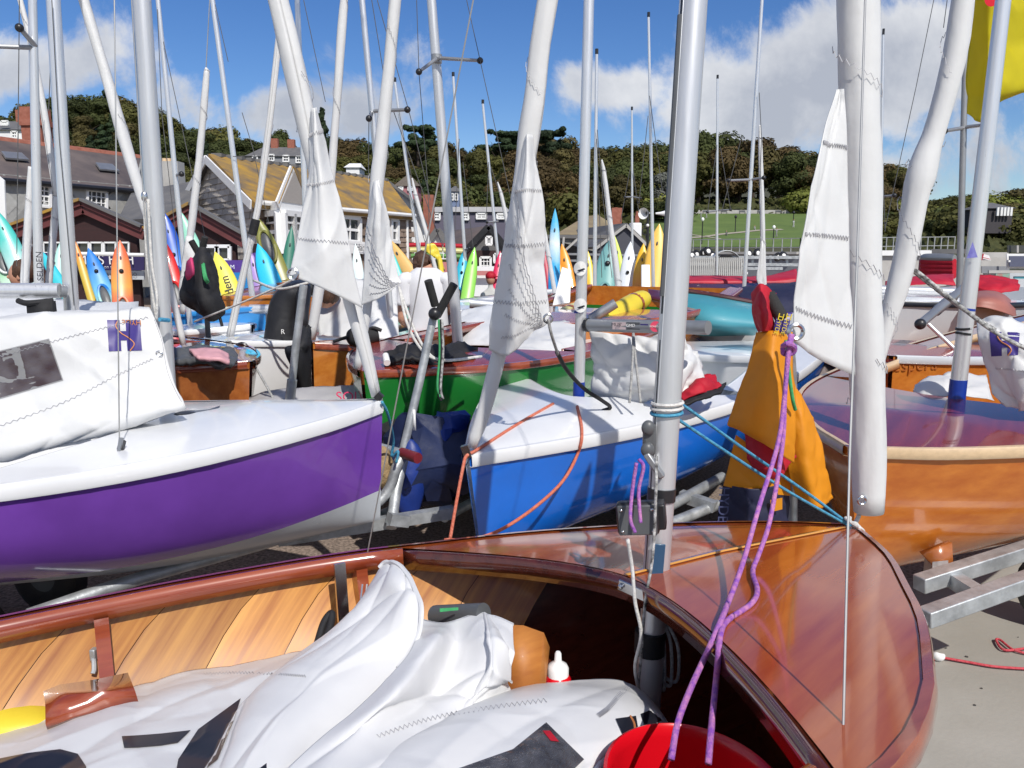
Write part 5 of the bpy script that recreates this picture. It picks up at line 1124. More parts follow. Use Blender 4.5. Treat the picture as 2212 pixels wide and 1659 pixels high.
Sheet([[at(x, y, Y) for x, y, Y in r] for r in [[(408, 756, 4.36), (460, 756, 4.34), (492, 768, 4.34)], [(425, 772, 4.16), (465, 776, 4.12), (496, 784, 4.16)]]], .02, 8, 45).build('panel', mat('dusty pink cloth', (.62, .33, .36), .6, var=.08), bp_, 16, 12, .02)
jb = thing('spray_jacket', at(930, 772, 4.3), 'black sailing jacket thrown over the red deck of the green dinghy', 'jacket')
Sheet([[at(x, y, Y) for x, y, Y in r] for r in [[(832, 766, 4.3), (880, 752, 4.4), (960, 750, 4.6), (1030, 765, 4.6)], [(830, 776, 4.15), (885, 764, 4.2), (960, 766, 4.3), (1032, 774, 4.4)], [(834, 784, 4.08), (890, 774, 4.1), (965, 780, 4.15), (1028, 786, 4.3)]]], .06, 7, 46).build('jacket_cloth', m_blackc, jb, 34, 20, .02)
MB().tube([at(833, 768, 4.12), at(836, 784, 4.05)], .018, 10).build('cuff', m_whitep, jb)
kb = thing('kit_bag', at(760, 720, 5.3), 'black kit bag with a strap on the brown deck', 'bag'); MB().tube([at(752, 735, 5.2), at(770, 728, 5.2), at(816, 722, 5.25)], [.03, .07, .05], 14, smooth=14).build('bag_body', m_blackc, kb, jit=.01); MB().tube([at(720, 738, 5.15), at(750, 728, 5.15), at(790, 715, 5.2), at(806, 708, 5.2), at(824, 714, 5.2)], .012, 6, smooth=16).build('strap', m_blackc, kb)
bk2 = thing('black_cover', at(640, 780, 4.8), 'black cloth hanging at the orange dinghy bow', 'cloth'); Sheet([[at(x, y, Y) for x, y, Y in r] for r in [[(654, 706, 4.9), (664, 702, 4.9), (672, 706, 4.9)], [(640, 745, 4.85), (654, 742, 4.75), (668, 742, 4.85)], [(616, 758, 4.85), (640, 765, 4.7), (668, 765, 4.85)], [(650, 850, 4.85), (658, 852, 4.8), (670, 850, 4.85)]]], .03, 6, 47).build('cloth_body', m_blackc, bk2, 20, 24, .03)
rope('bow_line', [at(693, 600, 5.3), at(660, 612, 5.2), at(600, 624, 5.3), at(548, 606, 5.8)], .009, m_ropew, label='twisted white rope stretched to the white clew ring', cat='rope')
rope('bow_line', [at(640, 600, 5.2), at(600, 620, 5.3), at(520, 655, 5.5), at(420, 695, 5.8)], .007, m_ropew, label='thin white rope slanting down past the blue hull', cat='rope')
rope('bow_line', [at(665, 750, 5.05), at(655, 790, 5.0), at(664, 800, 5.0), at(672, 775, 5.0), at(664, 830, 5.0)], .008, m_ropew, label='white rope coil hanging at the orange plywood bow', cat='rope')
rope('bow_line', [at(541, 780, 4.6), at(556, 800, 4.5), at(590, 860, 4.3)], .007, m_ropeg, label='grey rope from the mahogany bow to the grey cover', cat='rope')
# blue bags, trolley parts between the purple and blue boats
bg = thing('kit_bag', at(940, 1000, 3.9), 'dark blue sail bag lying on the ground between purple and blue bows', 'bag')
MB().ball(at(930, 1010, 3.75), (.25, .20, .21)).build('bag_body', mat('navy nylon', (.008, .016, .06), .55, var=.2, vscale=6, bump=.4, bscale=7), bg, jit=.13, jscale=6.5)
MB().ball(at(965, 950, 3.80), (.10, .09, .17)).build('bag_end', mat('royal blue nylon', (.010, .035, .22), .5, var=.2, vscale=6, bump=.4, bscale=7), bg, jit=.08, jscale=9)
MB().ball(at(885, 1040, 3.6), (.07, .06, .2)).build('side_pocket', mat('royal blue nylon', (.010, .035, .22)), bg, jit=.04, jscale=5)
b2_ = thing('kit_bag', at(900, 930, 3.9), 'black bag with pale straps leaning under the green hull', 'bag'); MB().ball(at(895, 935, 3.95), (.2, .12, .07)).build('bag_body', m_blackc, b2_, jit=.05, jscale=5); MB().tube([at(850, 945, 3.82), at(885, 922, 3.8), at(930, 915, 3.85)], .012, 6, smooth=12).build('strap', m_ropew, b2_)
MB().ball(at(826, 1010, 3.45), (.05, .05, .10)).build('fender', mat('straw rope', (.32, .22, .11), .8, var=.3, vscale=30, bump=.5, bscale=60), None)
tag(bpy.data.objects['fender'], 'straw-coloured rope fender by the purple bow', 'fender')
def trolley(label, pts, r=.024, wheels=(), extra=(), box=False):
    t = thing('launching_trolley', pts[0][0], label, 'trolley')
    for P in pts:
        if box: MB().bar(P[0], P[1], .055, .055).build('beam', m_galv, t, bevel=.004)
        else: MB().tube(P, r, 12, smooth=24 if len(P) > 2 else 0).build('beam', m_galv, t)
    for P in extra: MB().bar(*P, .05, .05).build('cross_bar', m_galv, t)
    for c, ax in wheels:
        Mw = Matrix.Translation(c) @ V(ax).to_track_quat('Z', 'Y').to_matrix().to_4x4()
        MB().lathe([(.08, -.045), (.16, -.05), (.195, -.035), (.2, 0), (.195, .035), (.16, .05), (.08, .045)], Mw, 22).build('tyre', m_black, t)
        MB().lathe([(0, -.04), (.085, -.045), (.085, .045), (0, .04)], Mw, 16).build('rim', m_dgrey, t)
    return t
trolley('galvanised trolley of the purple dinghy with a bent front tube', [[at(60, 1330, 2.5), at(300, 1250, 2.75), at(600, 1165, 3.15), at(790, 1098, 3.35), at(838, 1060, 3.40), at(856, 1010, 3.42), at(870, 985, 3.45)], [at(845, 1140, 3.3), at(856, 1060, 3.42), at(872, 990, 3.5)]], .024, [(V((-2.1, 2.9, .2)), (.3, 1, 0)), (V((-2.2, 3.6, .2)), (.3, 1, 0))], [(at(600, 1165, 3.2), at(980, 1105, 3.5)), (at(840, 1120, 3.3), at(880, 1125, 3.35))])
tg = thing('trolley_grip', at(890, 985, 3.4), 'dark red rubber grip on the crossbar of the purple trolley', 'grip'); MB().tube([at(868, 978, 3.45), at(903, 990, 3.36)], .024, 12).build('rubber', mat('dark red rubber', (.16, .015, .02), .5), tg); MB().tube([at(820, 965, 3.55), at(868, 978, 3.45)], .018, 12).build('crossbar', m_galv, tg)
rope('bow_painter', [at(825, 868, 3.14), at(838, 895, 3.2), at(850, 950, 3.35), at(846, 985, 3.38), at(860, 975, 3.36), at(856, 1000, 3.36)], .006, m_ropeb, label='blue painter tied from the purple bow to its trolley', cat='rope')
B4x = [at(2400, 1140, 2.85), at(1970, 1255, 2.62)]; 
TR4 = trolley('galvanised trolley of the amber dinghy on the pale concrete', [[at(1985, 1262, 2.62), at(2400, 1130, 2.95)], [at(1996, 1335, 2.40), at(2400, 1190, 2.72)]], .03, [(V((2.5, 3.4, .2)), (.5, 1, 0))], [(at(2010, 1220, 2.8), at(2120, 1290, 2.5)), (at(2030, 1190, 2.82), at(2030, 1245, 2.68))], box=True)
MB().quad(*[at(x, y, 2.74) for x, y in ((1990, 1195), (2052, 1170), (2056, 1250), (2040, 1250))]).build('keel_support', m_brnwood, TR4, thick=.03)
trolley('short galvanised trolley under the blue dinghy', [[at(1360, 1140, 3.4), at(1480, 1075, 3.7), at(1560, 1030, 4.0)], [at(1300, 1190, 3.3), at(1550, 1090, 3.7)]], .026, [(V((1.35, 4.6, .2)), (.75, -.5, 0)), (V((.35, 5.0, .2)), (.75, -.5, 0))], [(at(1470, 1070, 3.75), at(1545, 1095, 3.65))])
trolley('trolley frame with white-rimmed wheels under the green dinghy', [[V((-.7, 3.95, .35)), V((.3, 5.9, .35))], [V((-.35, 3.95, .35)), V((.65, 5.9, .35))]], .026, [(V((-.5, 5.4, .2)), (.9, -.45, 0)), (V((.9, 4.9, .2)), (.9, -.45, 0))])
# orange spray bag hung on a pole
ob = thing('sail_bag', at(1690, 1100, 2.7), 'orange and red sail bag hung over a black pole beside the big bow roll', 'bag')
def os(rows, m, nm, seed, crease=.012, nu=36, nv=36): return Sheet([[at(*p) for p in r] for r in rows], crease, 6, seed).build(nm, m, ob, nu, nv, .004)
os([[(1634, 718, 2.62), (1672, 714, 2.56), (1713, 717, 2.60)], [(1612, 800, 2.60), (1664, 796, 2.52), (1716, 800, 2.58)], [(1590, 860, 2.60), (1652, 856, 2.50), (1717, 860, 2.56)], [(1571, 914, 2.60), (1640, 930, 2.50), (1717, 950, 2.55)], [(1578, 922, 2.62), (1645, 956, 2.52), (1716, 1002, 2.56)]], m_orc, 'orange_front', 51, .010)
os([[(1708, 806, 2.66), (1720, 836, 2.66), (1732, 850, 2.68)], [(1700, 920, 2.64), (1736, 920, 2.62), (1762, 920, 2.68)], [(1702, 1020, 2.64), (1752, 1030, 2.6), (1786, 1020, 2.68)], [(1720, 1070, 2.66), (1768, 1098, 2.62), (1801, 1076, 2.7)]], m_orc, 'orange_side', 52, .014)
os([[(1608, 926, 2.66), (1660, 930, 2.62), (1714, 900, 2.66)], [(1612, 970, 2.66), (1660, 990, 2.60), (1726, 940, 2.66)], [(1630, 1010, 2.66), (1680, 1030, 2.6), (1728, 960, 2.66)]], m_redc, 'red_lining', 53, .03)
os([[(1590, 940, 2.70), (1650, 980, 2.68), (1705, 1000, 2.70)], [(1570, 1020, 2.70), (1640, 1040, 2.66), (1706, 1050, 2.70)], [(1562, 1050, 2.70), (1640, 1066, 2.66), (1706, 1070, 2.70)]], m_orc, 'orange_back', 54, .014)
os([[(1562, 1046, 2.71), (1630, 1055, 2.66), (1706, 1040, 2.70)], [(1552, 1110, 2.71), (1625, 1115, 2.66), (1706, 1110, 2.70)], [(1546, 1200, 2.71), (1620, 1200, 2.66), (1706, 1200, 2.70)]], m_navy, 'navy_end', 55, .014)
text('HYDE', at(1562, 1090, 2.64), V((0, 0, -1)), V((1, -.1, 0)), .05, mat('navy letters', (.05, .06, .14), .6), ob)
MB().quad(*[at(x, y, 2.645) for x, y in ((1664, 1080), (1690, 1075), (1690, 1100), (1666, 1106))]).build('orange_patch', m_orc, ob)
os([[(1622, 632, 2.66), (1640, 612, 2.60), (1662, 620, 2.60), (1680, 640, 2.64)], [(1620, 660, 2.63), (1640, 645, 2.54), (1660, 650, 2.55), (1668, 640, 2.6)], [(1624, 690, 2.62), (1644, 682, 2.53), (1664, 690, 2.55), (1676, 690, 2.6)], [(1638, 718, 2.62), (1650, 716, 2.56), (1664, 716, 2.58), (1678, 716, 2.6)]], m_redc, 'red_hood', 56, .012)
MB().tube([at(1663, 640, 2.64), at(1690, 700, 2.60), at(1706, 760, 2.66), at(1712, 900, 2.74), at(1712, 1200, 2.80)], .017, 12, smooth=24).build('pole', m_galv, ob); MB().tube([at(1660, 636, 2.62), at(1690, 690, 2.58)], .022, 12).build('grip', m_foam, ob)
for k in (0, 1):
    os([[(1680+16*k, 674+k, 2.585), (1696+16*k, 674+k, 2.585)], [(1674+17*k, 694, 2.57), (1690+17*k, 694, 2.57)], [(1670+14*k, 720, 2.565), (1684+14*k, 722, 2.565)]], m_navyp, 'strap', 57+k, .002, 6, 10)
    text('H', at(1687+17*k, 685, 2.556), V((1, 0, -.2)), V((.2, 0, 1)), .030, m_yelp, ob); text('HYDE', at(1680+15*k, 706, 2.55), V((-.25, 0, -1)), V((1, 0, -.25)), .020, m_yelp, ob)
rope('green_cord', [at(1698, 735, 2.5), at(1704, 800, 2.5), at(1712, 860, 2.5), at(1718, 885, 2.52)], .006, m_ropegr, ob)
# yellow kite cloth at the top right
yk = thing('yellow_flag', at(2120, 130, 3.7), 'bright yellow flag with a red spot flying behind the silver mast', 'flag')
Sheet([[at(x, y, Y) for x, y, Y in r] for r in [[(2112, -120, 3.7), (2150, -110, 3.6), (2200, -100, 3.7), (2330, -110, 3.8)], [(2096, 60, 3.75), (2140, 60, 3.62), (2200, 50, 3.75), (2300, 40, 3.85)], [(2082, 180, 3.78), (2135, 190, 3.66), (2175, 185, 3.72), (2300, 160, 3.9)], [(2086, 246, 3.8), (2122, 264, 3.7), (2166, 212, 3.78), (2300, 168, 3.92)]]], .05, 2.5, 61).build('flag_cloth', m_yel, yk, 36, 36, .002)
MB().lathe([(0, 0), (.03, 0)], Matrix.Translation(at(2142, -2, 3.56)) @ Matrix.Rotation(math.pi/2, 4, 'X'), 16).build('red_spot', m_red, yk)
# loose red cord on the concrete
rope('red_cord', [atz(1990, 1418, .012), atz(2030, 1420, .012), atz(2090, 1430, .012), atz(2150, 1440, .012), atz(2240, 1446, .012)], .0055, m_roper, label='thin red cord lying straight on the concrete', cat='rope')
rope('red_cord', [atz(2240, 1416, .012), atz(2190, 1404, .012), atz(2160, 1382, .012), atz(2152, 1384, .012), atz(2170, 1404, .012), atz(2220, 1400, .012)], .0055, m_roper, label='loop of red cord near the right edge of the concrete', cat='rope')
MB().ball(atz(2030, 1418, .02), (.03, .02, .02)).build('paper_scrap', m_whitep, None, jit=.015, jscale=20); tag(bpy.data.objects['paper_scrap'], 'white scrap on the red cord lying on the concrete', 'scrap')
gr = MB()
for i in range(130):
    c = V((R.uniform(1.0, 2.6), R.uniform(1.2, 3.4), .003)); s_ = R.uniform(.0025, .007); gr.ball(c, (s_*1.4, s_, s_*.7), None, 5, 3)
tag(gr.build('gravel', mat('dark grit', (.06, .055, .05), .9, var=.4), jit=.002, jscale=90), kind='stuff')
_ax = (bow0-mast0).normalized(); _pr = V((_ax.y, -_ax.x, 0)); _b = V((mast0.x, mast0.y, .32))
trolley('galvanised trolley carrying the open varnished dinghy in front', [[_b+_ax*.15+_pr*.03, _b-_ax*2.7+_pr*.03], [_b+_ax*.15-_pr*.12, _b-_ax*2.7-_pr*.12]], .024, [(_b-_ax*1.8+_pr*.55-V((0, 0, .12)), tuple(_pr)), (_b-_ax*1.8-_pr*.65-V((0, 0, .12)), tuple(_pr))], [(_b-_ax*1.8+_pr*.5-V((0, 0, .1)), _b-_ax*1.8-_pr*.6-V((0, 0, .1))), (_b-_ax*.3-_pr*.25+V((0, 0, .10)), _b-_ax*.3+_pr*.25+V((0, 0, .10)))])
# ================================================================ people
m_skin = mat('skin', (.50, .26, .17), .5, var=.08, vscale=12)
m_hair = mat('brown hair', (.045, .020, .011), .6, vscale=40, col2=(.10, .045, .022), grain=((3, 3, .8),), bump=.5, bscale=60)
m_tee = mat('white cotton', (.68, .68, .70), .8, var=.03, vscale=6, bump=.12, bscale=9)
m_wet = mat('black neoprene', (.010, .010, .012), .45, var=.3, vscale=6, bump=.15, bscale=12)
def skinned(name, m, J, E_, root=0, parent=None, sub=1):
    """one continuous body: joints J = (point, radius), edges E_"""
    inv = ORG.get(parent.name) if parent is not None else Matrix()
    me = bpy.data.meshes.new(name); me.from_pydata([tuple(inv @ V(p)) for p, r in J], E_, []); o = bpy.data.objects.new(name, me); COL.objects.link(o)
    md = o.modifiers.new('skin', 'SKIN'); sk = me.skin_vertices[0].data
    for i, (p, r) in enumerate(J):
        rr = r if isinstance(r, tuple) else (r, r); sk[i].radius = rr; sk[i].use_root = (i == root)
    md.use_smooth_shade = True
    s = o.modifiers.new('smooth', 'SUBSURF'); s.levels = sub+1; s.render_levels = sub+1
    me.materials.append(m)
    if parent is not None: o.parent = parent; ORG[o.name] = ORG.get(parent.name)
    return o
def ring(c, rx, ry, rz=0, n=24, tilt=0.):
    return [V(c)+V((rx*math.cos(w), ry*math.sin(w), tilt*math.cos(w))) for w in [2*math.pi*i/n for i in range(n)]]
# --- man in the white T-shirt, seen from behind, head bent forward
YM = 7.4
hip = at(926, 735, YM); top = at(910, 548, YM); hgt = top.z
mx = (at(908, 600, YM)).x
z_sh = at(915, 592, YM).z; z_w = at(926, 712, YM).z; z_h = at(915, 545, YM).z
mn = thing('person', V((mx, YM, 0)), 'man in a white T-shirt and red shorts with his back turned, working on a boat', 'person')
sh_l, sh_r = at(874, 606, YM), at(966, 606, YM); cx = (sh_l.x+sh_r.x)/2; hx = at(926, 715, YM).x
el_l, el_r = at(866, 690, YM+.02), at(977, 668, YM+.05); wr_l, wr_r = at(884, 704, YM+.26), at(962, 676, YM+.30)
J = [(V((hx, YM, z_w-.10)), (.12, .09)), (V((hx-.01, YM, z_w+.06)), (.10, .075)), (V((cx, YM+.03, z_w+.30)), (.11, .075)), (V((cx, YM+.06, z_sh-.03)), (.10, .065)), (V((cx, YM+.09, z_sh+.06)), (.055, .055)), (V((mx, YM+.13, z_sh+.12)), (.05, .05)),
     (sh_l+V((.02, .03, -.02)), .062), (el_l, .045), (wr_l, .032), (wr_l+V((.04, .09, -.02)), .028), (sh_r+V((-.02, .03, -.02)), .062), (el_r, .045), (wr_r, .032), (wr_r+V((-.03, .09, 0)), .028),
     (V((hx-.10, YM, z_w-.22)), .09), (V((hx-.11, YM-.01, .48)), .058), (V((hx-.11, YM+.02, .09)), .042), (V((hx-.11, YM+.16, .04)), .035),
     (V((hx+.10, YM, z_w-.22)), .09), (V((hx+.11, YM-.01, .48)), .058), (V((hx+.11, YM+.02, .09)), .042), (V((hx+.11, YM+.16, .04)), .035)]
Ed = [(0, 1), (1, 2), (2, 3), (3, 4), (4, 5), (3, 6), (6, 7), (7, 8), (8, 9), (3, 10), (10, 11), (11, 12), (12, 13), (0, 14), (14, 15), (15, 16), (16, 17), (0, 18), (18, 19), (19, 20), (20, 21)]
skinned('body', m_skin, J, Ed, 0, mn)
for w, sx in ((wr_l, 1), (wr_r, -1)):
    for k in range(4):
        b = w+V((.03*sx+.016*(k-1.5), .10, -.02)); MB().tube([b, b+V((.004*sx, .045, -.012)), b+V((.004*sx, .065, -.035))], [.009, .008, .006], 7).build('finger', m_skin, mn)
    b = w+V((.03*sx, .07, 0)); MB().tube([b, b+V((.03*sx, .03, .005)), b+V((.035*sx, .06, -.01))], [.011, .009, .007], 7).build('thumb', m_skin, mn)
hc = V((mx, YM+.15, z_h-.115)); Mh = Matrix.Rotation(-.45, 3, 'X')
head = MB().ball(hc, (.075, .098, .118), Mh, 20, 14).build('head', m_skin, mn)
for s_ in (-1, 1): MB().ball(hc+V((s_*.077, .0, -.012)), (.010, .020, .030), None, 10, 8).build('ear', m_skin, head)
MB().ball(hc+V((0, .105, -.05)), (.014, .02, .018), None, 8, 6).build('nose', m_skin, head)
MB().ball(hc+V((0, -.008, .022)), (.086, .106, .106), Mh, 26, 18).build('hair', m_hair, mn, jit=.018, jscale=28)
# T-shirt
rows = []
for f, rx, ry in ((0, .185, .135), (.12, .182, .13), (.35, .175, .125), (.6, .19, .13), (.8, .205, .13), (.92, .19, .12), (1.0, .13, .095), (1.05, .085, .075)):
    z = z_w-.05+(z_sh+.03-z_w+.05)*f; x = hx+(cx-hx)*f; rows.append([p+V((.012*math.sin(5*i*.26+f*9), .012*math.sin(3*i*.26+7*f), 0))*(1-f*.7) for i, p in enumerate(ring((x, YM+.02+.03*f, z), rx, ry))])
tee = MB().grid(rows, True).build('tee_shirt', m_tee, mn, ang=180, thick=.006, sub=1)
for a, b in ((sh_l, el_l), (sh_r, el_r)):
    q = a.lerp(b, .62); MB().tube([V((cx, YM+.05, a.z+.01)).lerp(a, .62), a, a.lerp(b, .3), q], [.05, .072, .074, .082], 16, False, smooth=12).build('sleeve', m_tee, mn, thick=.005, jit=.008, jscale=12)
rows = [ring((hx, YM, z_w+.0), .178, .128), ring((hx, YM, z_w-.12), .19, .14), ring((hx, YM, z_w-.24), .20, .14)]
MB().grid(rows, True).build('shorts', mat('red shorts', (.55, .06, .035), .7, var=.1, vscale=7, bump=.2, bscale=12), mn, thick=.006)
for s_ in (-1, 1): MB().tube([V((hx+s_*.10, YM, z_w-.20)), V((hx+s_*.105, YM, z_w-.46))], [.105, .108], 16, False).build('shorts_leg', mat('red shorts', (0, 0, 0)), mn, thick=.006)
# --- sailor in a black wetsuit bending into a boat
YS = 5.9
p0 = at(618, 730, YS); 
ws = thing('person', V((p0.x, YS, 0)), 'sailor in a black wetsuit bent forward behind the white clew ring', 'person')
hp = at(612, 726, YS); ch = at(618, 650, YS+.06); sh = at(634, 618, YS+.12)
J = [(hp, (.145, .115)), (hp.lerp(ch, .5)+V((-.015, 0, 0)), (.125, .10)), (ch+V((.01, 0, 0)), (.145, .11)), (sh, (.12, .10)), (sh+V((.08, .10, -.01)), .055), (sh+V((.15, .16, -.05)), .05),
     (sh+V((.10, -.10, -.03)), .065), (at(652, 690, YS-.15), .05), (at(660, 740, YS-.1), .04), (sh+V((.02, .18, -.04)), .06), (at(640, 690, YS+.3), .045), (at(650, 735, YS+.3), .036),
     (hp+V((-.08, -.03, -.18)), .09), (hp+V((-.06, .0, -.58)), .06), (V((hp.x-.07, YS-.03, .08)), .045), (hp+V((.08, .03, -.18)), .09), (hp+V((.08, .05, -.58)), .06), (V((hp.x+.08, YS+.03, .08)), .045)]
Ed = [(0, 1), (1, 2), (2, 3), (3, 4), (4, 5), (3, 6), (6, 7), (7, 8), (3, 9), (9, 10), (10, 11), (0, 12), (12, 13), (13, 14), (0, 15), (15, 16), (16, 17)]
skinned('wetsuit_body', m_wet, J, Ed, 0, ws)
hd2 = sh+V((.22, .20, -.08)); MB().ball(hd2, (.075, .09, .11), Matrix.Rotation(.6, 3, 'Y'), 16, 12).build('head', m_skin, ws); MB().ball(hd2+V((.01, -.01, .02)), (.083, .098, .108), Matrix.Rotation(.6, 3, 'Y'), 18, 12).build('hair', m_hair, ws, jit=.015, jscale=25)
for a in (at(660, 740, YS-.1), at(650, 735, YS+.3)):
    for k in range(4): MB().tube([a+V((.016*(k-1.5), 0, -.02)), a+V((.017*(k-1.5), .02, -.07)), a+V((.016*(k-1.5), .04, -.10))], [.010, .009, .006], 7).build('finger', m_skin, ws)
    MB().tube([a+V((.03, 0, -.02)), a+V((.05, .01, -.06))], [.011, .008], 7).build('thumb', m_skin, ws)
text('R', at(611, 717, YS-.14), V((1, 0, 0)), V((0, 0, 1)), .05, m_whitep, ws)
# --- woman with tied brown hair at the far left
YW = 6.4; wc = at(50, 590, YW)
wm = thing('person', V((wc.x, YW, 0)), 'woman with dark brown hair in a ponytail looking left behind the silver boom', 'person')
J = [(V((wc.x+.03, YW, .70)), (.15, .11)), (V((wc.x+.03, YW, 1.0)), (.13, .10)), (V((wc.x+.03, YW, 1.25)), (.15, .10)), (V((wc.x+.02, YW, 1.38)), (.05, .05)), (wc+V((0, 0, -.10)), .045), (V((wc.x-.15, YW+.02, 1.26)), .055), (V((wc.x-.24, YW-.05, 1.0)), .042), (V((wc.x-.30, YW-.15, .85)), .03),
     (V((wc.x+.2, YW, 1.26)), .055), (V((wc.x+.26, YW-.02, 1.0)), .042), (V((wc.x+.2, YW-.15, .85)), .03), (V((wc.x-.06, YW, .5)), .09), (V((wc.x-.06, YW, .08)), .045), (V((wc.x+.12, YW, .5)), .09), (V((wc.x+.12, YW, .08)), .045)]
skinned('body', m_wet, J, [(0, 1), (1, 2), (2, 3), (3, 4), (2, 5), (5, 6), (6, 7), (2, 8), (8, 9), (9, 10), (0, 11), (11, 12), (0, 13), (13, 14)], 0, wm)
hd = MB().ball(wc+V((-.025, 0, -.02)), (.085, .072, .105), None, 18, 12).build('head', m_skin, wm)
MB().ball(wc+V((-.115, 0, -.03)), (.02, .013, .016), None, 8, 6).build('nose', m_skin, hd); MB().ball(wc+V((.0, -.07, -.03)), (.016, .008, .024), None, 8, 6).build('ear', m_skin, hd)
MB().ball(wc+V((.015, 0, .015)), (.098, .086, .10), None, 20, 14).build('hair', m_hair, wm, jit=.012, jscale=25); MB().tube([wc+V((.10, 0, 0)), wc+V((.15, 0, -.08)), wc+V((.12, 0, -.24))], [.035, .045, .012], 10, smooth=10).build('ponytail', m_hair, wm, jit=.01, jscale=20)
# --- child with a red cap
YC = 12.5; cc = at(1060, 600, YC)
kd = thing('person', V((cc.x, YC, 0)), 'child in a pale top and red cap standing by the far boats', 'person')
J = [(V((cc.x, YC, .62)), (.11, .09)), (V((cc.x, YC, .85)), (.11, .09)), (V((cc.x, YC, 1.06)), (.11, .08)), (V((cc.x, YC, 1.15)), .04), (cc+V((0, 0, -.06)), .04), (V((cc.x-.13, YC, 1.04)), .04), (V((cc.x-.17, YC, .82)), .03), (V((cc.x-.14, YC-.08, .66)), .024), (V((cc.x+.13, YC, 1.04)), .04), (V((cc.x+.17, YC, .82)), .03), (V((cc.x+.14, YC-.08, .66)), .024), (V((cc.x-.06, YC, .4)), .06), (V((cc.x-.06, YC, .06)), .035), (V((cc.x+.06, YC, .4)), .06), (V((cc.x+.06, YC, .06)), .035)]
skinned('body', mat('pale grey top', (.55, .55, .53), .8, var=.1), J, [(0, 1), (1, 2), (2, 3), (3, 4), (2, 5), (5, 6), (6, 7), (2, 8), (8, 9), (9, 10), (0, 11), (11, 12), (0, 13), (13, 14)], 0, kd)
MB().ball(cc+V((0, 0, -.02)), (.07, .08, .095), None, 14, 10).build('head', m_skin, kd); MB().ball(cc+V((0, 0, .025)), (.082, .09, .075), None, 16, 10).build('cap', m_redc, kd); MB().ball(cc+V((.08, -.02, .02)), (.06, .055, .010), None, 12, 6).build('peak', m_redc, kd)
# ================================================================ buildings
m_slate = mat('slate grey wall', (.33, .33, .315), .7, var=.12, rnd=.30)
m_roofb = mat('brown slate roof', (.075, .062, .062), .75, vscale=.9, col2=(.145, .115, .105), detail=8, bump=.3, bscale=6)
m_roofg = mat('grey slate roof', (.10, .10, .105), .75, vscale=1.2, col2=(.16, .155, .15), detail=8, bump=.3, bscale=6)
m_lichen = mat('lichen covered roof', (.13, .105, .08), .85, vscale=1.3, col2=(.42, .24, .03), detail=10, bump=.4, bscale=5)
m_shing = mat('weathered shingle', (.42, .385, .35), .8, var=.12, rnd=.25, grain=((3, 3, 12),))
m_shingb = mat('brown shingle', (.23, .17, .13), .8, var=.12, rnd=.2)
m_render = mat('white render', (.76, .77, .77), .7, var=.04, vscale=1)
m_frame = mat('white window frame', (.80, .80, .79), .5, var=.03)
m_brick = mat('red brick', (.24, .075, .045), .85, vscale=5, col2=(.34, .13, .09), bump=.3, bscale=12)
m_darkw = mat('dark maroon boarding', (.035, .012, .012), .7, var=.2, grain=((1, 1, 9),))
m_barge = mat('maroon bargeboard', (.12, .03, .03), .6, var=.15)
m_navys = mat('navy sign', (.030, .022, .095), .5, var=.05)
m_purs = mat('purple sign', (.10, .045, .26), .5, var=.05)
m_conc = mat('pale concrete', (.42, .41, .39), .85, vscale=1.2, var=.12)
m_greyw = mat('grey painted wall', (.22, .23, .25), .7, var=.06)
def wallq(name, m, parent, pts, thick=.2): return MB().quad(*pts).build(name, m, parent, thick=min(thick, .05), smooth=False)
def window(parent, q, nx, ny, fr=.07, m=None):
    """q: corners bottom-left, bottom-right, top-right, top-left of the opening, facing the viewer; white frame, glazing bars, panes, sill"""
    a, b, c, d = [V(p) for p in q]; n = (b-a).cross(d-a).normalized()
    if n.y > 0: n = -n
    P = lambda u, v: (a*(1-u)+b*u)*(1-v)+(d*(1-u)+c*u)*v
    f = MB()
    for p0, p1 in ((P(0, 0), P(1, 0)), (P(0, 1), P(1, 1)), (P(0, 0), P(0, 1)), (P(1, 0), P(1, 1))): f.bar(p0+n*.09, p1+n*.09, fr*1.5, fr*1.5, up=n)
    fo = f.build('window', m or m_frame, parent, smooth=False)
    g = MB()
    for i in range(1, nx): g.bar(P(i/nx, 0)+n*.07, P(i/nx, 1)+n*.07, fr*.5, fr*.5, up=n)
    for j in range(1, ny): g.bar(P(0, j/ny)+n*.073, P(1, j/ny)+n*.073, fr*(1.0 if j*2 == ny else .5), fr*.5, up=n)
    if nx*ny > 1: g.build('glazing_bar', m or m_frame, fo, smooth=False)
    MB().quad(P(0, 0)+n*.05, P(1, 0)+n*.05, P(1, 1)+n*.05, P(0, 1)+n*.05).build('pane', m_glass, fo, smooth=False)
    MB().bar(P(-.08, -.03)+n*.1, P(1.08, -.03)+n*.1, fr*2.4, fr*1.2, up=(0, 0, 1)).build('sill', m or m_frame, fo, smooth=False)
    return fo
def onplane(px, py, A_, B_):
    """point of the vertical plane through A_ and B_ seen at a pixel"""
    d = ray(px, py); n = (B_-A_).cross(V((0, 0, 1))); t = (A_-EYE).dot(n)/d.dot(n); return EYE+d*t
def win_px(parent, A_, B_, x0, y0, x1, y1, nx, ny, fr=.07, dy=0): return window(parent, [onplane(x0, y1, A_, B_), onplane(x1, y1+dy, A_, B_), onplane(x1, y0+dy, A_, B_), onplane(x0, y0, A_, B_)], nx, ny, fr)
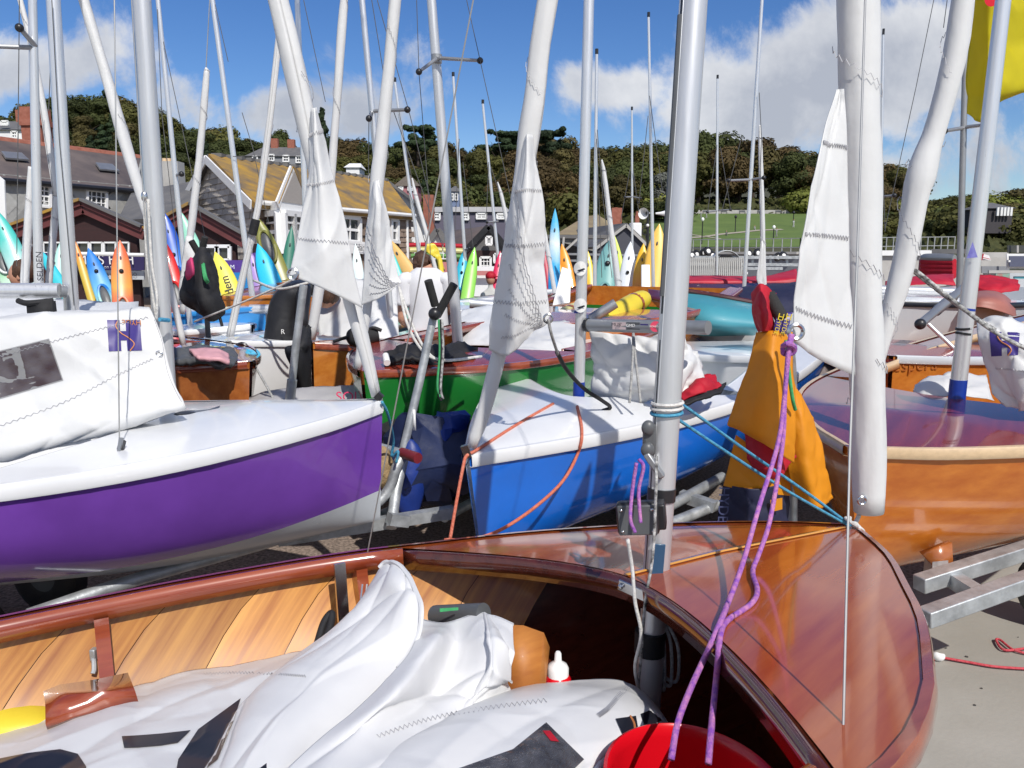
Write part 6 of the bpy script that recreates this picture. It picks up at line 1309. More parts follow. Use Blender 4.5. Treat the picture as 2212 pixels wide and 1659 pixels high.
def tile_wall(parent, name, m, A_, B_, inside, w, h, zlo, zhi, limit, diamond=False, y_off=.04, stagger=.5):
    """individually laid slates / shingles on a vertical plane, sharing one mesh"""
    d = (B_-A_); L_ = math.hypot(d.x, d.y); ux = V((d.x/L_, d.y/L_, 0)); n = ux.cross(V((0, 0, 1)))
    if n.y > 0: n = -n
    mb = MB()
    if diamond:
        s = w*.70; mb.v += [V((0, 0, -s)), V((s, 0, 0)), V((0, 0, s)), V((-s, 0, 0))]; mb.v += [p+V((0, -.03, 0)) for p in mb.v[:4]]; mb.f += [(4, 5, 6, 7), (0, 1, 5, 4), (1, 2, 6, 5), (2, 3, 7, 6), (3, 0, 4, 7)]
    else:
        mb.v += [V((-w*.485, -.045, -h*.55)), V((w*.485, -.045, -h*.55)), V((w*.485, -.008, h*.55)), V((-w*.485, -.008, h*.55)), V((-w*.485, 0, -h*.55)), V((w*.485, 0, -h*.55))]; mb.f += [(0, 1, 2, 3), (4, 5, 1, 0), (4, 0, 3), (1, 5, 2)]
    me = None; cnt = 0; extra = MB(); r = 0; z = zlo
    Mr = Matrix((ux, -n, V((0, 0, 1)))).transposed(); inv = ORG[parent.name]
    while z < zhi:
        x = (w*stagger if r % 2 else 0)
        while x < L_:
            c = V((A_.x, A_.y, 0))+ux*x+V((0, 0, z))
            if inside(c):
                k = 1+.25*(R.random()-.5) if not diamond else 1
                M4 = Mr.to_4x4(); M4.translation = c+n*(y_off+.012*R.random()); M4 = M4 @ Matrix.Scale(k, 4, V((1, 0, 0)))
                if cnt < limit:
                    if me is None: o = mb.build(name, m, parent, local=True, smooth=False); me = o.data
                    else:
                        o = bpy.data.objects.new(name, me); COL.objects.link(o); o.parent = parent
                    o.matrix_basis = inv @ M4; cnt += 1
                else:
                    i = len(extra.v); extra.v += [M4 @ p for p in mb.v]; extra.f += [tuple(i+q for q in f) for f in mb.f]
            x += w
        z += h; r += 1
    if extra.f: extra.build(name+'_field', m, parent, smooth=False)['kind'] = 'stuff'
# ---- slate-hung house
EL, ER = at(-330, 356, 23.5), at(12, 382, 26); EZ = 4.13
EL = V((EL.x, EL.y, EZ)); ER0 = V((ER.x, ER.y, EZ)); e1 = at(290, 405, 30.4); E1 = V((e1.x, e1.y, EZ))
E0 = ER0+(ER0-E1)*1.2
sl = thing('slate_house', (E0+E1)/2-V((0, 0, EZ)), 'old house with grey slate-hung walls, brown slate roof and white sash windows', 'house')
wallq('wall', m_slate, sl, [V((E0.x, E0.y, 0)), V((E1.x, E1.y, 0)), E1, E0], .3)
bk = V((-.35, .94, 0)).normalized()
r0 = at(3, 315, 30.0); r1 = at(262, 344, 34.5); rz = (r0.z+r1.z)/2; up_ = V((0, 0, rz-EZ))
RA = E0+bk*4.0+up_; RB = E1+bk*4.0+up_
rf = MB().quad(E0-bk*.3-V((0, 0, .2)), E1-bk*.3-V((0, 0, .2)), RB, RA).build('roof', m_roofb, sl, thick=.14, smooth=False)
MB().tube([RA, RB], .16, 8).build('ridge_tile', m_brick, rf); MB().quad(V((E1.x, E1.y, 0)), V((E1.x, E1.y, 0))+bk*8, E1+bk*8, RB, E1).build('side_wall', m_slate, sl, thick=.2, smooth=False)
MB().tube([E0-bk*.35-V((0, 0, .22)), E1-bk*.35-V((0, 0, .22))], .09, 8).build('gutter', m_black, sl)
MB().quad(RA, RB, E1+bk*8, E0+bk*8).build('roof', m_roofb, sl, thick=.14, smooth=False)
def skip(c): 
    x, y, t = proj(c); return not (52 < x < 112 and 392 < y < 448) and not (178 < x < 232 and 404 < y < 458) and x > -60
tile_wall(sl, 'slate', m_slate, E0, E1, skip, .52, .26, 2.2, 4.0, 290, True, y_off=.05)
win_px(sl, E0, E1, 56, 397, 104, 441, 4, 4, .06, 6); win_px(sl, E0, E1, 184, 410, 226, 448, 4, 3, .06, 5)
def roofpt(px, py):
    d = ray(px, py); n = (E1-E0).cross(RA-E0); t = (E0-EYE).dot(n)/d.dot(n); return EYE+d*t+V((0, -.12, .12))
for q in ((10, 337), (60, 355)), ((212, 360), (254, 378)):
    (x0, y0), (x1, y1) = q; s_ = 8
    sk = MB().quad(roofpt(x0+s_, y1-4), roofpt(x1+s_, y1), roofpt(x1-s_, y0+3), roofpt(x0-s_+6, y0)).build('skylight', m_alud, rf, thick=.06, smooth=False)
MB().box(at(82, 305, 31.5), (.75, .75, 2.4)).build('chimney', m_brick, rf, smooth=False); MB().box(at(82, 268, 31.5), (.9, .9, .22)).build('chimney_cap', m_brick, rf, smooth=False)
# pale low wall in front of it at the very left, slate lean-to to its right
lw = thing('white_gable_wall', at(-8, 470, 22), 'pale boarded wall end at the left edge beside the slate house', 'wall'); wallq('wall', m_render, lw, [at(-60, 650, 22), at(22, 650, 22), at(10, 390, 22), at(-60, 330, 22)], .2)
lt = thing('slate_lean_to', at(350, 450, 27), 'grey slate roof of the low building between slate house and shingled gable', 'building')
MB().quad(at(255, 480, 26), at(420, 470, 24.5), at(415, 395, 30), at(345, 408, 31), at(285, 420, 30)).build('roof', m_roofg, lt, thick=.12, smooth=False)
wallq('wall', m_slate, lt, [at(250, 620, 26.2), at(425, 620, 24.8), at(420, 470, 24.8), at(255, 480, 26.2)], .2)
cx_ = thing('chimney_stack', at(368, 375, 34), 'pale rendered chimney with yellow pots behind the slim mast', 'chimney')
MB().box(at(368, 385, 34), (.95, .7, 1.3)).build('stack', m_conc, cx_, smooth=False)
for k in range(3): MB().lathe([(.11, 0), (.09, .35)], Matrix.Translation(at(356+9*k, 361, 34)), 10).build('pot', m_cream, cx_)
# ---- shingled house with lichen roof
P0 = at(553, 430, 24.0); EZ2 = P0.z
def atZ(px, py): return atz(px, py, EZ2)
P1 = at(886, 458, 32.4); P1 = V((P1.x, P1.y, EZ2)); PL = at(397, 457, 30.4); PL = V((PL.x, PL.y, EZ2))
shs = thing('shingle_house', (P0+P1)/2-V((0, 0, EZ2)), 'weathered shingle house with a lichen-yellow roof and white bay window', 'house')
D0 = lambda p: V((p.x, p.y, 0))
wallq('wall', m_shingb, shs, [D0(P0), D0(P1), P1, P0], .25)
apx = onplane(462, 343, P0, PL); 
MB().quad(D0(PL), D0(P0), P0, apx, PL).build('gable_wall', m_shing, shs, thick=.04, smooth=False)
re = at(836, 393, 36.5); ridge1 = V((re.x, re.y, apx.z))
gd = (P0-PL).normalized(); ov_ = (apx-ridge1).normalized()*.25
rf2 = MB().quad(P0+ov_+gd*.35-V((0, 0, .22)), P1+gd*.35-V((0, 0, .22)), ridge1+V((0, 0, .06)), apx+ov_+V((0, 0, .06))).build('roof', m_lichen, shs, thick=.16, smooth=False)
MB().quad(PL+ov_-gd*.35-V((0, 0, .22)), apx+ov_+V((0, 0, .055)), ridge1+V((0, 0, .055)), ridge1+(PL-apx)-gd*.35-V((0, 0, .22))).build('roof', m_roofg, shs, thick=.16, smooth=False)
for k in range(22): MB().box((apx+V((0, 0, .12))).lerp(ridge1+V((0, 0, .12)), (k+.5)/22), (.34, .5, .12)).build('ridge_tile', m_roofg, rf2, smooth=False)
for q in (PL, P0): MB().bar(q+ov_*1.5+(gd*.3 if q is P0 else -gd*.3)-V((0, 0, .2)), apx+ov_*1.5-V((0, 0, .05)), .05, .26, up=(0, 0, 1)).build('bargeboard', m_frame, shs, smooth=False)
gl = lambda c: (lambda f: c.z < EZ2+(apx.z-EZ2)*(1-abs(2*f-1))-.15)(min(1, max(0, (c-PL).dot(gd)/(P0-PL).length)))
tile_wall(shs, 'shingle', m_shing, PL, P0, lambda c: gl(c) and proj(c)[1] < 560, .58, .20, 1.4, apx.z, 300)
tile_wall(shs, 'wall_shingle', m_shingb, P0, P1, lambda c: proj(c)[1] < 575 and not any(a < proj(c)[0] < b for a, b in ((575, 672), (728, 782), (838, 858))), .42, .20, 1.0, EZ2-.1, 290)
MB().bar(P0+gd*.2-V((0, 0, .22)), P1+gd*.2-V((0, 0, .22)), .12, .16).build('fascia', m_frame, shs, smooth=False); MB().tube([P0+gd*.42-V((0, 0, .12)), P1+gd*.42-V((0, 0, .12))], .07, 8).build('gutter', m_frame, shs)
dp = onplane(876, 470, P0, P1)+gd*.1; MB().tube([dp, V((dp.x, dp.y, 0))], .06, 8).build('downpipe', m_frame, shs)
win_px(shs, P0, P1, 732, 468, 772, 520, 2, 2, .09, 4); win_px(shs, P0, P1, 840, 474, 854, 520, 1, 2, .09, 2)
# bay with its own gable
nb = V((gd.x, gd.y, 0)); bA0 = onplane(577, 440, P0, P1); bA1 = onplane(672, 440, P0, P1); out_ = (V((0, -1, 0))*1.1+V((.15, 0, 0)))
f0 = D0(bA0)+out_+V((.55, 0, 0)); f1 = D0(bA1)+out_; bz0 = onplane(600, 548, f0, f1).z; bz1 = onplane(600, 434, f0, f1).z
def pz(p, z): return V((p.x, p.y, z))
for a, b, nn in ((D0(bA0), f0, 1), (f0, f1, 3), (f1, D0(bA1), 1)):
    wallq('bay_wall', m_shingb, shs, [pz(a, 0), pz(b, 0), pz(b, bz0), pz(a, bz0)], .1); wallq('bay_head', m_frame, shs, [pz(a, bz1-.28), pz(b, bz1-.28), pz(b, bz1), pz(a, bz1)], .14)
    for i in range(nn):
        p, q = a.lerp(b, i/nn), a.lerp(b, (i+1)/nn); window(shs, [pz(p, bz0+.1), pz(q, bz0+.1), pz(q, bz1-.32), pz(p, bz1-.32)], 1, 4, .11)
ga0, ga1 = pz(f0, bz1), pz(f1, bz1); gap = (ga0+ga1)/2+V((0, 0, onplane(655, 375, f0, f1).z-bz1))
MB().quad(ga0, ga1, gap).build('bay_gable', m_shing, shs, thick=.1, smooth=False)
for a in (ga0, ga1):
    MB().bar(a+V((0, -.12, 0))+(a-gap)*.12, gap+V((0, -.12, .05)), .05, .24, up=(0, 0, 1)).build('bargeboard', m_frame, shs, smooth=False)
    MB().quad(a+(a-gap)*.12+V((0, -.1, .05)), gap+V((0, -.1, .12)), gap-out_*3+V((0, 0, .12)), a-out_*3+V((0, 0, .05))).build('bay_roof', m_lichen, shs, thick=.1, smooth=False)
sg = thing('house_sign', onplane(770, 535, P0, P1), 'white name board with black letters under the sash window', 'sign')
a_, b_ = onplane(745, 547, P0, P1)+gd*.2, onplane(786, 549, P0, P1)+gd*.2; hh = V((0, 0, .42)); wallq('board', m_frame, sg, [a_, b_, b_+hh, a_+hh], .05); text('Har', (a_+b_+hh)/2+gd*.06+V((.1, -.05, 0)), b_-a_, V((0, 0, 1)), .34, m_ink, sg)
wg = thing('white_gable_house', at(890, 480, 38), 'white rendered gable end rising right of the lichen roof', 'house')
wallq('wall', m_render, wg, [at(830, 600, 38), at(920, 600, 38), at(920, 490, 38), at(898, 440, 38), at(836, 392, 38), at(800, 420, 38)], .4)
MB().bar(at(830, 386, 37.8), at(900, 438, 37.8), .3, .12).build('roof_edge', m_roofg, wg, smooth=False); MB().bar(at(899, 437, 37.8), at(922, 490, 37.8), .3, .12).build('roof_edge', m_roofg, wg, smooth=False); win_px(wg, at(830, 600, 37.7), at(920, 600, 37.7), 882, 480, 891, 515, 1, 2, .08)
MB().box(at(927, 480, 40), (.5, .5, 2.6)).build('chimney', m_brick, wg, smooth=False)
# ---- fish kiosk with maroon gables
def kiosk(label, apex, eL, eR, Y, base=640):
    t = thing('kiosk', at(apex[0], 600, Y), label, 'kiosk'); A_, l, r = at(*apex, Y), at(*eL, Y), at(*eR, Y)
    MB().quad(V((l.x+.2, Y+.15, 0)), V((r.x-.2, Y+.15, 0)), r+V((-.2, .15, 0)), A_+V((0, .15, -.05)), l+V((.2, .15, 0))).build('front_wall', m_darkw, t, thick=.12, smooth=False)
    for e in (l, r):
        MB().bar(e, A_, .08, .16, up=(0, 0, 1)).build('bargeboard', m_barge, t, smooth=False); MB().bar(e+V((0, -.06, .12)), A_+V((0, -.06, .12)), .06, .10, up=(0, 0, 1)).build('roof_edge', m_barge, t, smooth=False)
        MB().quad(e+V((0, -.15, .18)), A_+V((0, -.15, .18)), A_+V((0, .06, .18)), e+V((0, .06, .18))).build('roof', m_lichen if e is l else m_roofg, t, thick=.05, smooth=False)
        MB().quad(V((e.x, Y+.2, 0)), V((e.x, Y+.8, 0)), e+V((0, .8, 0)), e+V((0, .2, 0))).build('side_wall', m_darkw, t, thick=.1, smooth=False)
    return t
k1 = kiosk('dark maroon fish kiosk with a low gable and a white-lettered navy sign', (181, 452), (28, 508), (312, 510), 15.5)
for x0, x1 in ((100, 123), (126, 148), (172, 197), (201, 226), (230, 255), (258, 283)): win_px(k1, V((-9, 15.55, 0)), V((0, 15.55, 0)), x0, 524, x1, 546, 1, 1, .02)
s1 = thing('shop_sign', at(240, 565, 15.3), 'navy shop sign lettered FISH behind the coloured kayaks', 'sign'); wallq('board', m_navys, s1, [at(94, 582, 15.35), at(312, 584, 15.35), at(312, 548, 15.35), at(94, 546, 15.35)], .05)
text("IMMY'S FISH", at(212, 562, 15.27), V((1, 0, 0)), V((0, 0, 1)), .26, m_whitep, s1); text('on the', at(238, 577, 15.27), V((1, 0, 0)), V((0, 0, 1)), .09, m_whitep, s1)
s2 = thing('menu_board', at(250, 592, 15.3), 'grey menu board with thin hand lettering under the navy sign', 'sign'); wallq('board', m_gelg, s2, [at(180, 602, 15.34), at(312, 604, 15.34), at(312, 585, 15.34), at(180, 583, 15.34)], .05); text('FISH & CHIPS   ALSO', at(252, 593, 15.27), V((1, 0, 0)), V((0, 0, 1)), .085, m_ink, s2)
MB().tube([at(165, 548, 15.0), at(312, 551, 15.0)], .035, 8).build('awning_rail', m_frame, k1)
k2 = kiosk('second dark maroon kiosk beside the mint kayak', (415, 462), (318, 515), (528, 526), 14.5)
win_px(k2, V((-9, 14.55, 0)), V((0, 14.55, 0)), 447, 532, 472, 562, 1, 1, .04); win_px(k2, V((-9, 14.55, 0)), V((0, 14.55, 0)), 474, 532, 500, 562, 1, 1, .04)
s3 = thing('shop_sign', at(500, 575, 14.3), 'purple shop sign ending in EAM next to the yellow kayak', 'sign'); wallq('board', m_purs, s3, [at(440, 590, 14.35), at(528, 590, 14.35), at(528, 562, 14.35), at(440, 562, 14.35)], .05); text('ICE CREAM', at(475, 577, 14.27), V((1, 0, 0)), V((0, 0, 1)), .105, m_whitep, s3)
s4 = thing('shop_sign', at(548, 570, 13.8), 'round-topped purple sign with white letters by the cyan kayak', 'sign'); MB().quad(*[at(x, y, 13.8) for x, y in ((536, 590), (566, 590), (566, 560), (560, 549), (550, 546), (541, 549), (536, 560))]).build('board', m_purs, s4, thick=.05, smooth=False); text('BO', at(550, 565, 13.72), V((1, 0, 0)), V((0, 0, 1)), .10, m_whitep, s4)
bbx = thing('blue_counter', at(520, 600, 14), 'blue counter front below the purple signs', 'counter'); MB().box(at(505, 606, 14.1), (.9, .3, .28)).build('front', m_skyb, bbx, smooth=False)
# ---- houses up the hill
def cottage(name, label, x0, x1, ye, yr, yb, Y, mw, mr, wins=(), hip=.2, chim=(), dep=6., fr=.09, wall='wall'):
    Y *= FAR; dep *= FAR; fr *= FAR
    t = thing(name, at((x0+x1)/2, yb, Y), label, 'house'); a, b, e = at(x0, yb, Y), at(x1, yb, Y), at(x0, ye, Y); W_ = b.x-a.x; z0, z1 = a.z-3, e.z; c0 = V((a.x, Y, z0))
    for p, q in ((V((a.x, Y, 0)), V((b.x, Y, 0))), (V((b.x, Y, 0)), V((b.x, Y+dep, 0))), (V((a.x, Y, 0)), V((a.x, Y+dep, 0)))): wallq(wall, mw, t, [pz(p, z0), pz(q, z0), pz(q, z1), pz(p, z1)], .2)
    rz_ = at(x0, yr, Y+dep/2).z; A_ = V((a.x-.5, Y-.5, z1)); B_ = V((b.x+.5, Y-.5, z1)); C_, D_ = B_+V((0, dep+1, 0)), A_+V((0, dep+1, 0)); r0_, r1_ = V((a.x+hip*W_, Y+dep/2, rz_)), V((b.x-hip*W_, Y+dep/2, rz_))
    rf_ = MB(); rf_.quad(A_, B_, r1_, r0_); rf_.quad(B_, C_, r1_); rf_.quad(C_, D_, r0_, r1_); rf_.quad(D_, A_, r0_); ro_ = rf_.build('roof', mr, t, smooth=False)
    for (wx0, wy0, wx1, wy1) in wins: window(t, [at(wx0, wy1, Y-.12), at(wx1, wy1, Y-.12), at(wx1, wy0, Y-.12), at(wx0, wy0, Y-.12)], 2, 2, fr)
    for cxp, cyp in chim: MB().box(at(cxp, cyp, Y+dep/2), (1.7, 1.3, 3.6)).build('chimney', m_brick, ro_, smooth=False)
    return t
cottage('white_house', 'white house with a grey roof high up at the left edge', -60, 54, 281, 262, 316, 62, m_render, m_roofg, [(26, 284, 38, 298), (4, 262, 18, 270)], .1, [(50, 262)])
cottage('grey_house', 'grey villa with white windows and hipped roof on the hillside', 534, 656, 338, 318, 372, 90, m_greyw, m_roofg, [(546, 336+2, 556, 352), (581, 334, 592, 347), (612, 336, 624, 349), (640, 338, 651, 351)], .16, [(594, 316), (630, 318)])
cottage('pink_cottage', 'small pink cottage with a steep thatched cap among the trees', 856, 902, 402, 378, 424, 78, mat('faded pink wall', (.36, .15, .17), .8, var=.1), mat('thatch', (.12, .10, .08), .9, var=.25, vscale=3), [(862, 403, 870, 410), (882, 403, 892, 411)], .42, (), 3.2)
cottage('blue_hut', 'small pale blue hut with a pointed roof above the flat-roofed house', 971, 992, 414, 402, 442, 76, mat('pale blue boards', (.16, .21, .34), .7, var=.1), m_roofg, [(975, 418, 980, 432), (983, 418, 989, 432)], .4, (), 2.6, .05)
cottage('flat_roofed_house', 'long low flat-roofed house above the slate cottage', 930, 1096, 458, 447, 476, 58, mat('mauve grey wall', (.11, .10, .14), .7, var=.1), m_conc, [(938, 460, 950, 474), (1000, 461, 1012, 474), (1030, 461, 1050, 472), (1074, 462, 1090, 472)], .02, (), 6)
cottage('white_hut', 'little white cabin roof between trees above the lichen roof', 748, 776, 362, 353, 372, 88, m_render, m_render, [], .05, (), 3)
sc = thing('slate_cottage', at(1040, 540, 31), 'dark slate cottage with a pointed gable and white windows', 'house')
g0, g1, ga3 = at(1008, 540, 31), at(1098, 540, 31), at(1056, 495, 31)
MB().quad(V((g0.x, 31, 0)), V((g1.x, 31, 0)), g1, ga3, g0).build('gable_wall', m_roofg, sc, thick=.2, smooth=False); MB().quad(at(930, 545, 33), g0+V((0, .1, 0)), ga3+V((0, 1, .1)), at(965, 503, 36)).build('roof', m_roofb, sc, thick=.15, smooth=False); MB().quad(ga3+V((0, 1, .1)), g1+V((0, .1, 0)), g1+V((0, 6, 0)), ga3+V((0, 7, 0))).build('roof', m_roofg, sc, thick=.15, smooth=False)
for e in (g0, g1): MB().bar(e+V((0, -.25, 0))+(e-ga3)*.08, ga3+V((0, -.25, .1)), .1, .22, up=(0, 0, 1)).build('bargeboard', m_black, sc, smooth=False)
wallq('dark_front', m_darkw, sc, [at(1008, 620, 30.8), at(1098, 620, 30.8), at(1098, 541, 30.8), at(1008, 541, 30.8)], .1)
for q in ((1051, 512, 1062, 528, 2, 1), (1038, 556, 1060, 582, 3, 3), (1068, 549, 1090, 566, 2, 1)): win_px(sc, V((-9, 30.6, 0)), V((9, 30.6, 0)), *q, .06)
sw = thing('white_gable_house', at(945, 520, 29), 'small white gable with dark roof behind the stacked coloured boats', 'house'); MB().quad(*[at(x, y, 29) for x, y in ((926, 560), (968, 560), (968, 530), (945, 499), (926, 524))]).build('gable_wall', m_render, sw, thick=.3, smooth=False)
for e in ((922, 527), (972, 534)): MB().bar(at(*e, 28.7), at(945, 495, 28.7), .1, .2, up=(0, 0, 1)).build('roof_edge', m_roofg, sw, smooth=False)
MB().quad(at(945, 495, 28.9), at(974, 534, 28.9), at(985, 534, 34), at(958, 500, 34)).build('roof', m_roofg, sw, thick=.1, smooth=False)
gt = thing('grey_gable_building', at(1346, 540, 27), 'slate-grey gabled building with white verges behind the kayaks', 'building'); G0, G1, GA = at(1282, 540, 27), at(1406, 540, 27), at(1351, 491, 27)
MB().quad(V((G0.x, 27, 0)), V((G1.x, 27, 0)), G1, GA, G0).build('gable_wall', mat('blue grey wall', (.065, .068, .085), .7, var=.06), gt, thick=.2, smooth=False)
for e in (G0, G1): MB().bar(e+V((0, -.2, 0)), GA+V((0, -.2, .06)), .06, .09, up=(0, 0, 1)).build('verge', m_conc, gt, smooth=False)
MB().quad(GA+V((0, -.1, .1)), G0+V((0, -.1, .06)), G0+V((-.5, 7, .1)), GA+V((-1.0, 7, .1))).build('roof', m_roofg, gt, thick=.1, smooth=False); MB().quad(GA+V((0, -.1, .1)), G1+V((0, -.1, .06)), G1+V((0, 7, .1)), GA+V((0, 7, .1))).build('roof', m_roofg, gt, thick=.1, smooth=False)
tn = thing('tan_roofed_house', at(1265, 500, 34), 'house with a tan mossy roof and brick chimney behind the stickered mast', 'house'); MB().quad(at(1200, 510, 33), at(1330, 512, 33), at(1325, 488, 36), at(1290, 467, 38), at(1262, 472, 38)).build('roof', mat('tan mossy tiles', (.20, .15, .10), .9, vscale=1.1, col2=(.30, .24, .13), detail=8, bump=.3, bscale=5), tn, thick=.15, smooth=False)
MB().box(at(1331, 476, 34), (.42, .42, 1.0)).build('chimney', m_brick, tn, smooth=False); MB().lathe([(.09, 0), (.08, .3)], Matrix.Translation(at(1330, 464, 34)), 10).build('pot', m_brick, tn); wallq('wall', m_slate, tn, [at(1200, 640, 33.2), at(1330, 640, 33.2), at(1330, 511, 33.2), at(1200, 509, 33.2)], .2)
wch = thing('chimney_stack', at(1372, 500, 30), 'broad white chimney with a red pot behind the grey gable', 'chimney'); MB().box(at(1372, 500, 30), (.42, .42, .62)).build('stack', m_render, wch, smooth=False, bevel=.05); MB().lathe([(.07, 0), (.06, .2)], Matrix.Translation(at(1376, 468, 32)), 10).build('pot', m_brick, wch); MB().box(at(1376, 478, 32), (.16, .16, .45)).build('pot_base', m_brick, wch)
ft = thing('flat_shelter', at(1240, 540, 24), 'dark flat-roofed shelter with pale rails behind the orange kayaks', 'building'); MB().box(at(1235, 512, 24), (2.0, 1.5, .10)).build('roof', m_roofg, ft, smooth=False); MB().quad(*[at(x, y, 24.3) for x, y in ((1180, 640), (1420, 640), (1420, 548), (1290, 545), (1180, 514))]).build('wall', mat('charcoal boards', (.05, .05, .055), .8, var=.2), ft, thick=.1, smooth=False)
for p, q in (((1218, 512), (1216, 535)), ((1248, 516), (1222, 540)), ((1180, 548), (1420, 552)), ((1180, 562), (1420, 566))): MB().bar(at(*p, 23.2), at(*q, 23.2), .06, .06).build('rail', m_conc if p[1] < 540 else m_alud, ft, smooth=False)
# striped stack of boats behind the man
stb = thing('boat_stack', at(945, 550, 20), 'stack of red, cream and green pedal boats behind the man', 'boat stack')
for k, (m, y, x0, x1) in enumerate(((m_redc, 528, 884, 1008), (m_paley, 539, 886, 1006), (mat('leaf green plastic', (.10, .26, .06), .5, var=.1), 551, 888, 1006), (m_paley, 533, 884, 1004))):
    for j in range(5):
        a = x0+(x1-x0)*j/5; MB().tube([at(a, y+abs(j-1.4)*1.2, 20), at(a+(x1-x0)/5*.9, y+abs(j-.6)*1.2, 20)], .055 if k < 3 else .03, 8).build('plank', m, stb)
ph = thing('pink_hut', at(975, 590, 18), 'low pink kiosk panel behind the grey mast', 'kiosk'); wallq('panel', mat('salmon panel', (.50, .19, .18), .6, var=.05), ph, [at(955, 640, 18), at(1000, 640, 18), at(1000, 566, 18), at(955, 566, 18)], .1); wallq('panel', m_render, ph, [at(1015, 640, 18), at(1072, 640, 18), at(1072, 575, 18), at(1015, 575, 18)], .1)
MB().bar(at(1015, 590, 17.8), at(1072, 590, 17.8), .05, .1).build('shelf', mat('salmon panel', (0, 0, 0)), ph)
# ---- right side: sea wall, railing, garages, terraces
rw = thing('sea_wall', V((14, 42, 0)), 'long grey sea wall with a dark band below the white promenade railing', 'wall'); W0, W1, W2 = at(1420, 552, 44), at(1727, 553, 38), at(2060, 548, 40)
for a, b in ((W0, W1), (W1, W2)): wallq('wall', m_greyw, rw, [V((a.x, a.y, 0)), V((b.x, b.y, 0)), V((b.x, b.y, b.z+.1)), V((a.x, a.y, a.z+.1))], .4); MB().bar(pz(a, a.z+.14), pz(b, b.z+.14), .6, .12).build('coping', m_conc, rw, smooth=False)
rl_ = thing('promenade_railing', W1, 'white promenade railing along the foot of the green lawn', 'railing'); m_rail = mat('pale railing paint', (.30, .31, .31), .6, var=.08)
for a, b, n_ in ((W0, W1, 18), (W1, W2, 22)):
    for h_ in (.30, .72): MB().bar(pz(a, a.z+.1+h_), pz(b, b.z+.1+h_), .035, .035).build('rail', m_rail, rl_, smooth=False)
    for i in range(n_+1):
        p = a.lerp(b, i/n_); MB().bar(pz(p, p.z+.15), pz(p, p.z+.84), .04, .04).build('post', m_rail, rl_, smooth=False)
def block(name, label, cat, parts):
    t = thing(name, at(*parts[0][2][0], parts[0][3]), label, cat)
    for nm, m, q, Y, th in parts: wallq(nm, m, t, [at(x, y, Y) for x, y in q], th)
    return t
def rect(x0, y0, x1, y1): return ((x0, y1), (x1, y1), (x1, y0), (x0, y0))
block('white_parapet', 'white parapet building front below the railing at the right', 'building', [('wall', m_render, rect(1900, 541, 2012, 552), 36, .3), ('lower_wall', m_conc, rect(1900, 552, 2060, 640), 36.2, .3), ('dark_roof', m_roofg, rect(2010, 538, 2110, 548), 38, .5)])
block('garage', 'white framed beach garage with a slate-blue door at the right edge', 'garage', [('frame', m_frame, rect(2174, 548, 2260, 580), 34, .3), ('door', mat('slate blue door', (.085, .095, .15), .6, var=.05), rect(2180, 553, 2250, 576), 33.8, .1), ('upper_glazing', m_glass, rect(2176, 530, 2260, 546), 36, .3), ('column', m_conc, rect(2196, 530, 2200, 546), 35.7, .1), ('sign', m_whitep, rect(2178, 562, 2182, 566), 33.7, .05)])
block('terrace_wall', 'stepped pale concrete terrace left of the beach garage', 'wall', [('wall', m_conc, rect(1990, 556, 2180, 640), 37, .4), ('upper_wall', m_conc, rect(2100, 545, 2178, 560), 39, .4), ('step', m_greyw, rect(2120, 575, 2180, 590), 36.5, .3)])
fl = block('flag_awning', 'white awning with a red cross pattern behind the stickered mast', 'awning', [('cloth', m_render, ((2104, 562), (2140, 562), (2136, 552), (2108, 544)), 35, .05)]); MB().bar(at(2106, 552, 34.9), at(2139, 560, 34.9), .06, .02).build('red_stripe', m_redc, fl); MB().bar(at(2124, 548, 34.9), at(2120, 562, 34.9), .06, .02).build('red_stripe', m_redc, fl)
kf = block('beach_stall', 'open beach stall with colourful goods under a flat roof at the right edge', 'stall', [('roof', m_conc, rect(2135, 584, 2280, 590), 20, .6), ('goods', mat('mixed goods', (.40, .14, .12), .7, vscale=6, col2=(.20, .42, .35), detail=3), rect(2150, 591, 2180, 604), 20.3, .2), ('wall', m_gelg, rect(2180, 590, 2280, 640), 20.6, .2), ('teal_goods', m_teal, rect(2190, 597, 2260, 602), 20.1, .2)])
pv = cottage('garden_pavilion', 'open white-columned garden pavilion on the right hillside', 2130, 2186, 450, 438, 470, 72, mat('dark pavilion inside', (.05, .045, .05), .8), m_roofg, [], .3, (), 4)
for x in (2155, 2163, 2170, 2177, 2184): MB().box(at(x, 457, 71.6*FAR), (.38, .38, 1.6)).build('column', m_frame, pv, smooth=False)
# ---- trailer with mudguard and stacked dolly wheels
tr = thing('boat_trailer', at(1570, 597, 22), 'galvanised boat trailer with a mudguarded black wheel beyond the boats', 'trailer')
wc_ = at(1566, 575, 22); Mw = Matrix.Translation(wc_) @ Matrix.Rotation(math.pi/2, 4, 'X')
wh = MB().lathe([(.14, -.09), (.27, -.1), (.31, -.06), (.32, 0), (.31, .06), (.27, .1), (.14, .09)], Mw, 26).build('wheel', m_black, tr); MB().lathe([(0, .05), (.06, .07), (.08, .05), (.13, .06), (.15, .09), (.15, -.05), (0, -.05)], Mw, 20).build('rim', m_dgrey, wh)
MB().grid([[wc_+V((.42*math.cos(a), y, .42*math.sin(a))) for a in [math.pi*(-.02+1.04*i/16) for i in range(17)]] for y in (-.14, .14)]).build('mudguard', m_galv, tr, thick=.02)
for p, q in (((1480, 570), (1740, 572)), ((1500, 556), (1735, 556)), ((1600, 580), (1690, 580))): MB().bar(at(*p, 22), at(*q, 22), .08, .08).build('beam', m_galv, tr, smooth=False)
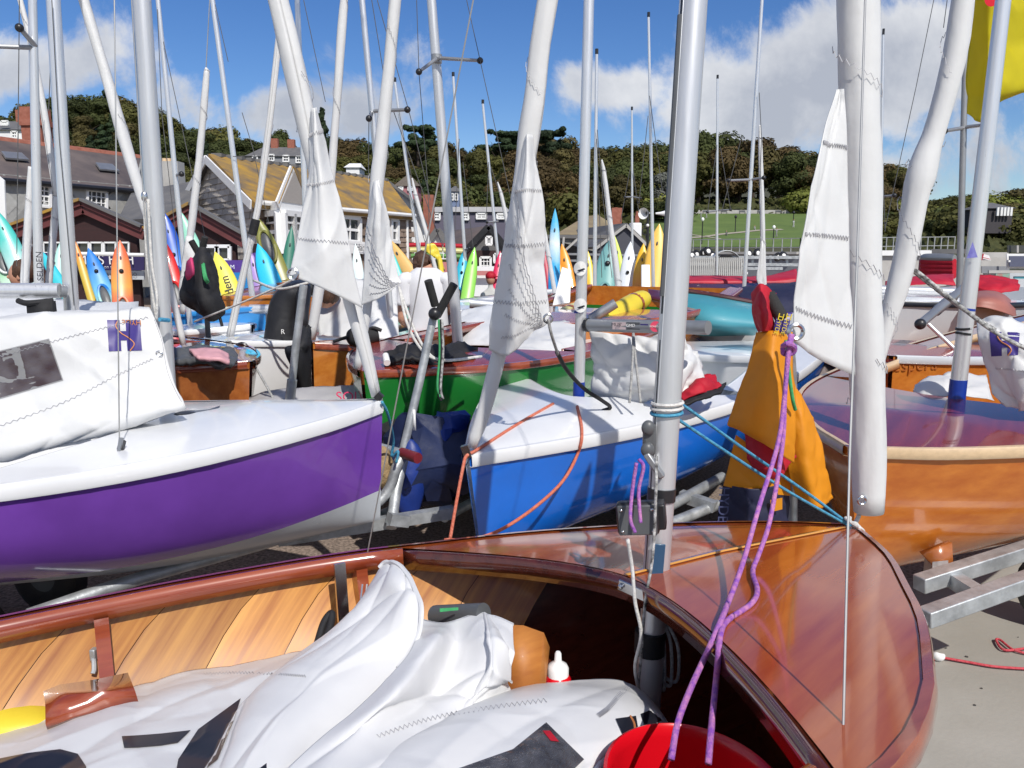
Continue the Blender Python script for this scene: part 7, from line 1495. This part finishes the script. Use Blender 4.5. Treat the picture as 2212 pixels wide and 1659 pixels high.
for x in (1500, 1625, 1664, 1700): MB().bar(at(x, 552, 22.1), at(x, 575, 22.1), .06, .06).build('upright', m_galv, tr, smooth=False)
pr_ = None
for i, (x, y) in enumerate(((1494, 552), (1504, 550), (1520, 546), (1529, 543), (1538, 552), (1528, 554), (1617, 548), (1636, 547), (1680, 555), (1692, 553))):
    M4 = Matrix.Translation(at(x, y, 24+.3*(i % 3))) @ Matrix.Rotation(math.pi/2-.3+.2*(i % 3), 4, 'X') @ Matrix.Rotation(.35, 4, 'Y')
    if pr_ is None:
        pr_ = thing('dolly_wheel', (0, 0, 0), 'small white-hubbed black wheel of a stacked launching dolly', 'wheel', 'stacked dolly wheels beyond the trailer', M=M4)
        MB().lathe([(.07, -.05), (.12, -.05), (.145, 0), (.12, .05), (.07, .05)], Matrix(), 16).build('tyre', m_black, pr_, local=True); MB().lathe([(0, .06), (.03, .06), (.075, .04), (.075, -.04), (0, -.04)], Matrix(), 12).build('hub', m_whitep, pr_, local=True)
    else: copy_thing(pr_, M4, pr_['label'])
m_pick = mat('weathered picket', (.45, .45, .43), .7)
pf = thing('picket_fence', at(1500, 590, 21), 'white picket fence below the trailer beams', 'fence')
sl_me = MB().box((0, 0, .26), (.035, .02, .50)).build('picket', m_pick, pf, local=True); 
for i in range(34):
    o = sl_me if i == 0 else bpy.data.objects.new('picket', sl_me.data)
    if i: COL.objects.link(o); o.parent = pf
    o.matrix_basis = ORG[pf.name] @ Matrix.Translation(at(1470+4.2*i, 598, 21.5))
for z_ in (562, 590): MB().bar(at(1466, z_, 21.55), at(1615, z_, 21.55), .03, .06).build('rail', m_frame, pf, smooth=False)
# ---- horn loudspeakers and scroll lamp
hp_ = thing('loudspeaker_post', at(1402, 600, 18), 'black post with two white horn loudspeakers and a scrolled lamp bracket', 'loudspeaker post')
MB().tube([at(1397, 640, 18), at(1400, 455, 18)], .03, 8).build('post', m_black, hp_)
for (x, y), dx in (((1390, 461), V((-.55, -.8, -.05))), ((1446, 461), V((.95, -.1, 0)))):
    Mh_ = Matrix.Translation(at(x, y, 18)) @ dx.normalized().to_track_quat('Z', 'Y').to_matrix().to_4x4(); MB().lathe([(.02, -.30), (.035, -.2), (.06, -.1), (.11, 0), (.125, .01), (.10, -.01), (.03, -.15)], Mh_, 18).build('horn', m_frame, hp_)
for c_, r_ in (((1397, 488), .05), ((1394, 500), .07), ((1402, 512), .07)): MB().tube([at(*c_, 18)+V((r_*math.cos(w), 0, r_*math.sin(w))) for w in [2*math.pi*i/14 for i in range(15)]], .012, 5, False).build('scroll', m_black, hp_)
MB().ball(at(1399, 487, 17.9), .035).build('lamp', m_frame, hp_)
# ---- lamp posts, benches and strollers on the lawn
lp0 = None
for i, (x, yb, yt, lab) in enumerate(((1516, 538, 476, 'lamp post left of the path on the lawn'), (1588, 501, 470, 'lamp post near the top middle of the lawn'), (1670, 541, 493, 'lamp post in front of the railing on the lawn'), (1713, 490, 461, 'lamp post beside a stroller at the lawn edge'))):
    b_ = on_land(x, min(yb, 527)); hgt = (at(x, yt, b_.y).z-b_.z)
    t = thing('lamp_post', b_, 'thin black '+lab, 'lamp post', 'lamp posts on the green lawn'); MB().tube([b_, b_+V((0, 0, hgt))], .09, 8).build('post', m_black, t); MB().ball(b_+V((0, 0, hgt+.15)), (.28, .28, .36)).build('lantern', m_frame if i in (0, 2) else m_black, t)
tw_ = thing('terrace_parapet', on_land(1600, 467), 'pale low wall lined with benches along the top of the lawn', 'wall')
A_, B_ = [V((u*101*FAR, 101*FAR, land(u*101*FAR, 100.8*FAR))) for u in (.205, .36)]; MB().bar(A_+V((0, 0, .4)), B_+V((0, 0, .4)), .5, 1.2).build('wall', m_conc, tw_, smooth=False)
for i in range(7):
    p = A_.lerp(B_, (i+.4)/7)-V((0, 1.4, .1)); t = thing('park_bench', p, 'dark bench against the pale wall at the top of the lawn', 'bench', 'benches along the top of the lawn'); MB().box(p+V((0, 0, .45)), (1.7, .5, .07)).build('seat', m_dgrey, t); MB().box(p+V((0, .25, .75)), (1.7, .06, .4)).build('backrest', m_dgrey, t)
    for s_ in (-.75, .75): MB().box(p+V((s_, 0, .2)), (.08, .45, .42)).build('leg', m_black, t)
m_c1 = mat('stroller clothing', (.30, .30, .30), .8, var=.4, rnd=.7)
for i, (x, y, lab, lying) in enumerate(((1714, 491, 'tiny distant person walking at the right end of the lawn', 0), (1514, 471, 'tiny distant person in dark clothes by the benches', 0), (1526, 471, 'tiny distant person in a pale top by the benches', 0), (1630, 497, 'tiny distant person in white sitting on a blanket on the lawn', 1), (1569, 509, 'tiny distant person crouching low on the lawn', 1), (1677, 512, 'tiny distant person in a pale shirt near the middle lamp post', 0))):
    b_ = on_land(x, y); t = thing('person', b_, lab, 'person'); s_ = .55 if lying else 1
    skinned('body', m_c1, [(b_+V((0, 0, .95*s_)), .14), (b_+V((0, 0, 1.35*s_)), .17), (b_+V((0, 0, 1.55*s_)), .06), (b_+V((-.25, 0, 1.1*s_)), .06), (b_+V((.25, 0, 1.1*s_)), .06), (b_+V((-.12, .05, .05)), .07), (b_+V((.12, -.05-.4*(1-s_), .05)), .07)], [(0, 1), (1, 2), (1, 3), (1, 4), (0, 5), (0, 6)], 0, t, 0)
    MB().ball(b_+V((0, 0, 1.7*s_)), (.10, .11, .13), None, 10, 8).build('head', m_skin, t); MB().ball(b_+V((0, .02, 1.74*s_)), (.11, .115, .12), None, 10, 8).build('hair', m_hair, t)

# ================================================================ kayaks on end
def kayak(label, tip, low, w, Y, ramp, well=None, hatch=None, cat='kayak', words=None, lean=.35, bend=.12):
    a = at(*low, Y-lean); b = at(*tip, Y); k = (a.z-.08)/(b.z-a.z) if a.z > .08 else 0; a = a-(b-a)*k; L_ = (b-a).length; W_ = w*proj(b)[2]/FPX
    ax_ = (b-a).normalized(); tov = (EYE-(a+b)/2).normalized(); x_ = ax_.cross(tov).normalized(); n_ = x_.cross(ax_).normalized()
    if n_.dot(tov) < 0: n_ = -n_
    t = thing('kayak', V((a.x, a.y, 0)), label, cat, 'kayaks stood on end behind the dinghies')
    def prof(s): return max(.02, (1-abs(2*s-1)**4.6))
    def ctr(s): return a+ax_*(L_*s)+n_*(bend*L_*.25*(abs(2*s-1)**2.5))
    rows = []
    for j in range(29):
        s = j/28; p = ctr(s); hw = W_/2*prof(s); row = []
        for i in range(16):
            w_ = 2*math.pi*i/16; c, d = math.cos(w_), math.sin(w_); dep = (.34 if d > 0 else .62); row.append(p+x_*(hw*math.copysign(abs(c)**.8, c))+n_*(hw*dep*d*(1.15 if abs(c) < .2 and d > 0 else 1)))
        rows.append(row)
    m = mat('kayak '+label[:40], ramp[0][1], .35, coat=.25, vscale=2.5, ramp=ramp, var=.02)
    MB().grid(rows, True).build('hull', m, t, ang=180)
    def disc(s, rw, rl, m_, nm, lift=.02):
        p = ctr(s)+n_*(W_/2*prof(s)*.36+lift); R_ = Matrix((x_, ax_, n_)).transposed()
        MB().ball(p, (rw, rl, .02), R_, 18, 6).build(nm, m_, t); return p
    if well: p = disc(well, W_*.27, W_*.75, m_dgrey, 'seat_well'); MB().tube([p+x_*(W_*.30*math.cos(q))+ax_*(W_*.80*math.sin(q))+n_*.015 for q in [2*math.pi*i/20 for i in range(21)]], .02, 6, False).build('cockpit_rim', m, t)
    if hatch: disc(hatch, W_*.11, W_*.11, m_black, 'hatch')
    disc(.86, .012, .03, m_dgrey, 'fitting', .008)
    if words: text(words[0], ctr(words[1])+n_*(W_*.24), ax_, -x_, W_*.55, m_ink, t)
    return t
TEAL, WHT, GRN, CY, MINT, ORG_, MUST, BLU, RED, CRIM, YEL = (.07, .50, .44), (.70, .78, .76), (.05, .48, .10), (.03, .50, .60), (.42, .70, .62), (.75, .26, .04), (.55, .38, .04), (.02, .20, .62), (.66, .02, .015), (.62, .012, .08), (.80, .66, .04)
KL = [('turquoise and white kayak leaning in at the left edge', (-12, 452), (78, 660), 44, 12, [(.45, WHT), (.80, TEAL)], None, None),
      ('green and white kayak under the turquoise one at the left edge', (-30, 500), (40, 640), 40, 12.4, [(.5, WHT), (.75, GRN)], .75, None),
      ('cyan kayak leaning behind the two left masts', (86, 540), (152, 650), 24, 12.2, [(.3, TEAL), (.8, CY)], None, None),
      ('pale mint kayak beside the stout mast', (133, 520), (126, 650), 28, 12.6, [(.3, WHT), (.8, MINT)], None, None),
      ('slim mustard kayak with an orange tip', (160, 518), (196, 640), 17, 12.5, [(.3, MUST), (.72, MUST), (.86, ORG_)], None, None),
      ('blue kayak fading to mint with grey trim', (192, 540), (236, 665), 38, 11.6, [(.35, MINT), (.62, (.20, .55, .75)), (.85, BLU)], .58, .8),
      ('orange kayak fading to crimson with a round hatch', (259, 522), (266, 668), 42, 11.2, [(.45, CRIM), (.66, (.78, .35, .06)), (.93, (.70, .14, .05))], .45, .76),
      ('red kayak half hidden by the purple dinghy mast', (350, 516), (390, 668), 36, 11.8, [(.4, RED), (.9, RED)], .55, None),
      ('royal blue kayak with a white lower half', (354, 460), (396, 640), 40, 12.8, [(.42, WHT), (.55, (.02, .25, .7)), (.8, (.01, .08, .45))], .52, .70),
      ('long mint green tandem kayak with hand lettering', (388, 456), (484, 700), 34, 10.6, [(.3, MINT), (.9, (.28, .62, .46))], None, None),
      ('plain yellow kayak beside the mint tandem', (466, 548), (512, 670), 46, 11.0, [(.3, YEL), (.9, (.85, .74, .10))], None, None),
      ('lilac kayak with dark lettering by the black-banded roll', (538, 540), (570, 655), 26, 11.6, [(.3, (.30, .18, .55)), (.9, (.40, .28, .62))], None, None),
      ('bright cyan board standing left of the olive kayak', (558, 531), (600, 655), 46, 10.8, [(.3, (.02, .42, .80)), (.9, (.02, .52, .82))], None, None),
      ('olive green kayak with a large oval cockpit near its tip', (556, 472), (622, 650), 46, 11.2, [(.3, (.20, .19, .04)), (.9, (.25, .25, .05))], .80, None),
      ('dark green kayak by the white bay window', (630, 491), (616, 640), 26, 12.2, [(.3, (.02, .13, .09)), (.9, (.03, .18, .12))], None, None),
      ('sand coloured kayak leaning behind the man', (834, 512), (900, 610), 30, 11.6, [(.3, (.72, .50, .24)), (.9, (.70, .42, .12))], None, None),
      ('teal kayak leaning under the sand coloured one', (840, 532), (876, 650), 22, 11.2, [(.3, TEAL), (.9, (.06, .55, .48))], None, None),
      ('small pale blue and white kayak between two rolled sails', (768, 530), (778, 640), 26, 11.8, [(.3, (.05, .40, .70)), (.8, WHT)], None, None),
      ('cyan sit-on kayak with dark hatch right of the man', (1003, 540), (990, 650), 26, 12.6, [(.3, CY), (.9, (.02, .40, .58))], .55, .78),
      ('lime green kayak right of the cyan sit-on kayak', (1025, 537), (1008, 650), 28, 12.4, [(.3, (.30, .62, .12)), (.9, (.26, .66, .07))], None, None),
      ('crimson kayak edge left of the fan-seamed sail', (1080, 545), (1068, 650), 22, 12.8, [(.3, CRIM), (.9, CRIM)], None, None),
      ('dark crimson kayak right of the fan-seamed sail', (1168, 516), (1188, 650), 18, 12.6, [(.3, (.40, .01, .04)), (.9, (.45, .01, .05))], None, None),
      ('tall slim blue and white kayak, highest of the row', (1199, 453), (1196, 650), 25, 12.0, [(.30, (.01, .10, .50)), (.62, (.03, .40, .75)), (.78, WHT), (.92, (.08, .45, .75))], None, None),
      ('orange kayak bow right of the tall blue one', (1214, 530), (1232, 640), 32, 12.4, [(.3, ORG_), (.9, (.85, .32, .02))], None, None),
      ('little amber kayak end below the orange bow', (1206, 562), (1216, 640), 16, 12.2, [(.3, (.80, .42, .02)), (.9, (.80, .42, .02))], None, None),
      ('orange kayak with a yellow tip behind the stickered mast', (1268, 540), (1276, 660), 26, 11.6, [(.5, (.78, .20, .01)), (.85, (.85, .60, .03))], .55, None),
      ('teal grey sit-on kayak with a black seat', (1318, 520), (1302, 660), 50, 12.0, [(.3, (.18, .46, .42)), (.9, (.16, .36, .36))], .5, .8),
      ('lime yellow kayak tip behind the teal grey one', (1328, 511), (1350, 640), 18, 12.8, [(.3, (.55, .70, .06)), (.9, (.60, .74, .06))], None, None),
      ('white kayak with a round emblem', (1362, 525), (1350, 650), 34, 12.2, [(.3, (.66, .72, .80)), (.9, (.74, .78, .84))], .52, .74),
      ('yellow and orange kayak fading to red below', (1390, 529), (1380, 650), 34, 12.0, [(.45, (.60, .03, .04)), (.65, (.80, .30, .03)), (.85, (.85, .48, .02))], None, None),
      ('big yellow kayak with a red base beside the thick mast', (1424, 487), (1406, 650), 46, 11.6, [(.42, (.72, .03, .05)), (.58, (.85, .50, .06)), (.9, (.86, .52, .10))], None, None)]
for k in KL: kayak(*k, words=(('Tandem', .66) if 'tandem' in k[0] else None))
pdl = thing('paddle', at(945, 560, 11), 'yellow paddle blade raised behind the head of the man', 'paddle'); Sheet([[at(x, y, 10) for x, y in r] for r in [[(920, 528), (936, 526), (944, 534)], [(922, 544), (942, 548), (954, 560)], [(940, 556), (950, 566), (960, 585)]]], .05, 5, 71).build('blade', m_yelp, pdl, 12, 12, .02)
MB().tube([at(950, 560, 10), at(962, 650, 9.8)], .03, 8).build('shaft', m_yelp, pdl)
# ================================================================ trees and shrubs
RT = random.Random(23)
def leafmat(name, c1, c2):
    m = mat(name, c1, .75, vscale=.5, col2=c2, rnd=.35, detail=6, trans=.22, spec=.25); return m
m_l = {'oak': leafmat('dark broadleaf', (.038, .050, .014), (.078, .092, .028)), 'olive': leafmat('olive broadleaf', (.065, .068, .017), (.125, .120, .034)), 'pine': leafmat('pine needles', (.020, .036, .016), (.042, .066, .028)),
       'autumn': leafmat('rusty autumn leaves', (.066, .048, .018), (.120, .084, .034)), 'bronze': leafmat('bronze leaves', (.070, .060, .020), (.120, .100, .034)), 'grey': leafmat('silver grey leaves', (.13, .14, .12), (.24, .25, .22)), 'lime': leafmat('bright shrub leaves', (.12, .15, .020), (.26, .27, .07))}
m_bark = mat('bark', (.055, .040, .030), .9, var=.3, vscale=5)
def crown_mesh(name, lobes, n, leaf, seed, m, flat=0.):
    r = random.Random(seed); vs, fs = [], []
    tot = sum(l[3]*l[4] for l in lobes)
    for (cx, cy, cz, rx, rz) in lobes:
        for _ in range(int(2.4*n*rx*rz/tot)):
            while True:
                p = V((r.uniform(-1, 1), r.uniform(-1, 1), r.uniform(-1, 1))); l = p.length
                if .05 < l <= 1: break
            if r.random() < .75: p *= (.80+.25*r.random())/l
            k = 1+.35*noise.noise(p*2.1+V((seed, cx, cz)))
            c = V((cx, cy, cz))+V((p.x*rx*k, p.y*rx*k, p.z*rz*k)); s = leaf*(.5+r.random())*.62
            nrm = (p.normalized()*1.5+V((r.uniform(-.7, .7), r.uniform(-.7, .7), r.uniform(-.4, .9)))).normalized(); a = nrm.orthogonal().normalized()*s; b = nrm.cross(a)
            w = r.random()*6.28; a, b = a*math.cos(w)+b*math.sin(w), b*math.cos(w)-a*math.sin(w); i = len(vs)
            vs += [c-a*.5-b*.35, c+a*.5-b*.4, c+a*.42+b*.4+nrm*s*.12, c-a*.45+b*.35]; fs.append((i, i+1, i+2, i+3))
    me = bpy.data.meshes.new(name); me.from_pydata([tuple(v) for v in vs], [], fs); me.materials.append(m); return me
def trunk_mesh(name, h, r0, limbs, seed):
    r = random.Random(seed); mb = MB(); mb.tube([V((0, 0, -.6)), V((.1, 0, h*.3)), V((.05, .1, h*.62)), V((0, 0, h*.8))], [r0, r0*.8, r0*.5, r0*.15], 8, smooth=8)
    for k in range(limbs):
        w = r.random()*6.28; z = h*(.3+.35*r.random()); L_ = h*(.2+.18*r.random()); d = V((math.cos(w), math.sin(w), .7)); mb.tube([V((.07, .05, z)), V((0, 0, z))+d*L_*.5, V((0, 0, z))+d*L_+V((0, 0, .3))], [r0*.4, r0*.25, r0*.06], 6)
    me = bpy.data.meshes.new(name); me.from_pydata([tuple(v) for v in mb.v], [], mb.f); me.shade_smooth(); me.materials.append(m_bark); return me
PROT = {}
def proto(kind, var):
    key = (kind, var)
    if key in PROT: return PROT[key]
    r = random.Random(hash(kind) % 97 if False else sum(map(ord, kind))*7+var); lobes = []
    if kind == 'pine':
        for k in range(17):
            w = r.random()*6.28; d = .3+2.4*r.random(); lobes.append((d*math.cos(w), d*math.sin(w), 5.4+3.2*r.random()-.25*d, .5+.6*r.random(), .25+.22*r.random()))
        n, leaf = 2000, .42
    elif kind == 'conifer':
        for k in range(11):
            z = 2+6.6*k/10; w = k*2.4; d = .9*(1-k/12); lobes.append((d*math.cos(w), d*math.sin(w), z, 1.9*(1-k/12.5), .55))
        n, leaf = 2200, .42
    else:
        for k in range(10):
            w = r.random()*6.28; d = 2.3*math.sqrt(r.random()); z = 3.2+4.4*r.random(); d *= 1-.35*abs(z-5)/3; lobes.append((d*math.cos(w), d*math.sin(w), z, 1.2+.9*r.random(), 1.0+.7*r.random()))
        lobes.append((0, 0, 7.6, 1.3, 1.1)); n, leaf = 2600, .46
    mk = {'oak': 'oak', 'conifer': 'pine', 'pine': 'pine', 'olive': 'olive', 'autumn': 'autumn', 'bronze': 'bronze', 'grey': 'grey'}[kind]
    PROT[key] = (crown_mesh('crown', lobes, n, leaf, var*13+len(kind), m_l[mk]), trunk_mesh('trunk', 7.5, .28, 4, var+3)); return PROT[key]
LAB = {'oak': ('broadleaf_tree', 'dark green broadleaf tree in the wood on the hillside', 'dark green trees on the wooded hill'), 'olive': ('broadleaf_tree', 'olive green broadleaf tree in the wood on the hillside', 'olive green trees on the wooded hill'),
       'conifer': ('conifer_tree', 'dark pointed conifer in the wood on the hillside', 'dark conifers on the wooded hill'), 'autumn': ('autumn_tree', 'rust-brown autumn tree in the wood on the hillside', 'rust-brown trees on the wooded hill'),
       'bronze': ('autumn_tree', 'bronze-leaved tree in the wood on the hillside', 'bronze trees on the wooded hill'), 'pine': ('pine_tree', 'flat-topped dark pine on the skyline', 'flat-topped pines on the skyline'), 'grey': ('silver_tree', 'silver grey leaved tree at the foot of the wood', 'silver leaved trees at the foot of the wood')}
WH = [(120, 'above the white house'), (320, 'above the slate house roof'), (520, 'above the shingled gable'), (700, 'round the grey villa'), (840, 'behind the white hut'), (960, 'above the pink cottage'), (1110, 'above the flat-roofed house'), (1250, 'behind the fan-seamed sail'),
      (1420, 'above the tan-roofed house'), (1560, 'just right of the thick silver mast'), (1760, 'above the green lawn'), (1900, 'behind the widest rolled sail'), (2060, 'beyond the leaning rolled sail'), (9999, 'near the garden pavilion')]
def where_(px): return next(w for x, w in WH if px < x)
ROW = {134: 'on the skyline', 122: 'just under the skyline', 110: 'high on the slope', 98: 'halfway up the slope', 86: 'low on the slope', 74: 'at the foot of the hill'}
def tree(kind, x, y, h, wid=1., label=None, var=None, place=''):
    cm, tm = proto(kind, RT.randrange(3) if var is None else var); nm, lab, grp = LAB[kind]
    lab = lab.replace(' in the wood on the hillside', '').replace(' on the skyline', '').replace(' at the foot of the wood', '')+' '+place
    o = thing(nm, V((x, y, land(x, y)-.3)), label or lab, 'tree', None if label else lab.replace('tree', 'trees').replace('conifer ', 'conifers '))
    s = h/8.6; q = V((s*wid, s*wid, s)); rz = RT.random()*6.28
    for n_, me in (('trunk', tm), ('crown', cm)):
        c = bpy.data.objects.new(n_, me); COL.objects.link(c); c.parent = o; c.scale = q; c.rotation_euler.z = rz
    return o
SKY = [(0, 240), (80, 225), (150, 205), (250, 195), (330, 225), (420, 260), (480, 268), (560, 285), (640, 300), (700, 290), (760, 295), (830, 300), (880, 295), (960, 290), (1010, 318), (1080, 300), (1160, 285), (1240, 292), (1300, 312), (1400, 300), (1480, 310), (1520, 290), (1580, 300), (1650, 285), (1720, 315), (1800, 325), (1880, 345), (1960, 345), (2010, 395), (2060, 420), (2212, 430)]
def plant(px, Y, kind, top=None, wid=1., **kw):
    Y *= FAR; p = at(px, 400, Y); g = land(p.x, Y)
    h = (at(px, top, Y).z-g) if top else 17
    return tree(kind, p.x, Y, max(6.0, h), wid, **kw)
def region_kind(px):
    r = RT.random()
    if px < 420: return 'oak' if r < .45 else 'conifer' if r < .6 else 'olive' if r < .85 else 'bronze'
    if px < 1100: return 'oak' if r < .40 else 'olive' if r < .65 else 'bronze' if r < .82 else 'conifer' if r < .92 else 'autumn'
    if px < 1250: return 'autumn' if r < .6 else 'bronze' if r < .85 else 'oak'
    if px < 1540: return 'oak' if r < .45 else 'olive' if r < .65 else 'bronze' if r < .9 else 'grey'
    return 'autumn' if r < .42 else 'bronze' if r < .68 else 'oak' if r < .9 else 'olive'
for Y, step, drop in ((134, 44, 0), (122, 46, 14), (110, 48, 36), (98, 52, 62), (86, 60, 95), (74, 74, 130)):
    px = -60+RT.random()*30
    while px < 1960:
        u = (px-1106)/FPX; lawn = .17 < u < .42 and Y < 104
        wob = RT.uniform(-1, 1); tp = lerp_tab(SKY, px)+drop*(1.0 if px < 1100 else .7)+18*abs(wob)
        bl = (Y < 95 and 520 < px < 680) or (Y < 84 and 830 < px < 1010) or (Y < 80 and px > 1050) or (Y < 80 and px < 80)
        if not lawn and not bl: plant(px, Y+RT.uniform(-4, 4), region_kind(px), tp, .95+.35*RT.random(), place=ROW[Y]+' '+where_(px))
        px += step*(.75+.5*RT.random())
for px, Y, kind, top, wid, lab in ((252, 128, 'conifer', 178, .9, 'tall layered dark cedar on the left skyline'), (905, 118, 'pine', 264, 1.0, 'round-topped umbrella pine on the skyline above the man'), (1085, 122, 'pine', 276, 1.1, 'ragged pine on the skyline left of the fan-seamed sail'),
        (1195, 116, 'pine', 270, .8, 'dark pine top on the skyline just right of the fan-seamed sail'), (612, 104, 'oak', 278, .8, 'lone round tree standing above the grey villa'), (700, 112, 'conifer', 240, .7, 'dark pointed conifer left of the white rolled sail by the orange dinghy'), (1435, 100, 'grey', 370, .8, 'silver grey tree left of the thick silver mast'), (1510, 112, 'oak', 281, .8, 'dark bare-topped tree just right of the thick silver mast'),
        (1040, 104, 'olive', 322, .9, 'thin-leaved tree catching light above the flat-roofed house'), (1345, 104, 'olive', 432, .9, 'olive tree low on the slope right of the stickered mast')):
    plant(px, Y, kind, top, wid, label=lab, var=0)
# shrubs: garden slope at the right, banks below the villa
def shrub_proto(i, m):
    key = ('shrub', i, m.name)
    if key not in PROT:
        r = random.Random(i*5+1); PROT[key] = crown_mesh('foliage', [(r.uniform(-.7, .7), r.uniform(-.7, .7), .6+.7*r.random(), .75+.4*r.random(), .6+.3*r.random()) for _ in range(6)], 900, .26, i+70, m)
    return PROT[key]
SM = [(m_l['oak'], 'dark green', 4), (m_l['olive'], 'olive green', 4), (m_l['lime'], 'yellow-green', 2), (m_l['bronze'], 'bronze', 1)]
def shrub(px, py, s, m, col, label=None, where='garden slope'):
    for k in range(300):
        y = FAR*(46+k*.3); p = at(px, py, y)
        if p.z < land(p.x, y)+.1: break
    o = thing('shrub', V((p.x, y, land(p.x, y)-.25)), label or '%s shrub %s, %s' % (col, where, where_(px)), 'shrub', None if label else '%s shrubs %s, %s' % (col, where, where_(px))); s *= FAR
    c = bpy.data.objects.new('foliage', shrub_proto(RT.randrange(3), m)); COL.objects.link(c); c.parent = o; c.scale = (s, s, s*.85); c.rotation_euler.z = RT.random()*6
for i in range(120):
    px = RT.uniform(1730, 2300); py = RT.uniform(438, 532) if px > 1880 else RT.uniform(440, 470)
    m, col, w = RT.choices(SM, [q[2] for q in SM])[0]
    if 2120 < px < 2195 and 436 < py < 480: continue
    shrub(px, py, .8+1.3*RT.random(), m, col, where=('high', 'halfway up', 'low')[min(2, max(0, int((py-438)/32)))]+' on the garden slope')
for i in range(90):
    px = RT.uniform(700, 1470); py = RT.uniform(425, 500) if px < 1110 else RT.uniform(440, 480)
    m, col, w = RT.choices(SM, [5, 5, 1, 1])[0]; shrub(px, py, .9+1.1*RT.random(), m, col, where=('high', 'low')[int(py > 455)]+' on the bank')
shrub(2042, 492, 1.6, m_l['lime'], '', 'pale yellow bush beside the garden steps'); shrub(2140, 492, 2.2, m_l['lime'], '', 'broad golden bush below the garden pavilion')
shrub(1222, 500, 2.2, m_l['olive'], '', 'spiky palm-like bush left of the tan roof'); shrub(598, 360, 1.2, m_l['oak'], '', 'dark clipped bush in front of the grey villa')
gs = MB(); q = [on_land(x, y) for x, y in ((2000, 490), (2030, 505), (2062, 520), (2080, 532))]
tag(MB().grid([[p+V((-1.1, 0, .6)), p+V((1.1, .6, .6))] for p in q]).build('garden_path', mat('pale path', (0, 0, 0))), kind='structure')
# rough undergrowth over the slopes
vs, fs = [], []
for i in range(26000):
    u = RT.uniform(-.72, .74); y = RT.uniform(46, 136)*FAR; x = u*y
    if .165 < u < .42 and y < 101*FAR: continue
    z = land(x, y); s = .6+.9*RT.random(); n_ = V((RT.uniform(-.8, .8), RT.uniform(-1, .2), RT.uniform(.1, 1))).normalized(); a = n_.orthogonal().normalized()*s; b = n_.cross(a); w = RT.random()*6.28; a, b = a*math.cos(w)+b*math.sin(w), b*math.cos(w)-a*math.sin(w); c = V((x, y, z+.1+RT.random()*1.6)); k = len(vs); vs += [c-a-b*.6, c+a-b*.6, c+a*.8+b*.6, c-a*.8+b*.6]; fs.append((k, k+1, k+2, k+3))
mb = MB(); mb.v = vs; mb.f = fs; tag(mb.build('undergrowth', leafmat('undergrowth leaves', (.035, .045, .014), (.085, .085, .03)), smooth=False), kind='stuff')
# text becomes real mesh
bpy.context.view_layer.update(); _dg = bpy.context.evaluated_depsgraph_get()
for o in [o for o in SC.objects if o.type == 'FONT']:
    me = bpy.data.meshes.new_from_object(o.evaluated_get(_dg)); n = bpy.data.objects.new('lettering', me); COL.objects.link(n)
    n.parent = o.parent; n.matrix_basis = o.matrix_basis.copy(); bpy.data.objects.remove(o)
